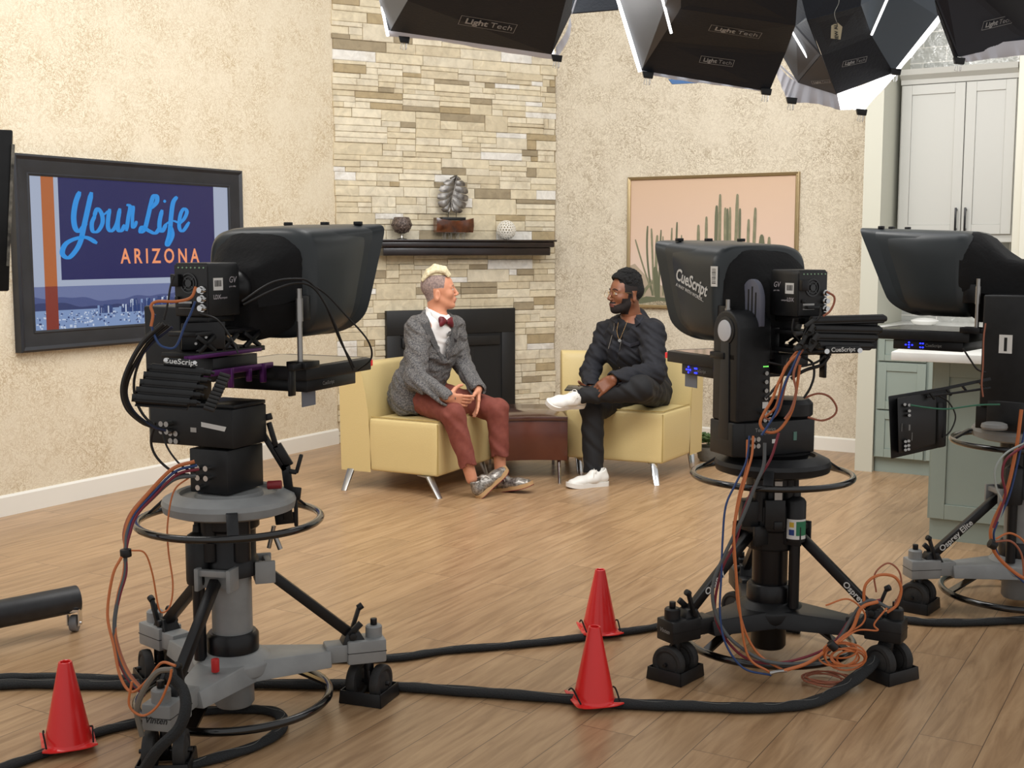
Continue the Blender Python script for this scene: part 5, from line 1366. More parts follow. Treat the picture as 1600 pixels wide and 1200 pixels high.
# ================================================================== CAMERA PEDESTALS
def put(mb, M): mb.v = [tuple(M @ V(q)) for q in mb.v]; return mb
def Rz(a): return Matrix.Rotation(a, 4, 'Z')
def pedestal(c, legs, grey, label, axles=(-22, -22, -22), tray=.70, ring=.635, R=.45, ring_open=0, brackets=(200, 320, 80), canister=150, hub_rot=0):
    AM = GRY if grey else BLK; CM_ = GRY if grey else BLKM
    fr = local_frame(c, 0); t = thing('camera_pedestal', label, 'camera pedestal', fr)
    build('lower_column', MB().lathe([(0, .035), (.055, .035), (.062, .045), (.062, .46), (0, .46)], (0, 0, 0), 40), CM_, t, sharp=50)
    build('column_collar', MB().lathe([(.061, .205), (.078, .205), (.08, .215), (.08, .262), (.072, .272), (.061, .272)], (0, 0, 0), 40), BLKM, t, sharp=40)
    mb = MB(); mb.lathe([(.0, .455), (.085, .455), (.085, .50), (.078, .51), (.078, tray - .10), (.09, tray - .09), (.09, tray - .05), (0, tray - .05)], (0, 0, 0), 40)
    for q in (-1, 1): mb.cyl((.05 * q, -.062, .51), (.05 * q, -.062, tray - .06), .026, n=18)
    build('upper_column', mb, BLKM, t, sharp=40)
    # collar with three strut brackets
    for a in legs:
        M = Rz(math.radians(a)); p = MB(); p.box((.098, -.052, .462), (.062, .014, .07)); p.box((.098, .052, .462), (.062, .014, .07)); p.box((.082, 0, .455), (.03, .1, .05)); p.box((.112, 0, .482), (.02, .1, .02)); build('strut_bracket', put(p, M), AM, t, bevel=.003)
    # side canister with thin rod
    a = math.radians(canister); x, y = .105 * math.cos(a), .105 * math.sin(a)
    mb = MB(); mb.lathe([(0, .44), (.034, .44), (.036, .45), (.036, .58), (.03, .59), (.014, .60), (.012, .62), (0, .62)], (x, y, 0), 24)
    mb.cyl((x, y, .59), (x, y, tray), .009); cn = build('bleed_canister', mb, BLK, t, sharp=40)
    build('canister_rod', MB().cyl((x, y, .20), (x, y, .45), .019), BLKM, t)
    # spider base
    mb = MB(); mb.lathe([(0, .125), (.10, .13), (.125, .15), (.125, .185), (.085, .212), (0, .212)], (0, 0, 0), 36)
    for a in legs:
        M = Rz(math.radians(a)); p = MB()
        p.hexa([(0, -.12, .135), (.30, -.052, .135), (.30, .052, .135), (0, .12, .135), (0, -.095, .195), (.30, -.04, .185), (.30, .04, .185), (0, .095, .195)])
        mb.add(put(p, M).v, p.f)
    build('spider_base', mb, AM, t, bevel=.004, sharp=35)
    for k, a in enumerate(legs):
        M = Rz(math.radians(a)); ux = M @ V((1, 0, 0))
        p = MB(); p.box((.335, 0, .170), (.10, .068, .058)); p.box((.415, 0, .171), (.125, .088, .076)); leg = build('leg', put(p, M), AM, t, bevel=.006)
        p = MB(); p.box((.415, 0, .171), (.126, .089, .002)); build('joint_line', put(p, M), BLKM, leg)
        p = MB(); p.lathe([(0, .207), (.027, .207), (.027, .242), (.022, .247), (0, .247)], (.445, 0, 0), 24); build('stem', put(p, M), AM, leg, sharp=40)
        p = MB(); p.cyl((.445, 0, .247), (.445, 0, .268), .011, n=16); build('knob', put(p, M), BLKM, leg, bevel=.002)
        # clamp lever block at the strut's foot
        p = MB(); p.hexa([(.335, -.032, .192), (.42, -.032, .192), (.42, .032, .192), (.335, .032, .192), (.355, -.024, .235), (.395, -.024, .235), (.395, .024, .235), (.355, .024, .235)])
        p.bar((.375, .03, .215), (.405, .034, .30), .014, .012); p.cyl((.400, .034, .295), (.416, .034, .305), .011, n=12); p.cyl((.372, -.036, .222), (.372, .036, .222), .012, n=14)
        p.bar((.36, -.02, .225), (.40, -.02, .262), .012, .02)
        build('clamp', put(p, M), BLK, leg, bevel=.002)
        p = MB(); p.bar((.105, 0, .455), (.372, 0, .222), .028, .032); st = build('strut', put(p, M), BLKM, t, bevel=.003)
        # twin wheel caster in its cable guard
        sw = math.radians(axles[k] - 90); C0 = M @ V((.428, 0, 0)); Q = Matrix.Translation(C0) @ Rz(sw)
        p = MB(); p.cyl((0, 0, .07), (0, 0, .14), .016, n=16); p.box((0, 0, .075), (.03, .022, .05)); p.cyl((0, -.074, .06), (0, .074, .06), .007, n=10); cs_ = build('caster', put(p, Q), BLKM, t, bevel=.002)
        for s in (-1, 1):
            p = MB(); Rx = Matrix.Rotation(PI / 2, 3, 'X')
            p.lathe([(0, -.018), (.02, -.020), (.038, -.013), (.045, -.017), (.056, -.015), (.059, -.008), (.059, .008), (.056, .015), (.045, .017), (.038, .013), (.02, .020), (0, .018)], (0, s * .042, .061), 32, Rx)
            build('wheel', put(p, Q), RUB, cs_, sharp=30)
        p = MB(); h = .044; w, l = .072, .066
        for (x0, y0, x1, y1) in ((-l, -w, l, -w + .004), (-l, w - .004, l, w), (-l, -w, -l + .004, w), (l - .004, -w, l, w)):
            p.hexa([(x0 * 1.05, y0 * 1.05, .001), (x1 * 1.05, y0 * 1.05, .001), (x1 * 1.05, y1 * 1.05, .001), (x0 * 1.05, y1 * 1.05, .001), (x0, y0, h), (x1, y0, h), (x1, y1, h), (x0, y1, h)])
        build('cable_guard', put(p, Q), BLK, cs_, bevel=.0015)
    # low guard hoop
    mb = MB(); pts = [V((.295 * math.cos(i / 60 * 2 * PI) * 1.0, .295 * math.sin(i / 60 * 2 * PI), .062)) for i in range(60)]
    mb.tube(pts, .013, 10, closed=True)
    for a in legs:
        M = Rz(math.radians(a)); p = MB(); p.bar((.17, 0, .135), (.292, 0, .066), .04, .008); mb.add(put(p, M).v, p.f)
    build('guard_hoop', mb, BLKG, t)
    # top tray and steering ring
    TM = GRY if grey else BLK
    build('tray', MB().lathe([(0, tray - .045), (.17, tray - .045), (.198, tray - .035), (.203, tray - .012), (.198, tray + .002), (.165, tray + .018), (.155, tray + .022), (.148, tray + .018), (.145, tray + .006), (.105, tray + .006), (.10, tray + .02), (.06, tray + .022), (0, tray + .022)], (0, 0, 0), 56), TM, t, sharp=28)
    mb = MB(); mb.tube(ring_pts((0, 0, ring), .277, 64), .0115, 12, closed=True)
    rg = build('steering_ring', mb, BLKG, t)
    for a in brackets:
        M = Rz(math.radians(a)); p = MB(); p.bar((.185, 0, tray - .01), (.215, 0, tray - .015), .034, .008); p.bar((.21, 0, tray - .012), (.275, 0, ring + .002), .034, .009); build('ring_bracket', put(p, M), BLK, rg, bevel=.002)
    return t, cn
def on_leg_text(root, c, a, s, size, colr, z=.165, side=None, face='end'):
    M = Matrix.Translation(V((c[0], c[1], 0))) @ Rz(math.radians(a))
    if face == 'end': m = plane_matrix(V((.4785, 0, z)), (0, 1, 0), (0, 0, 1))
    else:
        sg = side; m = plane_matrix(V((.45, sg * .0448, z)), (-sg, 0, 0), (0, 0, 1))
    tm = text_mesh(s, size, M @ m, .0003, shear=.3, bold=.0004)
    return tm
cA, cB, cC = (-.87, 3.68), (.92, 4.24), (2.07, 4.86)
legA, legB, legC = (18, 138, 257), (92, 212, 328), (67, 187, 307)
def add_text(root, c, mb, m, name='lettering'):
    o = Matrix.Translation(V((-c[0], -c[1], 0))); mb.v = [tuple(o @ V(q)) for q in mb.v]; return build(name, mb, m, root)
pA, canA = pedestal(cA, legA, True, 'grey and black wheeled camera pedestal at the left, nearest the viewer', tray=.695, ring=.625, canister=215, brackets=(285, 45, 165), axles=(-20, 30, 5))
pB, canB = pedestal(cB, legB, False, 'all-black wheeled camera pedestal right of the centre, behind the red cones', tray=.715, ring=.66, canister=310, brackets=(255, 20, 140), axles=(40, 50, 32))
pC, canC = pedestal(cC, legC, True, 'grey wheeled camera pedestal cut off by the right edge, in front of the island', tray=.735, ring=.68, canister=230, brackets=(170, 290, 50), axles=(40, 52, 30))
TXTW, TXTK = mat('white_print', (215, 215, 212), .6), mat('dark_print', (40, 42, 44), .6)
DIMW = mat('dim_white_print', (130, 130, 128), .6)
add_text(pA, cA, on_leg_text(pA, cA, legA[2], 'Vinten', .026, TXTK), TXTK)
add_text(pB, cB, on_leg_text(pB, cB, legB[1], 'Vinten', .02, DIMW, z=.172), DIMW)
def strut_text(root, c, a, s, size, m, side, at=.62, off=.0145):
    M = Matrix.Translation(V((c[0], c[1], 0))) @ Rz(math.radians(a))
    p0, p1 = V((.105, 0, .455)), V((.372, 0, .222)); d = (p1 - p0).normalized(); x = d if side < 0 else -d
    n = V((0, side, 0)); y = n.cross(x); o = p0.lerp(p1, at) + n * off
    return add_text(root, c, text_mesh(s, size, M @ plane_matrix(o, x, y), .0003, bold=.0006), m)
strut_text(pB, cB, legB[1], 'Osprey', .034, TXTW, 1); strut_text(pC, cC, legC[1], 'Osprey Elite', .034, TXTW, 1, at=.66)
strut_text(pA, cA, legA[2], 'Osprey Elite', .030, mat('blue_white_print', (150, 170, 215), .6), -1, at=.62)
strut_text(pB, cB, legB[2], 'Osprey', .030, TXTW, -1, at=.75)
# warning sticker on pedestal B canister
a = math.radians(310); sx, sy = .105 * math.cos(a), .105 * math.sin(a)
def arc_label(c, r, a0, a1, z0, z1, n=10):
    mb = MB(); vs = []
    for i in range(n + 1):
        t_ = math.radians(a0 + (a1 - a0) * i / n)
        for z in (z0, z1): vs.append((c[0] + r * math.cos(t_), c[1] + r * math.sin(t_), z))
    return mb.add(vs, [(2 * i, 2 * i + 2, 2 * i + 3, 2 * i + 1) for i in range(n)])
mb = MB(); q = arc_label((sx, sy), .0365, 205, 330, .452, .522); mb.mi = 0; mb.add(q.v, q.f)
q = arc_label((sx, sy), .037, 262, 330, .465, .515); mb.mi = 1; mb.add(q.v, q.f)
q = arc_label((sx, sy), .037, 222, 252, .466, .486); mb.mi = 2; mb.add(q.v, q.f)
q = arc_label((sx, sy), .037, 224, 250, .494, .512); mb.mi = 3; mb.add(q.v, q.f)
build('warning_sticker', mb, [WHT, mat('sticker_green', (40, 120, 84), .5), mat('sticker_blue', (30, 60, 130), .5), mat('sticker_yellow', (214, 180, 60), .5)], canB)
mb = MB(); mb.cyl((-.155, -.145, .205), (-.155, -.145, .24), .014, n=14); build('red_cap', put(mb, Rz(math.radians(0))), mat('red_plastic', (196, 40, 40), .4), pA) if False else None
q = W(336, 1026, 3.52); mb = MB().cyl((q.x - cA[0], q.y - cA[1], .195), (q.x - cA[0], q.y - cA[1], .235), .012, n=14); build('red_cap', mb, mat('red_plastic', (196, 40, 40), .4), pA, bevel=.002)
# extra stepped housings round the black pedestal column
mb = MB(); mb.lathe([(.06, .40), (.088, .40), (.092, .41), (.092, .47), (.10, .475), (.10, .56), (.092, .57), (.06, .57)], (0, 0, 0), 12); mb.box((-.09, -.05, .535), (.06, .07, .09)); mb.box((-.01, -.105, .54), (.07, .02, .10)); mb.box((.08, .03, .575), (.05, .06, .06)); mb.box((0, -.11, .50), (.03, .02, .03))
build('column_housing', mb, BLK, pB, bevel=.004, sharp=30)
mb = MB(); mb.box((-.0, -.1, .62), (.026, .02, .07)); build('scale_plate', mb, STL, pB)

# ================================================================== HEADS, CAMERAS, PROMPTERS
def rounded_profile(h0, h1, x0, x1, n=12):
    pass
def back_panel(mb_list, M, w, h): pass
def pan_head(c, deg, dz, label, box=False, big=False):
    fr = local_frame(c, deg); z0 = .72
    t = thing('pan_tilt_head', label, 'camera head', fr, base=(0, 0, z0))
    zb = .745 + dz * .0 + (.115 if box else 0); zt = zb + .118
    if box:
        b = build('adaptor_box', MB().box2((-.09, -.065, z0), (.09, .075, zb - .006)), BLK, t, bevel=.004)
        mb = MB()
        for k, (yy, zz) in enumerate(((.03, .80), (.03, .77), (.0, .80), (.0, .77), (.03, .74))): build('socket', MB().cyl((-.09, yy, zz), (-.112, yy, zz), .0085, n=14), CHR, b)
    else:
        build('turntable', MB().cyl((0, 0, z0), (0, 0, zb), .12, .13, 40), BLKM, t)
    mb = MB(); yr, yl = (-.085, .25) if box else (-.115, .21); ys = .04 if box else 0
    mb.prism([(-.085, yr, zb), (.085, yr, zb), (.085, yl, zb), (-.055, yl + .005, zb), (-.085, yl - .025, zb)], (0, 0, zt - zb))
    build('base_housing', mb, BLK, t, bevel=.005)
    if box:
        build('top_cover', MB().box2((-.07, -.08, zt), (.088, .08, zt + .012)), BLKM, t, bevel=.002)
    else:
        build('tilt_drum', MB().lathe([(0, zt), (.075, zt), (.085, zt + .01), (.085, zt + .05), (.07, zt + .066), (0, zt + .068)], (0, -.065, 0), 32), BLK, t, sharp=40)
    # side arm with rounded top
    ztop = 1.245 + dz; xa, xb = -.07, .075; r_ = (xb - xa) / 2; pts = [(xa, .07, zt), (xb, .07, zt)]
    if big: pts = [(-.15, .07, zt - .03), (.115, .07, zt - .03), (.115, .07, ztop), (-.15, .07, ztop)]; xa, xb = -.15, .115
    elif box: pts = [(xa, .07, zt), (xb, .07, zt), (xb, .07, ztop), (xa, .07, ztop)]
    else:
        for i in range(11):
            a = PI * i / 10; pts.append(((xa + xb) / 2 + r_ * math.cos(a), .07, ztop - r_ * .9 + r_ * .9 * math.sin(a)))
    arm = build('side_arm', MB().prism([(q[0], q[1] + ys, q[2]) for q in pts], (0, .14, 0)), BLK, t, bevel=.008, seg=3)
    if not box and not big:
        mb = MB(); mb.cyl((0, .205, 1.175), (0, .2145, 1.175), .048, n=36); mb.prism([(-.03, .209, .80), (.03, .209, .80), (.022, .209, 1.14), (-.022, .209, 1.14)], (0, .006, 0)); k = build('disc_bezel', mb, mat('dark_bezel', (34, 34, 34), .5), arm, bevel=.002)
        build('side_disc', MB().cyl((0, .2145, 1.175), (0, .219, 1.175), .037, n=36), LENS, k, bevel=.002)
    # back face connectors and marks
    mb = MB(); xk = -.0705 if not big else -.1505
    if not big:
        for i, z in enumerate((1.03, 1.0, .97, .945)): build('round_socket', MB().cyl((xk, .092 + ys, z), (xk - .006, .092 + ys, z), .0075, n=12), STL, arm)
        for yy in (.105, .085):
            for z in (.895, .872): build('coaxial_socket', MB().cyl((xk, yy + ys, z), (xk - .02, yy + ys, z), .0085, n=12), STL, arm)
        for yy in (.165, .145):
            for z in (zb + .065, zb + .042): build('coaxial_socket', MB().cyl((-.084, yy, z), (-.108, yy, z), .0085, n=12), STL, arm)
        g = MB()
        for i in range(3): g.box((xk - .0005, .085 + ys + i * .008, 1.053), (.001, .004, .004))
        build('status_lights', g, GLED, arm)
        lb = MB(); lb.box((xk - .0005, .092 + ys, .92), (.001, .024, .022)); lb.box((-.0856, .06, zb + .05), (.001, .022, .014)); build('port_plate', lb, WHT if not box else STL, arm)
        MM = lambda y, z: plane_matrix((-.0856, y, z), (0, -1, 0), (0, 0, 1))
        if not box:
            tx = text_mesh('Telemetrics', .018, MM(.10, zb + .092), .0003, bold=.0003); q_ = text_mesh('PT-LP-S5', .011, MM(.10, zb + .078), .0003); tx.add(q_.v, q_.f); build('lettering', tx, DIMW, arm)
            g = MB(); g.box((-.0858, -.028, zb + .062), (.001, .014, .03)); build('screen_tag', g, mat('teal_tag', (90, 130, 118), .5), arm)
        else:
            g = MB(); g.prism([(-.0858, .03, zb + .062), (-.0858, -.055, zb + .052), (-.0858, -.062, zb + .066), (-.0858, .03, zb + .076)], (-.001, 0, 0)); build('sticker', g, WHT, arm)
    else:
        g = MB(); M = plane_matrix((.022, .2115, 1.085), (-1, 0, 0), (0, 0, 1)); g.box((.022, .2108, 1.085), (.050, .0016, .072)); k = build('number_plate', g, WHT, arm)
        build('number', text_mesh('1', .072, M @ Matrix.Translation((0, -.004, .0006)), .0004, bold=.002), INK, k)
        g = MB(); g.tube([V((-.085 + .032 * math.cos(q), .212, 1.085 + .042 * math.sin(q))) for q in [2 * PI * i / 28 for i in range(28)]], .003, 6, closed=True); build('emblem_ring', g, DIMW, arm)
        mb = MB(); mb.box2((-.12, .0, .745), (.13, .2, zt - .03)); build('neck', mb, BLKM, t, bevel=.003)
    # platform for the camera
    zp = 1.165 + dz
    mb = MB(); mb.box2((-.06, .03, zp - .09), (.05, .07, zp + .02)); mb.box2((-.20, -.05, zp - .0), (.20, .05, zp + .014)); mb.box2((-.1, -.03, zp - .14), (.12, .05, zp - .07)); mb.box2((-.22, -.06, zp - .06), (.12, .06, zp - .045))
    for x in (-.16, -.05, .06): mb.bar((x - .04, -.055, zp - .045), (x + .04, -.055, zp + .0), .01, .014); mb.bar((x + .04, -.055, zp - .045), (x - .04, -.055, zp + .0), .01, .014)
    build('platform', mb, BLKM, t, bevel=.002)
    if box:
        mb = MB(); mb.box2((-.25, -.062, zp - .062), (.1, -.045, zp - .05)); mb.box2((-.22, -.062, zp - .118), (.16, -.05, zp - .10)); mb.box2((-.06, -.064, zp - .16), (-.045, -.05, zp - .1)); mb.box2((.10, -.064, zp - .16), (.12, -.05, zp - .1)); mb.box2((.03, -.064, zp - .15), (.045, -.05, zp - .11))
        build('purple_rails', mb, PURP, t, bevel=.002)
    # half-round slotted plate beside the camera
    if not box and not big:
        M_ = MB(); pts = [(-.055, 0, 1.19)] + [(.0 + .055 * math.cos(PI - PI * i / 12), 0, 1.275 + .075 * math.sin(PI * i / 12)) for i in range(13)] + [(.055, 0, 1.17)]
        M_.prism([(x - .02, .105, z) for x, _, z in pts], (0, .02, 0)); k = build('slotted_plate', M_, mat('grey_plate', (96, 98, 112), .45), t, bevel=.002)
        s_ = MB()
        for i, (x, za) in enumerate(((-.028, 1.305), (-.008, 1.325), (.012, 1.315), (.03, 1.24))): s_.box2((x - .02 - .004, .1252, 1.21), (x - .02 + .003, .126, za))
        build('slots', s_, INK, k)
    return t
hA = pan_head(cA, 66, .035, 'black motorised pan and tilt head on the left camera pedestal', box=True)
hB = pan_head(cB, 116, .0, 'black motorised pan and tilt head with white side disc on the all-black pedestal')
hC = pan_head(cC, 140, .03, 'black camera head box numbered 1 at the right edge', big=True)

def camera_body(c, deg, dz, label, side):
    """side: which side panel carries the badge towards the viewer (+1 left, -1 right)"""
    fr = local_frame(c, deg); z0 = 1.185 + dz + .036
    t = thing('studio_camera', label, 'camera', fr, base=(-.03, 0, z0))
    x0 = -.15 if side < 0 else -.19; x1, h = x0 + .145, .156
    mb = MB(); w = .062; prof = [(-w, z0), (w, z0), (w, z0 + h * .9), (w * .9, z0 + h), (-w * .9, z0 + h), (-w, z0 + h * .9)]
    mb.prism([(x0, y, z) for y, z in prof], (x1 - x0, 0, 0)); body = build('housing', mb, BLK, t, bevel=.004)
    build('back_plate', MB().box2((x0 - .004, -w + .004, z0 + .004), (x0 + .002, w - .004, z0 + h - .006)), mat('back_plate_black', (32, 32, 33), .5), t, bevel=.001)
    xb = x0 - .004
    f_ = MB(); fc = V((xb - .001, .005, z0 + .097))
    f_.lathe([(.026, -.002), (.03, -.002), (.03, .003), (.026, .003)], fc, 32, Matrix.Rotation(-PI / 2, 3, 'Y'), True); f_.lathe([(.017, -.002), (.02, -.002), (.02, .002), (.017, .002)], fc, 28, Matrix.Rotation(-PI / 2, 3, 'Y'), True)
    f_.cyl(fc, fc + V((-.004, 0, 0)), .011, n=20)
    for i in range(4):
        a = PI / 4 + i * PI / 2; f_.bar(fc, fc + V((0, .028 * math.cos(a), .028 * math.sin(a))), .003, .003)
    build('fan', f_, BLKG, t)
    g = MB()
    for z in (z0 + .078, z0 + .052, z0 + .026): g.cyl((xb, -.046, z), (xb - .022, -.046, z), .0085, n=16); g.cyl((xb - .004, -.046, z), (xb - .01, -.046, z), .0115, n=16)
    build('video_sockets', g, CHR, t)
    g = MB(); g.box((xb - .008, .046, z0 + .105), (.018, .028, .036)); g.box((xb - .006, .045, z0 + .052), (.01, .012, .012)); g.box((xb - .010, .012, z0 + .032), (.022, .05, .012)); build('plugs', g, BLKM, t, bevel=.002)
    g = MB(); g.box((xb - .001, .02, z0 + .034), (.003, .048, .02)); build('port_frame', g, STL, t)
    g = MB()
    for i in range(7): g.cyl((xb, -.048 + i * .015, z0 + .142), (xb - .002, -.048 + i * .015, z0 + .142), .0024, n=8)
    build('indicator_lights', g, mat('dim_led', (120, 150, 120), .4, emit=.25), t)
    # badge side
    X = lambda x, z: plane_matrix((x, side * (w + .0006), z), (-side, 0, 0), (0, 0, 1))
    g = text_mesh('GV', .026, X(x1 - .035, z0 + .105), .0003, shear=.2); q = text_mesh('grass valley', .007, X(x1 - .035, z0 + .086), .0003); g.add(q.v, q.f); q = text_mesh('LDX', .018, X(x0 + .036, z0 + .056), .0003, bold=.0003); g.add(q.v, q.f); q = text_mesh('compact', .009, X(x0 + .068, z0 + .054), .0003); g.add(q.v, q.f)
    build('lettering', g, mat('pale_badge', (170, 165, 170), .5), t)
    g = MB(); g.mi = 0; g.box((x0 + .042, side * (w + .0005), z0 + .094), (.044, .001, .036)); g.mi = 1
    rnd = random.Random(2); x = x0 + .026
    while x < x0 + .058: ww = rnd.choice([.0012, .002]); g.box((x, side * (w + .0012), z0 + .096), (ww, .0005, .018)); x += ww + rnd.choice([.0012, .002])
    build('barcode_sticker', g, [WHT, INK], t)
    build('lens', MB().lathe([(0, x1 - .005), (.05, x1 - .005), (.055, x1), (.055, x1 + .06), (.062, x1 + .07), (.062, x1 + .12), (0, x1 + .12)], (0, 0, z0 + .075), 28, Matrix.Rotation(PI / 2, 3, 'Y')), BLKM, t, sharp=40)
    build('camera_plate', MB().box2((x0 + .02, -.04, z0 - .018), (x1, .04, z0 - .001)), BLKM, t, bevel=.002)
    return t
camera_body(cA, 66, .035, 'black box studio camera with fan grille at the left, above the purple rails', -1)
camera_body(cB, 116, .006, 'black box studio camera right of the slotted plate on the centre-right rig', 1)

def prompter(c, deg, dx, dz, label, side, cloth=1, text=False, Ls=1.0, zs=1.068):
    fr = local_frame(c, deg); zb, zt = 1.172 + dz, 1.537 + dz
    t = thing('teleprompter', label, 'teleprompter', fr, base=(.3 + dx, 0, 1.0 + dz))
    XR, XFT, XFB = .17 + dx, .17 + dx + .45 * Ls, .17 + dx + .285 * Ls
    N = 64; secs = [(0.0, .80, .80), (.012, .90, .90), (.05, .972, .972), (.12, 1, 1), (.5, 1.0, 1.0), (.76, 1.0, 1.0), (.80, .975, .985), (.84, .985, .99), (1.0, 1.05, 1.0)]
    mb = MB(); hw, hh = .2, (zt - zb) / 2; zc = (zb + zt) / 2
    def outline(i, u=.5):
        a = 2 * PI * i / N; ca, sa = math.cos(a), math.sin(a); e = 4.6 + (9 * max(0, u - .7) / .3 if sa > 0 else 0)
        return (abs(ca) ** (2 / e)) * (1 if ca > 0 else -1), (abs(sa) ** (2 / e)) * (1 if sa > 0 else -1)
    for (u, sy, sz) in secs:
        for i in range(N):
            y, z = outline(i, u); z_ = z * sz; zn = (z_ + 1) / 2
            xf = XFB + (XFT - XFB) * zn
            if zn < .22: xf -= .075 * (1 - zn / .22) ** 2
            if u > .75 and z > .9: pass
            mb.v.append((XR + u * (xf - XR), y * hw * sy, zc + z_ * hh - (.018 * (1 - u) if z > 0 else 0) * (z_)))
    K = len(secs)
    for k in range(K - 1):
        for i in range(N): mb.f.append((k * N + i, k * N + (i + 1) % N, (k + 1) * N + (i + 1) % N, (k + 1) * N + i)); mb.m.append(0)
    mb.f.append(tuple(range(N))); mb.m.append(0)
    # inside lining
    o = len(mb.v)
    for (u, s) in ((1.0, .965), (.1, .9)):
        for i in range(N):
            y, z = outline(i, u); zn = (z * s + 1) / 2; xf = XFB + (XFT - XFB) * zn
            if zn < .22: xf -= .075 * (1 - zn / .22) ** 2
            mb.v.append((XR + u * (xf - XR), y * hw * s * (1.05 if u == 1 else 1), zc + z * s * hh))
    for i in range(N):
        j = (i + 1) % N; mb.f += [((K - 1) * N + i, (K - 1) * N + j, o + j, o + i), (o + i, o + j, o + N + j, o + N + i)]; mb.m += [0, 0]
    mb.f.append(tuple(o + N + i for i in range(N))); mb.m.append(0)
    hood = build('hood', mb, HOODM, t, sharp=50)
    for yy in (-.14, 0, .14): build('knob', MB().box((XFT - .055 - abs(yy) * .1, yy, zt + .001), (.02, .026, .012)), BLK, hood, bevel=.002)
    # cloth shroud over the lens
    mb = MB(); n = 40; rings = [(XR + .012, .175, .158, zc - .008), (XR - .012, .165, .150, zc - .012), (XR - .05, .135, .125, zc - .03), (XR - .08, .095, .10, zc - .045), (XR - .11, .078, .088, zc - .05)]
    if cloth == 2: rings = [(XR + .03, .198, .168, zc - .004), (XR - .01, .188, .160, zc - .01), (XR - .06, .16, .14, zc - .035), (XR - .12, .13, .11, zc - .05), (XR - .2, .11, .10, zc - .052), (XR - .32, .10, .10, zc - .055), (XR - .40, .09, .10, zc - .06)]
    for q, (x, a_, b_, z_) in enumerate(rings):
        for i in range(n):
            th = 2 * PI * i / n; wv = 1 + (.03 + .02 * q / 3) * math.sin(5 * th + q) * (1 if q else 0) + .025 * math.sin(9 * th + 2 * q) * (1 if q else 0)
            e = 3.2; ca, sa = math.cos(th), math.sin(th); y = (abs(ca) ** (2 / e)) * (1 if ca > 0 else -1); z = (abs(sa) ** (2 / e)) * (1 if sa > 0 else -1)
            drop = -.03 * (1 if sa < -.3 else 0) * math.sin(th * 3) * (q > 0)
            mb.v.append((x, y * a_ * wv, z_ + z * b_ * wv + drop))
    for k in range(len(rings) - 1):
        for i in range(n): mb.f.append((k * n + i, k * n + (i + 1) % n, (k + 1) * n + (i + 1) % n, (k + 1) * n + i)); mb.m.append(0)
    mb.f.append(tuple((len(rings) - 1) * n + i for i in range(n))); mb.m.append(0)
    build('cloth_shroud', mb, CLOTH, t, sharp=80)
    # rods, brackets, prompter monitor
    for s in (-1, 1):
        r_ = MB(); r_.cyl((XR - .045, s * .185, zs + .03), (XR - .045, s * .185, zb + .16), .0085, n=16); r_.cyl((XR - .045, s * .185, zb + .06), (XR - .045, s * .185, zb + .13), .0115, n=16); r = build('rod', r_, STL if s == side else BLKM, t)
        build('rod_clamp', MB().box((XR - .012, s * .178, zb + .10), (.05, .022, .075)), BLKM, r, bevel=.003)
        r_ = MB(); r_.box((XR - .03, s * .185, zs + .03), (.08, .07, .022)); r_.bar((XR - .12, s * .2, zs + .028), (XR - .0, s * .2, zs + .028), .02, .02); r_.bar((XR - .10, s * .19, zs + .02), (XR - .10, s * .19, zs - .06), .03, .01); build('side_bracket', r_, BLKM, t, bevel=.002)
    m0 = MB(); x0, x1 = XR - .02, XR + .40 * Ls + .0
    m0.prism([(x0, -.19, zs - .022), (x0, .19, zs - .022), (x1 - .03, .19, zs - .022), (x1, .155, zs - .022), (x1, -.155, zs - .022), (x1 - .03, -.19, zs - .022)], (0, 0, .04)); mo = build('prompter_monitor', m0, BLK, t, bevel=.003)
    build('screen_glass', MB().box2((x0 + .02, -.165, zs + .0182), (x1 - .04, .165, zs + .0192)), BLKG, mo)
    el = build('electronics_box', MB().box2((x0 + .03, -.172, zs - .062), (x1 - .1, .172, zs - .023)), BLKM, mo, bevel=.003)
    g = MB(); Y = side * .1735
    for (xx, zz) in ((.22, 0), (.235, 0), (.25, 0), (.235, .010), (.235, -.010), (.17, .008), (.182, .008), (.17, -.008), (.182, -.008)): g.box((x0 + .04 + xx * .9 * Ls, Y, zs - .043 + zz), (.006, .002, .005))
    if side > 0: build('blue_lights', g, LED, el)
    g = text_mesh('CueScript', .017, plane_matrix((x0 + .15, Y, zs - .042), (-side, 0, 0), (0, 0, 1)), .0003); build('lettering', g, DIMW, el)
    build('tally_light', MB().box((x1 - .004, side * .162, zs - .002), (.03, .024, .022)), REDM, mo, bevel=.003)
    if not text or True:
        build('grey_tape', MB().box((x0 + .07 if side < 0 else x1 - .13, side * .15, zs - .085), (.075, .003, .05)), mat('grey_gaffer_tape', (120, 124, 134), .6), mo) if cloth == 1 else None
    if text:
        s_ = 1; o_ = (XR + .155, .2015, zc + .03); x_ = V((-1, 0, -.30)); y_ = V((-.30, 0, 1))
        M = plane_matrix(o_, x_, y_); M = M @ Matrix.Identity(4)
        g = text_mesh('CueScript', .060, M, .0006, bold=.0012, width=.84); q = text_mesh('A WAY WITH WORDS...', .017, M @ Matrix.Translation((-.0, -.036, 0)), .0006); g.add(q.v, q.f); build('hood_lettering', g, TXTW, hood)
        g = MB(); g.mi = 0; g.box((XR + .022, .1985, zc + .055), (.04, .002, .07)); g.mi = 1
        for i in range(9): g.box((XR + .022, .2, zc + .032 + i * .006), (.022, .0008, .0018 + .0012 * (i % 3 == 0)))
        build('barcode_sticker', g, [WHT, INK], hood)
    return t
prompter(cA, 66, 0, 0, 'large black teleprompter hood on the left camera rig, before the fireplace', -1)
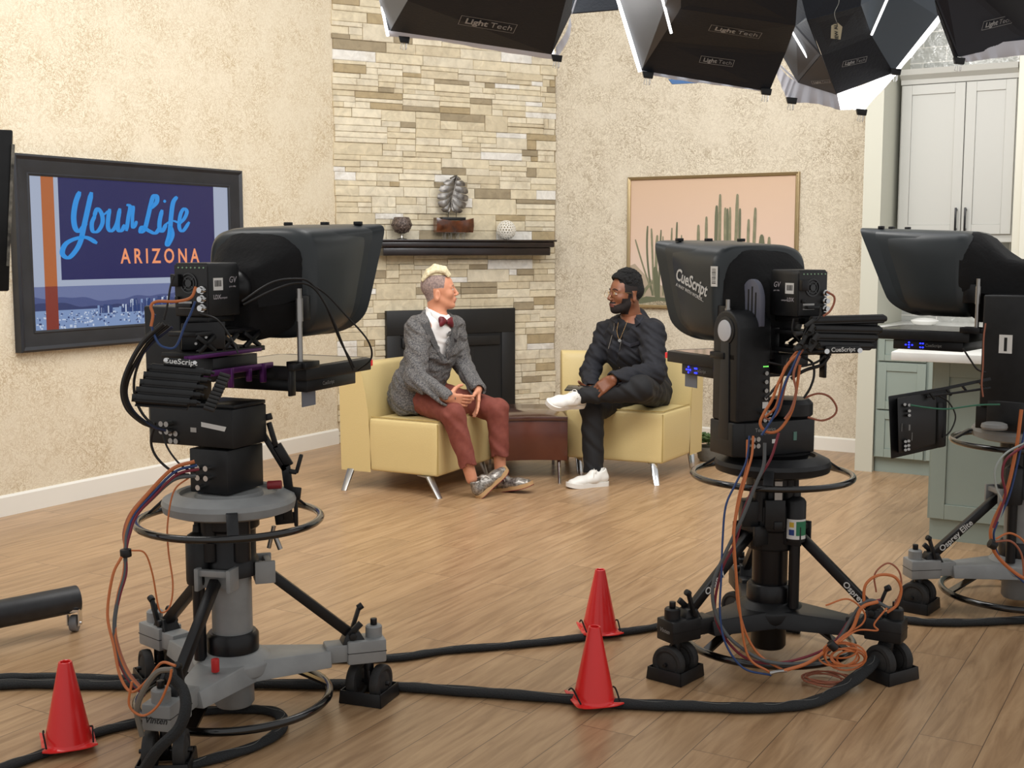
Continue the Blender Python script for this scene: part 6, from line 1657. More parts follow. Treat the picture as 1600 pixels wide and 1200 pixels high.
prompter(cB, 116, -.10, -.052, 'black teleprompter hood with white lettering on the centre-right camera rig', 1, text=True, Ls=.88, zs=1.058)
prompter(cC, 140, .02, .004, 'black teleprompter hood with draped cloth on the camera rig at the right edge', 1, cloth=2, zs=1.103)

# ribbed power units slung behind the heads
def ribbed(a, b, down, out, n, r, label, name='power_unit', lab_side=0):
    """n ribbed tubes from a to b, each next one shifted by down; out = towards the viewer"""
    a, b, down, out = V(a), V(b), V(down), V(out).normalized(); base = (a + down * n); t = thing(name, label, 'power unit', base=(base.x, base.y, base.z))
    d = (b - a).normalized()
    up_ = -down.normalized()
    mb = MB(); M = plane_matrix((a + b) / 2 - down * .9 + out * r * .8, d, up_); L = (b - a).length
    k = MB(); k.box((0, 0, 0), (L * .62, r * 1.8, r * 1.2)); put(k, M); lab = build('name_bar', k, BLK, t, bevel=.004)
    build('lettering', text_mesh('CueScript', r * 1.7, M @ Matrix.Translation((0, 0, r * .62)), .0003, bold=.0003), TXTW, lab)
    s = MB()
    for q in (-.36, .36): s.cyl(M @ V((L * .62 * q * 1.25, 0, r * .55)), M @ V((L * .62 * q * 1.25, 0, r * .9)), r * .42, n=14)
    build('screws', s, CHR, lab)
    for i in range(n):
        p, q = a + down * i, b + down * i; m = MB(); m.cyl(p, q, r, n=22)
        for g in range(3): m.bar(p + out * r * .8 + down.normalized() * (g - 1) * r * .6, q + out * r * .8 + down.normalized() * (g - 1) * r * .6, r * .2, r * .3)
        m.cyl(q, q + d * .02, r * .7, n=16); m.cyl(p - d * .012, p, r * .8, n=16)
        m.cyl(q + d * .015 + V((0, 0, r * .3)), q + d * .03, r * .35, n=12)
        build('ribbed_cell', m, BLK, t, sharp=35)
    build('back_rack', MB().hexa([a + down * n - out * r * 1.6, b + down * n - out * r * 1.6, b + down * n - out * r, a + down * n - out * r, a - down * .4 - out * r * 1.6, b - down * .4 - out * r * 1.6, b - down * .4 - out * r, a - down * .4 - out * r]), BLKM, t, bevel=.002)
    k = MB()
    for i in range(n * 2): p = b + down * (i * .5) + d * .045; k.cyl(p, p + d * .03 + V((0, -.01, -.005)), r * .45, n=12)
    build('plugs', k, RUB, t)
a_, b_ = W(237, 575, 3.36), W(318, 582, 3.40); ribbed(a_, b_, W(213, 622, 3.30) * .25 - a_ * .25 + V((0, 0, 0)), (0, -1, .2), 5, .0135, 'black ribbed power unit tilted below the left studio camera')
a_, b_ = W(1374, 500, 4.05), W(1272, 497, 4.02); a2 = W(1366, 536, 4.02)
def ribbedB():
    t = thing('power_unit', 'black ribbed power unit projecting right of the centre-right rig', 'power unit', base=tuple(W(1320, 555, 4.05)))
    for i in range(4):
        y = 502 + i * 12.5; p, q = W(1268 + i * 3, y - 1, 4.0), W(1379 - i * 7, y + 1 - (i == 0) * 5, 4.10); m = MB(); m.cyl(p, q, .0155, n=22); m.cyl(q, q + (q - p).normalized() * .012, .010, n=16); m.box(q + V((0, 0, .006)), (.012, .02, .012))
        for g in range(3): m.bar(p + V((0, -.013, .009 * (g - 1))), q + V((0, -.013, .009 * (g - 1))), .003, .004)
        build('ribbed_cell', m, BLK, t, sharp=35)
    m = MB(); rnd = random.Random(6)
    for i in range(16): p = W(1246 + rnd.uniform(0, 36), 500 + rnd.uniform(0, 42), 3.97 + rnd.uniform(-.02, .02)); m.cyl(p, p + V((rnd.uniform(-.03, -.01), -.012, rnd.uniform(-.03, .0))), .0075, n=12)
    build('plugs', m, RUB, t)
    m = MB(); m.hexa([W(1252, 548, 4.04), W(1370, 545, 4.1), W(1370, 545, 4.13), W(1252, 548, 4.07), W(1258, 496, 4.04), W(1372, 498, 4.1), W(1372, 498, 4.13), W(1258, 496, 4.07)]); build('back_rack', m, BLKM, t)
    M = plane_matrix(W(1316, 546, 4.0), (1, .05, .02), (0, 0, 1)); k = MB(); k.box((0, 0, 0), (.118, .026, .02)); lab = build('name_bar', put(k, M), BLK, t, bevel=.004)
    build('lettering', text_mesh('CueScript', .020, M @ Matrix.Translation((0, 0, .0105)), .0003, bold=.0003), TXTW, lab)
    s = MB(); 
    for q in (-.055, .055): s.cyl(M @ V((q, -.004, .008)), M @ V((q, -.004, .014)), .0085, n=14)
    build('screws', s, CHR, lab)
ribbedB()
# big black body plate under the left camera
t = thing('equipment_plate', 'bolted black plate between the head and camera of the left rig', 'camera equipment box', base=tuple(W(290, 575, 3.62)))
mb = MB(); 
mb = MB(); mb.hexa([W(283, 548, 3.52), W(352, 545, 3.56), W(352, 545, 3.64), W(283, 548, 3.62), W(283, 505, 3.52), W(352, 502, 3.56), W(352, 502, 3.64), W(283, 505, 3.62)]); build('side_plate', mb, BLKM, t, bevel=.004)
mb = MB()
for x, y in ((305, 522), (312, 528), (318, 521), (322, 527), (306, 537), (320, 538)): mb.cyl(W(x, y, 3.535), W(x, y, 3.525), .004, n=10)
build('bolts', mb, STL, t)
# bracket arm hanging off the right of the left tray, with its red knob
t = thing('bracket_arm', 'black articulated bracket arm with lever at the right of the left pedestal tray', 'bracket arm', base=tuple(W(452, 850, 3.72)))
mb = MB(); Yb = 3.74
for a, b, w in (((405, 668), (446, 735), .018), ((420, 660), (432, 700), .016), ((432, 695), (452, 728), .03), ((446, 725), (452, 770), .028), ((405, 655), (425, 650), .02)): mb.bar(W(*a, Yb), W(*b, Yb), w, .012, up=(0, -1, 0))
build('arm', mb, BLKM, t, bevel=.002)
mb = MB(); mb.bar(W(452, 736, Yb - .02), W(464, 738, Yb - .02), .014, .014); mb.bar(W(463, 739, Yb - .02), W(471, 710, Yb - .02), .012, .012); build('lever', mb, BLK, t, bevel=.003)
mb = MB(); mb.bar(W(455, 770, Yb), W(470, 772, Yb), .04, .014, up=(0, -1, 0)); mb.bar(W(430, 812, Yb + .02), W(462, 808, Yb + .02), .035, .012, up=(0, -1, 0)); mb.bar(W(447, 775, Yb), W(450, 812, Yb), .03, .012, up=(0, -1, 0)); mb.bar(W(462, 775, Yb), W(463, 822, Yb), .012, .012, up=(0, -1, 0)); build('clamp', mb, BLK, t, bevel=.003)
build('red_handle', MB().cyl(W(418, 758, 3.62), W(440, 757, 3.62), .013, n=18), mat('dark_red_plastic', (128, 26, 34), .45), t, bevel=.002)
mb = MB(); mb.cyl(W(428, 822, Yb), W(420, 856, Yb), .007); mb.cyl(W(430, 838, Yb), W(438, 858, Yb), .008); build('hanging_plugs', mb, STL, t)

# operator monitor of the right-edge rig
t = thing('operator_monitor', 'small black monitor seen from behind on an arm of the right-edge camera rig', 'monitor', base=tuple(W(1435, 715, 4.55)))
Ym = 4.5
mb = MB(); mb.hexa([W(1392, 717, Ym), W(1478, 697, Ym + .16), W(1478, 697, Ym + .19), W(1392, 717, Ym + .035), W(1388, 619, Ym), W(1480, 604, Ym + .16), W(1480, 604, Ym + .19), W(1388, 619, Ym + .035)]); m0 = build('frame', mb, BLK, t, bevel=.003)
mb = MB(); mb.hexa([W(1404, 708, Ym - .02), W(1462, 694, Ym + .09), W(1462, 694, Ym + .14), W(1404, 708, Ym + .03), W(1402, 622, Ym - .02), W(1464, 611, Ym + .09), W(1464, 611, Ym + .14), W(1402, 622, Ym + .03)]); build('rear_housing', mb, mat('monitor_back', (20, 20, 21), .4), t, bevel=.003)
mb = MB()
for (x, y) in ((1421, 633), (1421, 642), (1421, 649), (1415, 690), (1420, 689), (1415, 697), (1420, 696), (1415, 703), (1420, 702), (1414, 632)): mb.cyl(W(x, y, Ym + .006), W(x, y, Ym - .018), .0055, n=10)
build('sockets', mb, STL, t)
mb = MB()
for (x, y, w, h) in ((1421, 668, .006, .022), (1409, 668, .002, .03), (1425, 682, .002, .03)): mb.box(W(x, y, Ym - .012), (w, .002, h))
build('port_marks', mb, DIMW, t)
mb = MB(); mb.hexa([W(1466, 700, Ym + .09), W(1476, 698, Ym + .11), W(1476, 698, Ym + .13), W(1466, 700, Ym + .11), W(1466, 630, Ym + .09), W(1478, 628, Ym + .11), W(1478, 628, Ym + .13), W(1466, 630, Ym + .11)]); build('side_battery', mb, BLKM, t, bevel=.002)
mb = MB(); a, b = W(1400, 623, Ym + .06), W(1548, 592, Ym + .02); mb.bar(a, b, .012, .008, up=(0, -1, .2)); a2, b2 = W(1448, 620, Ym + .06), W(1548, 606, Ym + .02); mb.bar(a2, b2, .010, .008)
for x0, x1 in ((1452, 610), (1478, 605), (1502, 600), (1530, 596)): mb.bar(W(x0, x1 + 1, Ym + .05), W(x0 + 8, x1 + 14 - (x0 - 1452) * .05, Ym + .05), .014, .008)
build('support_arm', mb, BLKM, t, bevel=.001)
# tray clutter of the right-edge rig
q = W(1554, 657, 4.68); o = build('pan_knob', MB().lathe([(0, 0), (.045, 0), (.05, .008), (.048, .02), (.036, .028), (0, .026)], (q.x, q.y, .758), 28), mat('grey_knob', (140, 140, 138), .5), pC) if False else None
mb = MB().lathe([(0, .757), (.046, .757), (.05, .765), (.047, .777), (.034, .782), (0, .778)], (q.x, q.y, 0), 28); o = build('knob_disc', mb, mat('grey_knob', (140, 140, 138), .5)); tag(o, 'round grey knob lying on the tray of the right-edge pedestal', 'knob')
o = build('red_knob', MB().cyl(W(1546, 652, 4.8), W(1553, 651, 4.8), .02, n=20), mat('brown_red_plastic', (112, 52, 44), .5), bevel=.003); tag(o, 'dull red knob behind the grey one on the right-edge pedestal tray', 'knob')
# ================================================================== SOFTBOXES OVERHEAD
FAB = mat('black_softbox_fabric', (24, 31, 42), .7, bump=.15, bscale=90)
FAB2 = mat('grey_softbox_lining', (84, 86, 90), .55)
DIF = mat('lit_diffusion_cloth', (250, 250, 250), .8, emit=2.6)
SKIRT = mat('thin_white_diffusion', (205, 206, 214), .9, emit=.12)
PRN = mat('silver_print', (168, 170, 172), .5)
def slab(pts, th, mb=None, n=None):
    mb = mb or MB(); p = [V(q) for q in pts]
    if n is None:
        n = (p[1] - p[0]).cross(p[2] - p[0]).normalized()
    return mb.prism(p, n * th)
def softbox(label, panels, skirts, base, clips=(), ribs=(), difs=()):
    t = thing('softbox', label, 'softbox light', base=tuple(base))
    for (m, pts) in panels: build('side_panel', slab(pts, .004), m, t, smooth=False)
    for pts in difs: build('diffuser', slab(pts, .003), DIF, t, smooth=False)
    for (m, pts, sag) in skirts:
        # strip of cloth under a rim edge: pts = top line, bottom line
        top_, bot = pts; mb = MB(); n = 16; tp = spline([V(p) for p in top_], n); bt = spline([V(p) for p in bot], n); k = min(len(tp), len(bt)); vs = []
        for i in range(k):
            w = V((0, -.006 * math.sin(i * .8), 0)); vs += [tp[i], bt[i] + w, tp[i] + V((0, .003, 0)), bt[i] + w + V((0, .003, 0))]
        fs = []
        for i in range(k - 1):
            o = i * 4; fs += [(o, o + 1, o + 5, o + 4), (o + 2, o + 6, o + 7, o + 3), (o + 1, o + 3, o + 7, o + 5), (o, o + 4, o + 6, o + 2)]
        mb.add(vs, fs); build('diffusion_skirt', mb, m, t, sharp=80)
    for (a, b, w, m) in ribs: build('edge_piping', MB().tube([a, b], w, 8), m, t)
    for c in clips:
        c = V(c); mb = MB(); mb.prism([c + V((-.022, 0, .012)), c + V((.022, 0, .008)), c + V((.018, 0, -.016)), c + V((-.016, 0, -.012))], V((0, -.018, 0)))
        k = build('binder_clip', mb, BLK, t, bevel=.002); mb = MB()
        for s in (-1, 1): mb.tube([c + V((s * .010, -.009, -.012)), c + V((s * .012 - .004, -.009, -.036)), c + V((s * .004, -.009, -.040)), c + V((s * .005, -.009, -.012))], .0014, 5)
        build('wire_handles', mb, CHR, k)
    return t
def logo(parent, panel, c, rt, size, m=None):
    """LightTech badge with thin frame, laid on whichever panel of the softbox shows at that pixel"""
    e = V((0, 0, EYE)); m = m or PRN; best = None; inv = BASE[root_of(parent).name]
    for ch in list(parent.children):
        if not ch.name.startswith('side_panel'): continue
        ok, loc, nor, _i = ch.ray_cast(inv @ e, ray(*c).normalized())
        if ok and (best is None or (loc - inv @ e).length < best[0]): best = ((loc - inv @ e).length, inv.inverted() @ loc, nor)
    O, n = best[1], best[2]
    if n.dot(e - O) < 0: n = -n
    d = ray(*rt); X = e + d * ((O - e).dot(n) / d.dot(n)) - O
    Y_ = n.cross(X); M = plane_matrix(O + n * .006, X, Y_)
    g = text_mesh('Light', size, M @ Matrix.Translation((-size * .98, 0, .001)), .0004, bold=.0014 * size / .06)
    q = text_mesh('Tech', size, M @ Matrix.Translation((size * 1.22, 0, .001)), .0004, bold=-.0004); g.add(q.v, q.f)
    w, h, b = size * 2.45, size * .62, .0016
    for (x0, y0, x1, y1) in ((-w, h, w, h + b), (-w, -h, w, -h + b), (-w, -h, -w + b, h), (w - b, -h, w, h)): g.add([M @ V((x, y, .001)) for x, y in ((x0, y0), (x1, y0), (x1, y1), (x0, y1))], [(0, 1, 2, 3)])
    build('lettering', g, m, parent)
# softbox 1, left: opening faces the set, we see its underside and left side
Y1, Yb_ = 4.85, 4.35
t = softbox('large black softbox hanging above the fireplace, leftmost of the overhead lights',
    [(FAB, [W(610, 47, Y1), W(862, 84, Y1), W(893, 20, Y1 - .15), W(900, -60, Yb_), W(655, -60, Yb_), W(637, 0, Yb_ + .18)]),
     (FAB2, [W(592, -60, Y1 + .1), W(592, 0, Y1 + .03), W(604, 48, Y1), W(610, 47, Y1), W(637, 0, Yb_ + .18), W(655, -60, Yb_)])],
    [(SKIRT, ([W(606, 46, Y1), W(680, 52, Y1), W(760, 68, Y1), W(862, 84, Y1), W(868, 82, Y1)], [W(607, 57, Y1 + .02), W(680, 63, Y1 + .02), W(760, 77, Y1 + .02), W(858, 92, Y1 + .02), W(870, 94, Y1 + .02)]), 0),
     (SKIRT, ([W(868, 74, Y1 - .02), W(884, 50, Y1 - .05), W(891, 25, Y1 - .08)], [W(870, 92, Y1 + .02), W(888, 62, Y1 + .02), W(893, 40, Y1 + .02)]), 0)],
    W(750, 60, Y1), clips=[W(632, 62, Y1), W(870, 91, Y1)], ribs=[(W(591, -20, Y1 + .05), W(606, 56, Y1 - .01), .006, DIF), (W(900, 0, Y1 - .15), W(893, 22, Y1 - .16), .003, SKIRT)],
    difs=[[W(606, 50, Y1 + .04), W(866, 88, Y1 + .04), W(866, 88, Y1 + .04) + V((0, .42, .5)), W(606, 50, Y1 + .04) + V((0, .42, .5))]])
logo(t, [W(610, 47, Y1), W(862, 84, Y1), W(900, -60, Yb_)], (762, 36), (792, 41), .044)
# black flag behind, between the softboxes
fl = thing('black_flag', 'black fabric flag between the left and centre overhead softboxes', 'flag', base=tuple(W(930, 10, 4.9)))
build('cloth', slab([W(893, 22, 4.95), W(966, 16, 4.95), W(968, -70, 5.1), W(895, -70, 5.1)], .006), FAB, fl); build('rod', MB().cyl(W(880, -30, 4.92), W(975, -40, 4.92), .008), BLKM, fl)
# softbox 2, centre
Y2, Y2b = 4.75, 4.2
t = softbox('black softbox with two silver badges, centre of the overhead lights',
    [(FAB, [W(1002, 109, Y2), W(1202, 142, Y2), W(1228, 80, Y2 - .16), W(1031, 62, Y2 - .16)]),
     (FAB, [W(1031, 62, Y2 - .162), W(1228, 80, Y2 - .162), W(1243, 38, Y2 - .42), W(1064, 12, Y2 - .42)]),
     (FAB, [W(1064, 12, Y2 - .422), W(1243, 38, Y2 - .422), W(1250, -60, Y2b - .1), W(1064, -60, Y2b - .1)]),
     (FAB2, [W(965, -60, Y2 + .1), W(965, 0, Y2 + .04), W(1002, 109, Y2), W(1064, 12, Y2 - .42), W(1064, -60, Y2b - .1)])],
    [(SKIRT, ([W(1002, 109, Y2 + .01), W(1060, 119, Y2 + .01), W(1130, 131, Y2 + .01), W(1202, 142, Y2 + .01)], [W(1004, 114, Y2 + .01), W(1060, 125, Y2 + .01), W(1130, 134, Y2 + .01), W(1202, 144, Y2 + .01)]), 0)],
    W(1100, 120, Y2), clips=[W(1012, 117, Y2), W(1196, 143, Y2)], ribs=[(W(963, -10, Y2 + .03), W(1000, 112, Y2 - .01), .0075, DIF), (W(1033, -10, Y2 - .42), W(1049, 52, Y2 - .36), .005, DIF)],
    difs=[[W(1004, 108, Y2 + .03), W(1202, 140, Y2 + .03), W(1202, 140, Y2 + .03) + V((.1, .42, .5)), W(1004, 108, Y2 + .03) + V((-.05, .42, .5))]])
logo(t, [W(1031, 62, Y2 - .162), W(1228, 80, Y2 - .162), W(1243, 38, Y2 - .42)], (1149, 47), (1180, 52), .0375); logo(t, [W(1002, 109, Y2), W(1202, 142, Y2), W(1228, 80, Y2 - .16)], (1120, 94), (1150, 98), .026)
BOX2 = t
# softbox 3: many-sided lantern box, lit cloth hanging below its rim
Y3 = 4.95
t = softbox('many-sided black softbox with glowing white skirt, between the centre and right overhead lights',
    [(FAB2, [W(1222, 84, Y3), W(1247, 128, Y3), W(1283, 85, Y3 - .18), W(1243, 40, Y3 - .2)]),
     (FAB2, [W(1283, 85, Y3 - .18), W(1247, 128, Y3), W(1308, 147, Y3), W(1284, 86, Y3 - .18)]),
     (FAB, [W(1284, 86, Y3 - .19), W(1306, 146, Y3 - .005), W(1396, 113, Y3 - .005), W(1362, 56, Y3 - .18)]),
     (FAB, [W(1262, 30, Y3 - .4), W(1284, 86, Y3 - .192), W(1362, 56, Y3 - .182), W(1345, 8, Y3 - .4)]),
     (mat('blue_grey_softbox_lining', (66, 78, 90), .45), [W(1345, 8, Y3 - .38), W(1362, 56, Y3 - .18), W(1396, 112, Y3), W(1466, 24, Y3), W(1455, -50, Y3 - .1), W(1350, -50, Y3 - .4)]),
     (FAB, [W(1243, 40, Y3 - .21), W(1283, 85, Y3 - .2), W(1262, 30, Y3 - .4), W(1345, 8, Y3 - .4), W(1350, -60, Y3 - .45), W(1240, -60, Y3 - .45)])],
    [(SKIRT, ([W(1212, 98, Y3 + .01), W(1232, 120, Y3 + .01), W(1247, 128, Y3 + .01)], [W(1211, 108, Y3 + .02), W(1224, 142, Y3 + .02), W(1234, 160, Y3 + .02)]), 0),
     (SKIRT, ([W(1246, 127, Y3 + .01), W(1278, 138, Y3 + .01), W(1308, 147, Y3 + .01)], [W(1234, 160, Y3 + .02), W(1275, 162, Y3 + .02), W(1313, 172, Y3 + .02)]), 0),
     (DIF, ([W(1306, 145, Y3 + .01), W(1350, 132, Y3 + .01), W(1396, 112, Y3 + .01), W(1400, 111, Y3)], [W(1313, 172, Y3 + .02), W(1330, 171, Y3 + .03), W(1348, 172, Y3 + .04), W(1352, 170, Y3 + .04)]), 0),
     (DIF, ([W(1398, 108, Y3), W(1436, 62, Y3), W(1468, 22, Y3)], [W(1400, 116, Y3 + .02), W(1440, 70, Y3 + .02), W(1474, 28, Y3 + .02)]), 0),
     (DIF, ([W(1396, 110, Y3 + .01), W(1398, 112, Y3 + .01)], [W(1350, 171, Y3 + .04), W(1402, 116, Y3 + .03)]), 0)],
    W(1320, 160, Y3), clips=[W(1236, 157, Y3), W(1398, 112, Y3 - .02), W(1345, 175, Y3)],
    ribs=[(W(1238, 50, Y3 - .2), W(1266, 98, Y3 - .1), .004, DIF), (W(1390, -10, Y3 - .42), W(1362, 54, Y3 - .24), .005, DIF), (W(1212, 96, Y3), W(1246, 128, Y3), .004, SKIRT)],
    difs=[])
logo(t, [W(1284, 86, Y3 - .19), W(1306, 146, Y3 - .005), W(1396, 113, Y3 - .005)], (1334, 95), (1348, 92), .021); logo(t, [W(1284, 86, Y3 - .18), W(1247, 128, Y3), W(1308, 147, Y3)], (1283, 126), (1296, 125), .015)
tg = thing('paper_tag', 'tan paper tag hanging from the many-sided softbox', 'tag', base=tuple(W(1307, 62, 4.3)))
build('card', slab([W(1298, 60, 4.3), W(1313, 62, 4.3), W(1316, 42, 4.3), W(1308, 35, 4.3), W(1299, 40, 4.3)], .002), mat('manila_card', (176, 164, 136), .8), tg)
build('string', MB().tube(spline([W(1308, 37, 4.298), W(1304, 20, 4.3), W(1311, 0, 4.3), W(1300, -30, 4.35)], 6), .0012, 5), mat('grey_string', (130, 130, 124), .8), tg)
build('lettering', text_mesh('VIEW ALL', .016, plane_matrix(W(1307, 50, 4.294), (-.1, 0, 1), (-1, 0, -.1)), .0002, bold=.0005), INK, tg)
# softbox 4, right
Y4 = 4.7
t = softbox('dark blue-black softbox cut off by the right edge above the kitchen',
    [(mat('navy_softbox_fabric', (30, 34, 46), .6), [W(1497, 88, Y4), W(1610, 62, Y4 + .1), W(1650, -40, Y4 - .3), W(1470, -60, Y4 - .3), W(1462, 0, Y4 - .18)]),
     (FAB, [W(1497, 88, Y4), W(1462, 0, Y4 - .18), W(1466, 20, Y4 - .0), W(1492, 90, Y4 + .02)])],
    [(SKIRT, ([W(1500, 88, Y4 + .01), W(1540, 70, Y4 + .03), W(1620, 60, Y4 + .08)], [W(1510, 97, Y4 + .02), W(1545, 92, Y4 + .04), W(1620, 84, Y4 + .1)]), 0)],
    W(1560, 90, Y4), clips=[W(1497, 95, Y4)], ribs=[(W(1464, 10, Y4 - .1), W(1495, 90, Y4), .004, FAB)])
logo(t, [W(1497, 88, Y4), W(1610, 62, Y4 + .1), W(1650, -40, Y4 - .3)], (1557, 34), (1590, 26), .028)
build('gel_sheet', slab([W(1044, 124, 5.3), W(1050, 132, 5.3), W(1090, 130, 5.3), W(1086, 126, 5.3)], .01), mat('blue_gel', (30, 80, 130), .4), BOX2)
# ================================================================== CABLES ON THE RIGS
ORG = mat('orange_cable', (196, 112, 62), .45); BLU = mat('blue_cable', (36, 66, 118), .45); MAR = mat('maroon_cable', (122, 36, 52), .5)
GRC = mat('grey_cable', (84, 88, 90), .5); BKC = mat('black_cable', (18, 18, 20), .45); NVC = mat('navy_cable', (30, 38, 66), .45); GRN = mat('green_cable', (52, 112, 88), .5); WHC = mat('pale_cable', (170, 178, 174), .5); COP = mat('copper_cable', (160, 96, 72), .45)
def cable(pts, r, m, label, Y=None, group=None, mb=None):
    p = []
    for i, q in enumerate(pts):
        y = q[2] if len(q) > 2 else (Y[0] + (Y[1] - Y[0]) * i / max(1, len(pts) - 1) if isinstance(Y, tuple) else Y)
        v = W(q[0], q[1], y)
        if v.z < r: v = G(q[0], q[1], r)
        p.append(v)
    b = MB().tube(spline(p, 8), r, 8)
    o = build('cable', b, m); tag(o, label, 'cable', group); return o
A_up = [(256, 506), (224, 535), (201, 575), (193, 610), (203, 640), (228, 662), (246, 668)]
for k, (dx, dy, m, r) in enumerate(((0, 0, BKC, .006), (5, 2, BKC, .005), (9, 5, NVC, .004), (-4, -1, BKC, .004), (13, 6, BKC, .004))):
    cable([(x + dx * (1 + .5 * math.sin(i + k)), y + dy) for i, (x, y) in enumerate(A_up)], r, m, 'dark cable of the bundle arching from the left studio camera to its head', (3.36 + .01 * k, 3.44), group='dark cables arching left of the left studio camera')
cable([(306, 448), (298, 465), (275, 471), (246, 471), (236, 478), (239, 492), (236, 510)], .0042, ORG, 'orange cable plugged into the back of the left studio camera', (3.38, 3.36))
cable([(305, 471), (298, 490), (289, 508), (275, 541), (258, 543), (246, 534), (237, 508), (242, 491)], .0036, BLU, 'blue cable hanging in a loop below the left studio camera', 3.37)
cable([(272, 430), (266, 450), (262, 475), (256, 500)], .003, BKC, 'thin black cable from the plug on the left studio camera back', 3.38)
cable([(243, 660), (236, 690), (246, 716), (272, 738), (296, 742)], .004, BKC, 'black cable looping from the left head housing to the adaptor box', (3.46, 3.5))
cable([(252, 668), (262, 700), (284, 728), (306, 738)], .003, BKC, 'thin black cable beside the left adaptor box', 3.5)
A_dn = [(304, 721), (269, 733), (232, 771), (206, 803), (196, 833), (196, 861), (194, 896), (185, 930), (179, 974), (184, 1012), (200, 1052), (226, 1082)]
for dx, dy, m, r, lb in ((0, 0, ORG, .0055, 'thick orange cable of the bundle hanging left of the left pedestal'), (4, 6, BLU, .004, 'blue cable of the bundle hanging left of the left pedestal'), (7, 12, MAR, .0045, 'maroon cable of the bundle hanging left of the left pedestal'), (2, 22, GRC, .006, 'grey cable of the bundle hanging left of the left pedestal'), (-3, 2, COP, .0035, 'copper-coloured cable of the bundle hanging left of the left pedestal')):
    cable([(x + dx * (1 if i < 5 else .4 * math.cos(i)), y + dy * max(0, 1 - i / 4) + (i > 8) * dx * .8) for i, (x, y) in enumerate(A_dn)], r, m, lb, (3.5, 3.28))
o = build('cable_tie', MB().cyl(W(196, 858, 3.39), W(197, 870, 3.39), .016, n=18), BKC, bevel=.002); tag(o, 'black hook strap round the cable bundle left of the left pedestal', 'cable tie')
cable([(205, 860), (226, 864), (238, 896), (247, 946), (254, 957), (266, 946), (270, 911), (263, 860), (262, 817), (272, 767), (297, 745)], .0025, ORG, 'thin orange cable looping beside the left pedestal column', (3.38, 3.5))
cable([(274, 1040), (252, 1036), (231, 1062), (206, 1081), (188, 1057), (178, 1010), (168, 960), (176, 900), (190, 870)], .004, ORG, 'orange cable swinging widest at the left of the left pedestal', (3.2, 3.36))
cable([(206, 1065), (202, 1102), (223, 1118), (247, 1102), (264, 1065), (268, 1046)], .0035, ORG, 'orange cable loop above the front caster of the left pedestal', 3.18)
cable([(270, 1046), (246, 1050), (226, 1076), (214, 1110), (222, 1150)], .008, mat('beige_grey_cable', (112, 106, 96), .5), 'thick taupe cable curving at the front leg of the left pedestal', 3.2)
t = thing('cable_sleeve', 'woven black cable sleeve climbing the front leg of the left pedestal', 'cable', base=tuple(G(225, 1215)))
sp = spline([G(218, 1215, .03), W(246, 1172, 3.12), W(278, 1140, 3.14), (W(290, 1108, 3.16)), W(286, 1078, 3.2), W(266, 1056, 3.24)], 10)
build('sleeve', MB().tube(sp, .021, 12, flat=.7), SLEEVE, t)
for k, l in enumerate(([(378, 471), (424, 442), (462, 436), (485, 442), (508, 474), (531, 531), (554, 574)], [(380, 476), (430, 452), (466, 442), (492, 452), (516, 490), (536, 540), (552, 578)])):
    cable(l, .0035, BKC, 'black cable draped over the rod of the left teleprompter', (3.58, 3.78), group='black cables over the left teleprompter rod')
cable([(490, 446), (512, 462), (539, 491), (574, 531), (580, 560), (559, 579)], .003, BKC, 'thin black cable swinging out to the tip of the left prompter monitor', (3.70, 3.86))
cable([(312, 490), (340, 500), (362, 530), (372, 552)], .0028, BKC, 'thin black cable crossing the purple rails below the left camera', 3.46)
# centre-right rig
B1_ = 'orange cable falling from the upper ports of the all-black pedestal rig'
cable([(1250, 552), (1232, 568), (1217, 597), (1206, 625), (1193, 647), (1188, 663), (1199, 675), (1217, 672), (1235, 647), (1243, 618), (1250, 570)], .005, ORG, 'thick orange cable looping low across the head of the centre-right rig', 3.96)
cable([(1246, 548), (1226, 575), (1220, 605), (1212, 635), (1196, 652)], .004, ORG, 'orange cable dropping to the round sockets of the centre-right head', 3.98)
cable([(1256, 545), (1240, 570), (1228, 600), (1218, 640), (1204, 655), (1190, 650)], .003, COP, 'copper cable dropping beside the side arm of the centre-right head', 3.97)
cable([(1250, 556), (1240, 585), (1244, 612), (1236, 640), (1226, 655)], .004, COP, 'copper cable hanging in front of the tilt drum of the centre-right head', 3.94)
cable([(1250, 548), (1238, 575), (1226, 600), (1214, 640), (1200, 665), (1190, 680)], .004, BLU, 'blue cable crossing the head of the centre-right rig', 3.95)
cable([(1168, 687), (1166, 732), (1157, 764), (1150, 800), (1145, 845), (1150, 897), (1153, 944), (1166, 991), (1188, 1025), (1225, 1048)], .0042, ORG, 'orange cable hanging leftmost in front of the all-black pedestal', (3.95, 3.88))
cable([(1177, 681), (1175, 710), (1168, 737), (1157, 777), (1148, 822), (1148, 860), (1156, 953), (1169, 1025), (1202, 1050)], .004, ORG, 'orange cable hanging second in front of the all-black pedestal', (3.94, 3.86))
cable([(1171, 681), (1166, 721), (1150, 755), (1134, 791), (1129, 845), (1127, 900), (1125, 959), (1134, 1006), (1162, 1044), (1205, 1055)], .0036, BLU, 'long blue cable hanging in front of the all-black pedestal', (3.95, 3.86))
cable([(1217, 676), (1204, 717), (1181, 755), (1161, 800), (1150, 845), (1128, 890), (1117, 944), (1125, 984), (1156, 1022), (1194, 1036), (1244, 1031), (1297, 1009), (1328, 969), (1353, 944), (1376, 937)], .0045, MAR, 'long maroon cable sweeping in front of the all-black pedestal', (3.94, 3.86))
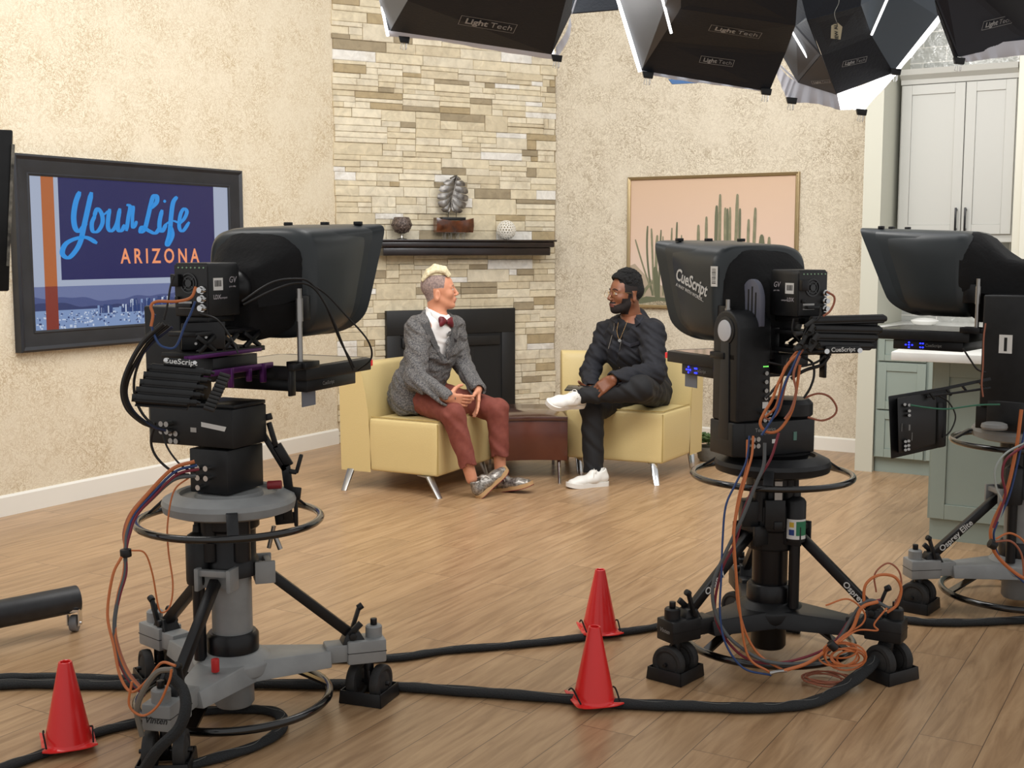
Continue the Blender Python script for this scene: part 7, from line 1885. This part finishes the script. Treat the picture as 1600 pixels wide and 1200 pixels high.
cable([(1195, 692), (1193, 728), (1181, 757), (1159, 811), (1134, 863), (1116, 906), (1114, 940), (1125, 975), (1150, 1006), (1200, 1034), (1266, 1034), (1306, 1006), (1337, 956), (1360, 938), (1388, 950)], .006, GRC, 'long grey cable sweeping in front of the all-black pedestal', (3.93, 3.85))
cable([(1225, 1048), (1262, 1036), (1296, 1012), (1330, 985), (1346, 950), (1372, 940)], .006, ORG, 'thick orange cable rising to the right leg of the all-black pedestal', 3.84)
cable([(1350, 950), (1352, 915), (1372, 899), (1397, 901), (1408, 919), (1402, 944), (1386, 957)], .005, ORG, 'thick orange cable loop standing up at the right leg of the all-black pedestal', 3.86)
cable([(1369, 925), (1367, 897), (1387, 880), (1405, 893), (1408, 920), (1398, 945)], .003, COP, 'thin orange cable loop rising highest at the right leg of the all-black pedestal', 3.88)
cable([(1290, 946), (1325, 936), (1350, 956), (1347, 975), (1319, 992), (1300, 1010)], .003, ORG, 'thin orange cable with loose end at the right leg of the all-black pedestal', 3.84)
cable([(1386, 950), (1366, 975), (1371, 985), (1340, 985), (1312, 1003)], .003, ORG, 'thin orange cable bending down at the right leg of the all-black pedestal', 3.83)
for k in range(7):
    rr = random.Random(k); cx, cy, a_, b_ = 1318 + rr.uniform(-10, 12), 1022 + rr.uniform(-8, 8), 26 + rr.uniform(-5, 9), 16 + rr.uniform(-5, 6)
    pts = [W(cx + a_ * math.cos(q), cy + b_ * math.sin(q), 3.84 + .01 * math.sin(q * 2 + k)) for q in [2 * PI * i / 20 for i in range(20)]]
    o = build('cable_coil', MB().tube(pts, .0032, 7, closed=True), ORG); tag(o, 'turn of the orange cable coil hung on the right leg of the all-black pedestal', 'cable coil', 'turns of the orange coil on the all-black pedestal')
for k in range(5):
    rr = random.Random(k + 50); c0 = G(1287 + rr.uniform(-6, 6), 1062 + rr.uniform(-3, 3), .006 + k * .005); a_, b_ = .07 + rr.uniform(-.01, .012), .05 + rr.uniform(-.01, .012)
    o = build('cable_coil', MB().tube([c0 + V((a_ * math.cos(q), b_ * math.sin(q), .003 * math.sin(3 * q + k) + .004)) for q in [2 * PI * i / 24 for i in range(24)]], .0028, 6, closed=True), COP); tag(o, 'turn of the orange cable coil lying on the floor under the all-black pedestal', 'cable coil', 'turns of the coil on the floor')
o = build('cable_tie', MB().cyl(W(1296, 1004, 3.83), W(1306, 1014, 3.83), .014, n=16), BKC, bevel=.002); tag(o, 'black strap round the orange cables right of the black pedestal column', 'cable tie')
cable([(1203, 1052), (1216, 1049), (1229, 1048)], .006, STL, 'silver cable connector at the lowest bend of the orange cables', 3.84)
cable([(1262, 652), (1285, 657), (1303, 649), (1307, 636), (1296, 620), (1278, 615), (1256, 622)], .0036, COP, 'copper cable loop sticking out right of the centre-right head', 4.1)
cable([(1253, 557), (1269, 567), (1272, 586), (1266, 606), (1256, 622)], .0042, BKC, 'black cable hanging right of the cable cluster on the centre-right head', 4.05)
cable([(1296, 556), (1284, 570), (1262, 577), (1246, 585), (1236, 592)], .006, BKC, 'thick black cable from the right power unit towards the head', 4.05)
cable([(1290, 555), (1276, 566), (1254, 572), (1230, 572), (1200, 566)], .004, BKC, 'black cable running left below the right power unit', 4.03)
cable([(1232, 560), (1222, 590), (1206, 612), (1196, 622)], .0045, BKC, 'black cable plugged into the lower ports of the centre-right side arm', 3.97)
cable([(1292, 456), (1303, 463), (1303, 474), (1296, 487), (1286, 494)], .0036, COP, 'orange cable curling at the right of the centre-right studio camera', 4.0)
cable([(1240, 498), (1238, 515), (1244, 526), (1252, 536)], .003, BKC, 'thin black cable below the centre-right studio camera', 4.0)
cable([(1282, 480), (1280, 496), (1262, 512), (1250, 540)], .0035, BKC, 'black cable from the port plate of the centre-right studio camera', 3.99)
# right-edge rig
cable([(1596, 640), (1588, 700), (1573, 767), (1553, 813), (1548, 836), (1557, 867), (1593, 900), (1620, 905)], .007, ORG, 'thick orange cable hanging in front of the right-edge pedestal', 4.5)
cable([(1606, 650), (1594, 706), (1577, 775), (1558, 818), (1553, 840), (1564, 875), (1600, 910)], .004, BLU, 'blue cable hanging beside the orange one on the right-edge pedestal', 4.5)
cable([(1606, 693), (1573, 717), (1566, 743), (1571, 772), (1562, 800), (1552, 825)], .005, MAR, 'maroon cable curving over the ring of the right-edge pedestal', 4.46)
cable([(1606, 690), (1572, 708), (1555, 733), (1557, 763), (1567, 787), (1560, 815)], .004, WHC, 'pale cable curving over the ring of the right-edge pedestal', 4.47)
cable([(1556, 842), (1577, 833), (1597, 843), (1606, 860)], .004, ORG, 'thin orange cable arching right near the base of the right-edge pedestal', 4.45)
cable([(1556, 846), (1580, 846), (1596, 866), (1600, 900)], .004, COP, 'copper cable dropping at the right frame edge by the right-edge pedestal', 4.45)
o = build('cable_tie', MB().cyl(W(1546, 848, 4.48), W(1556, 853, 4.48), .018, n=16), BKC, bevel=.002); tag(o, 'black strap round the cables of the right-edge pedestal', 'cable tie')
cable([(1423, 633), (1450, 637), (1480, 639), (1527, 633), (1562, 632)], .0032, GRN, 'green cable running from the operator monitor to the numbered head box', (4.46, 4.6))
cable([(1466, 618), (1482, 628), (1493, 650), (1486, 672), (1474, 684)], .003, BKC, 'black cable bowing out right of the operator monitor', 4.6)
cable([(1505, 545), (1516, 562), (1527, 577), (1540, 582)], .0035, BKC, 'short black cable hanging from the right-edge prompter monitor', 4.55)
cable([(1540, 505), (1537, 530), (1536, 570), (1534, 600), (1536, 620)], .003, COP, 'copper cable running down the left edge of the numbered box', 4.5)
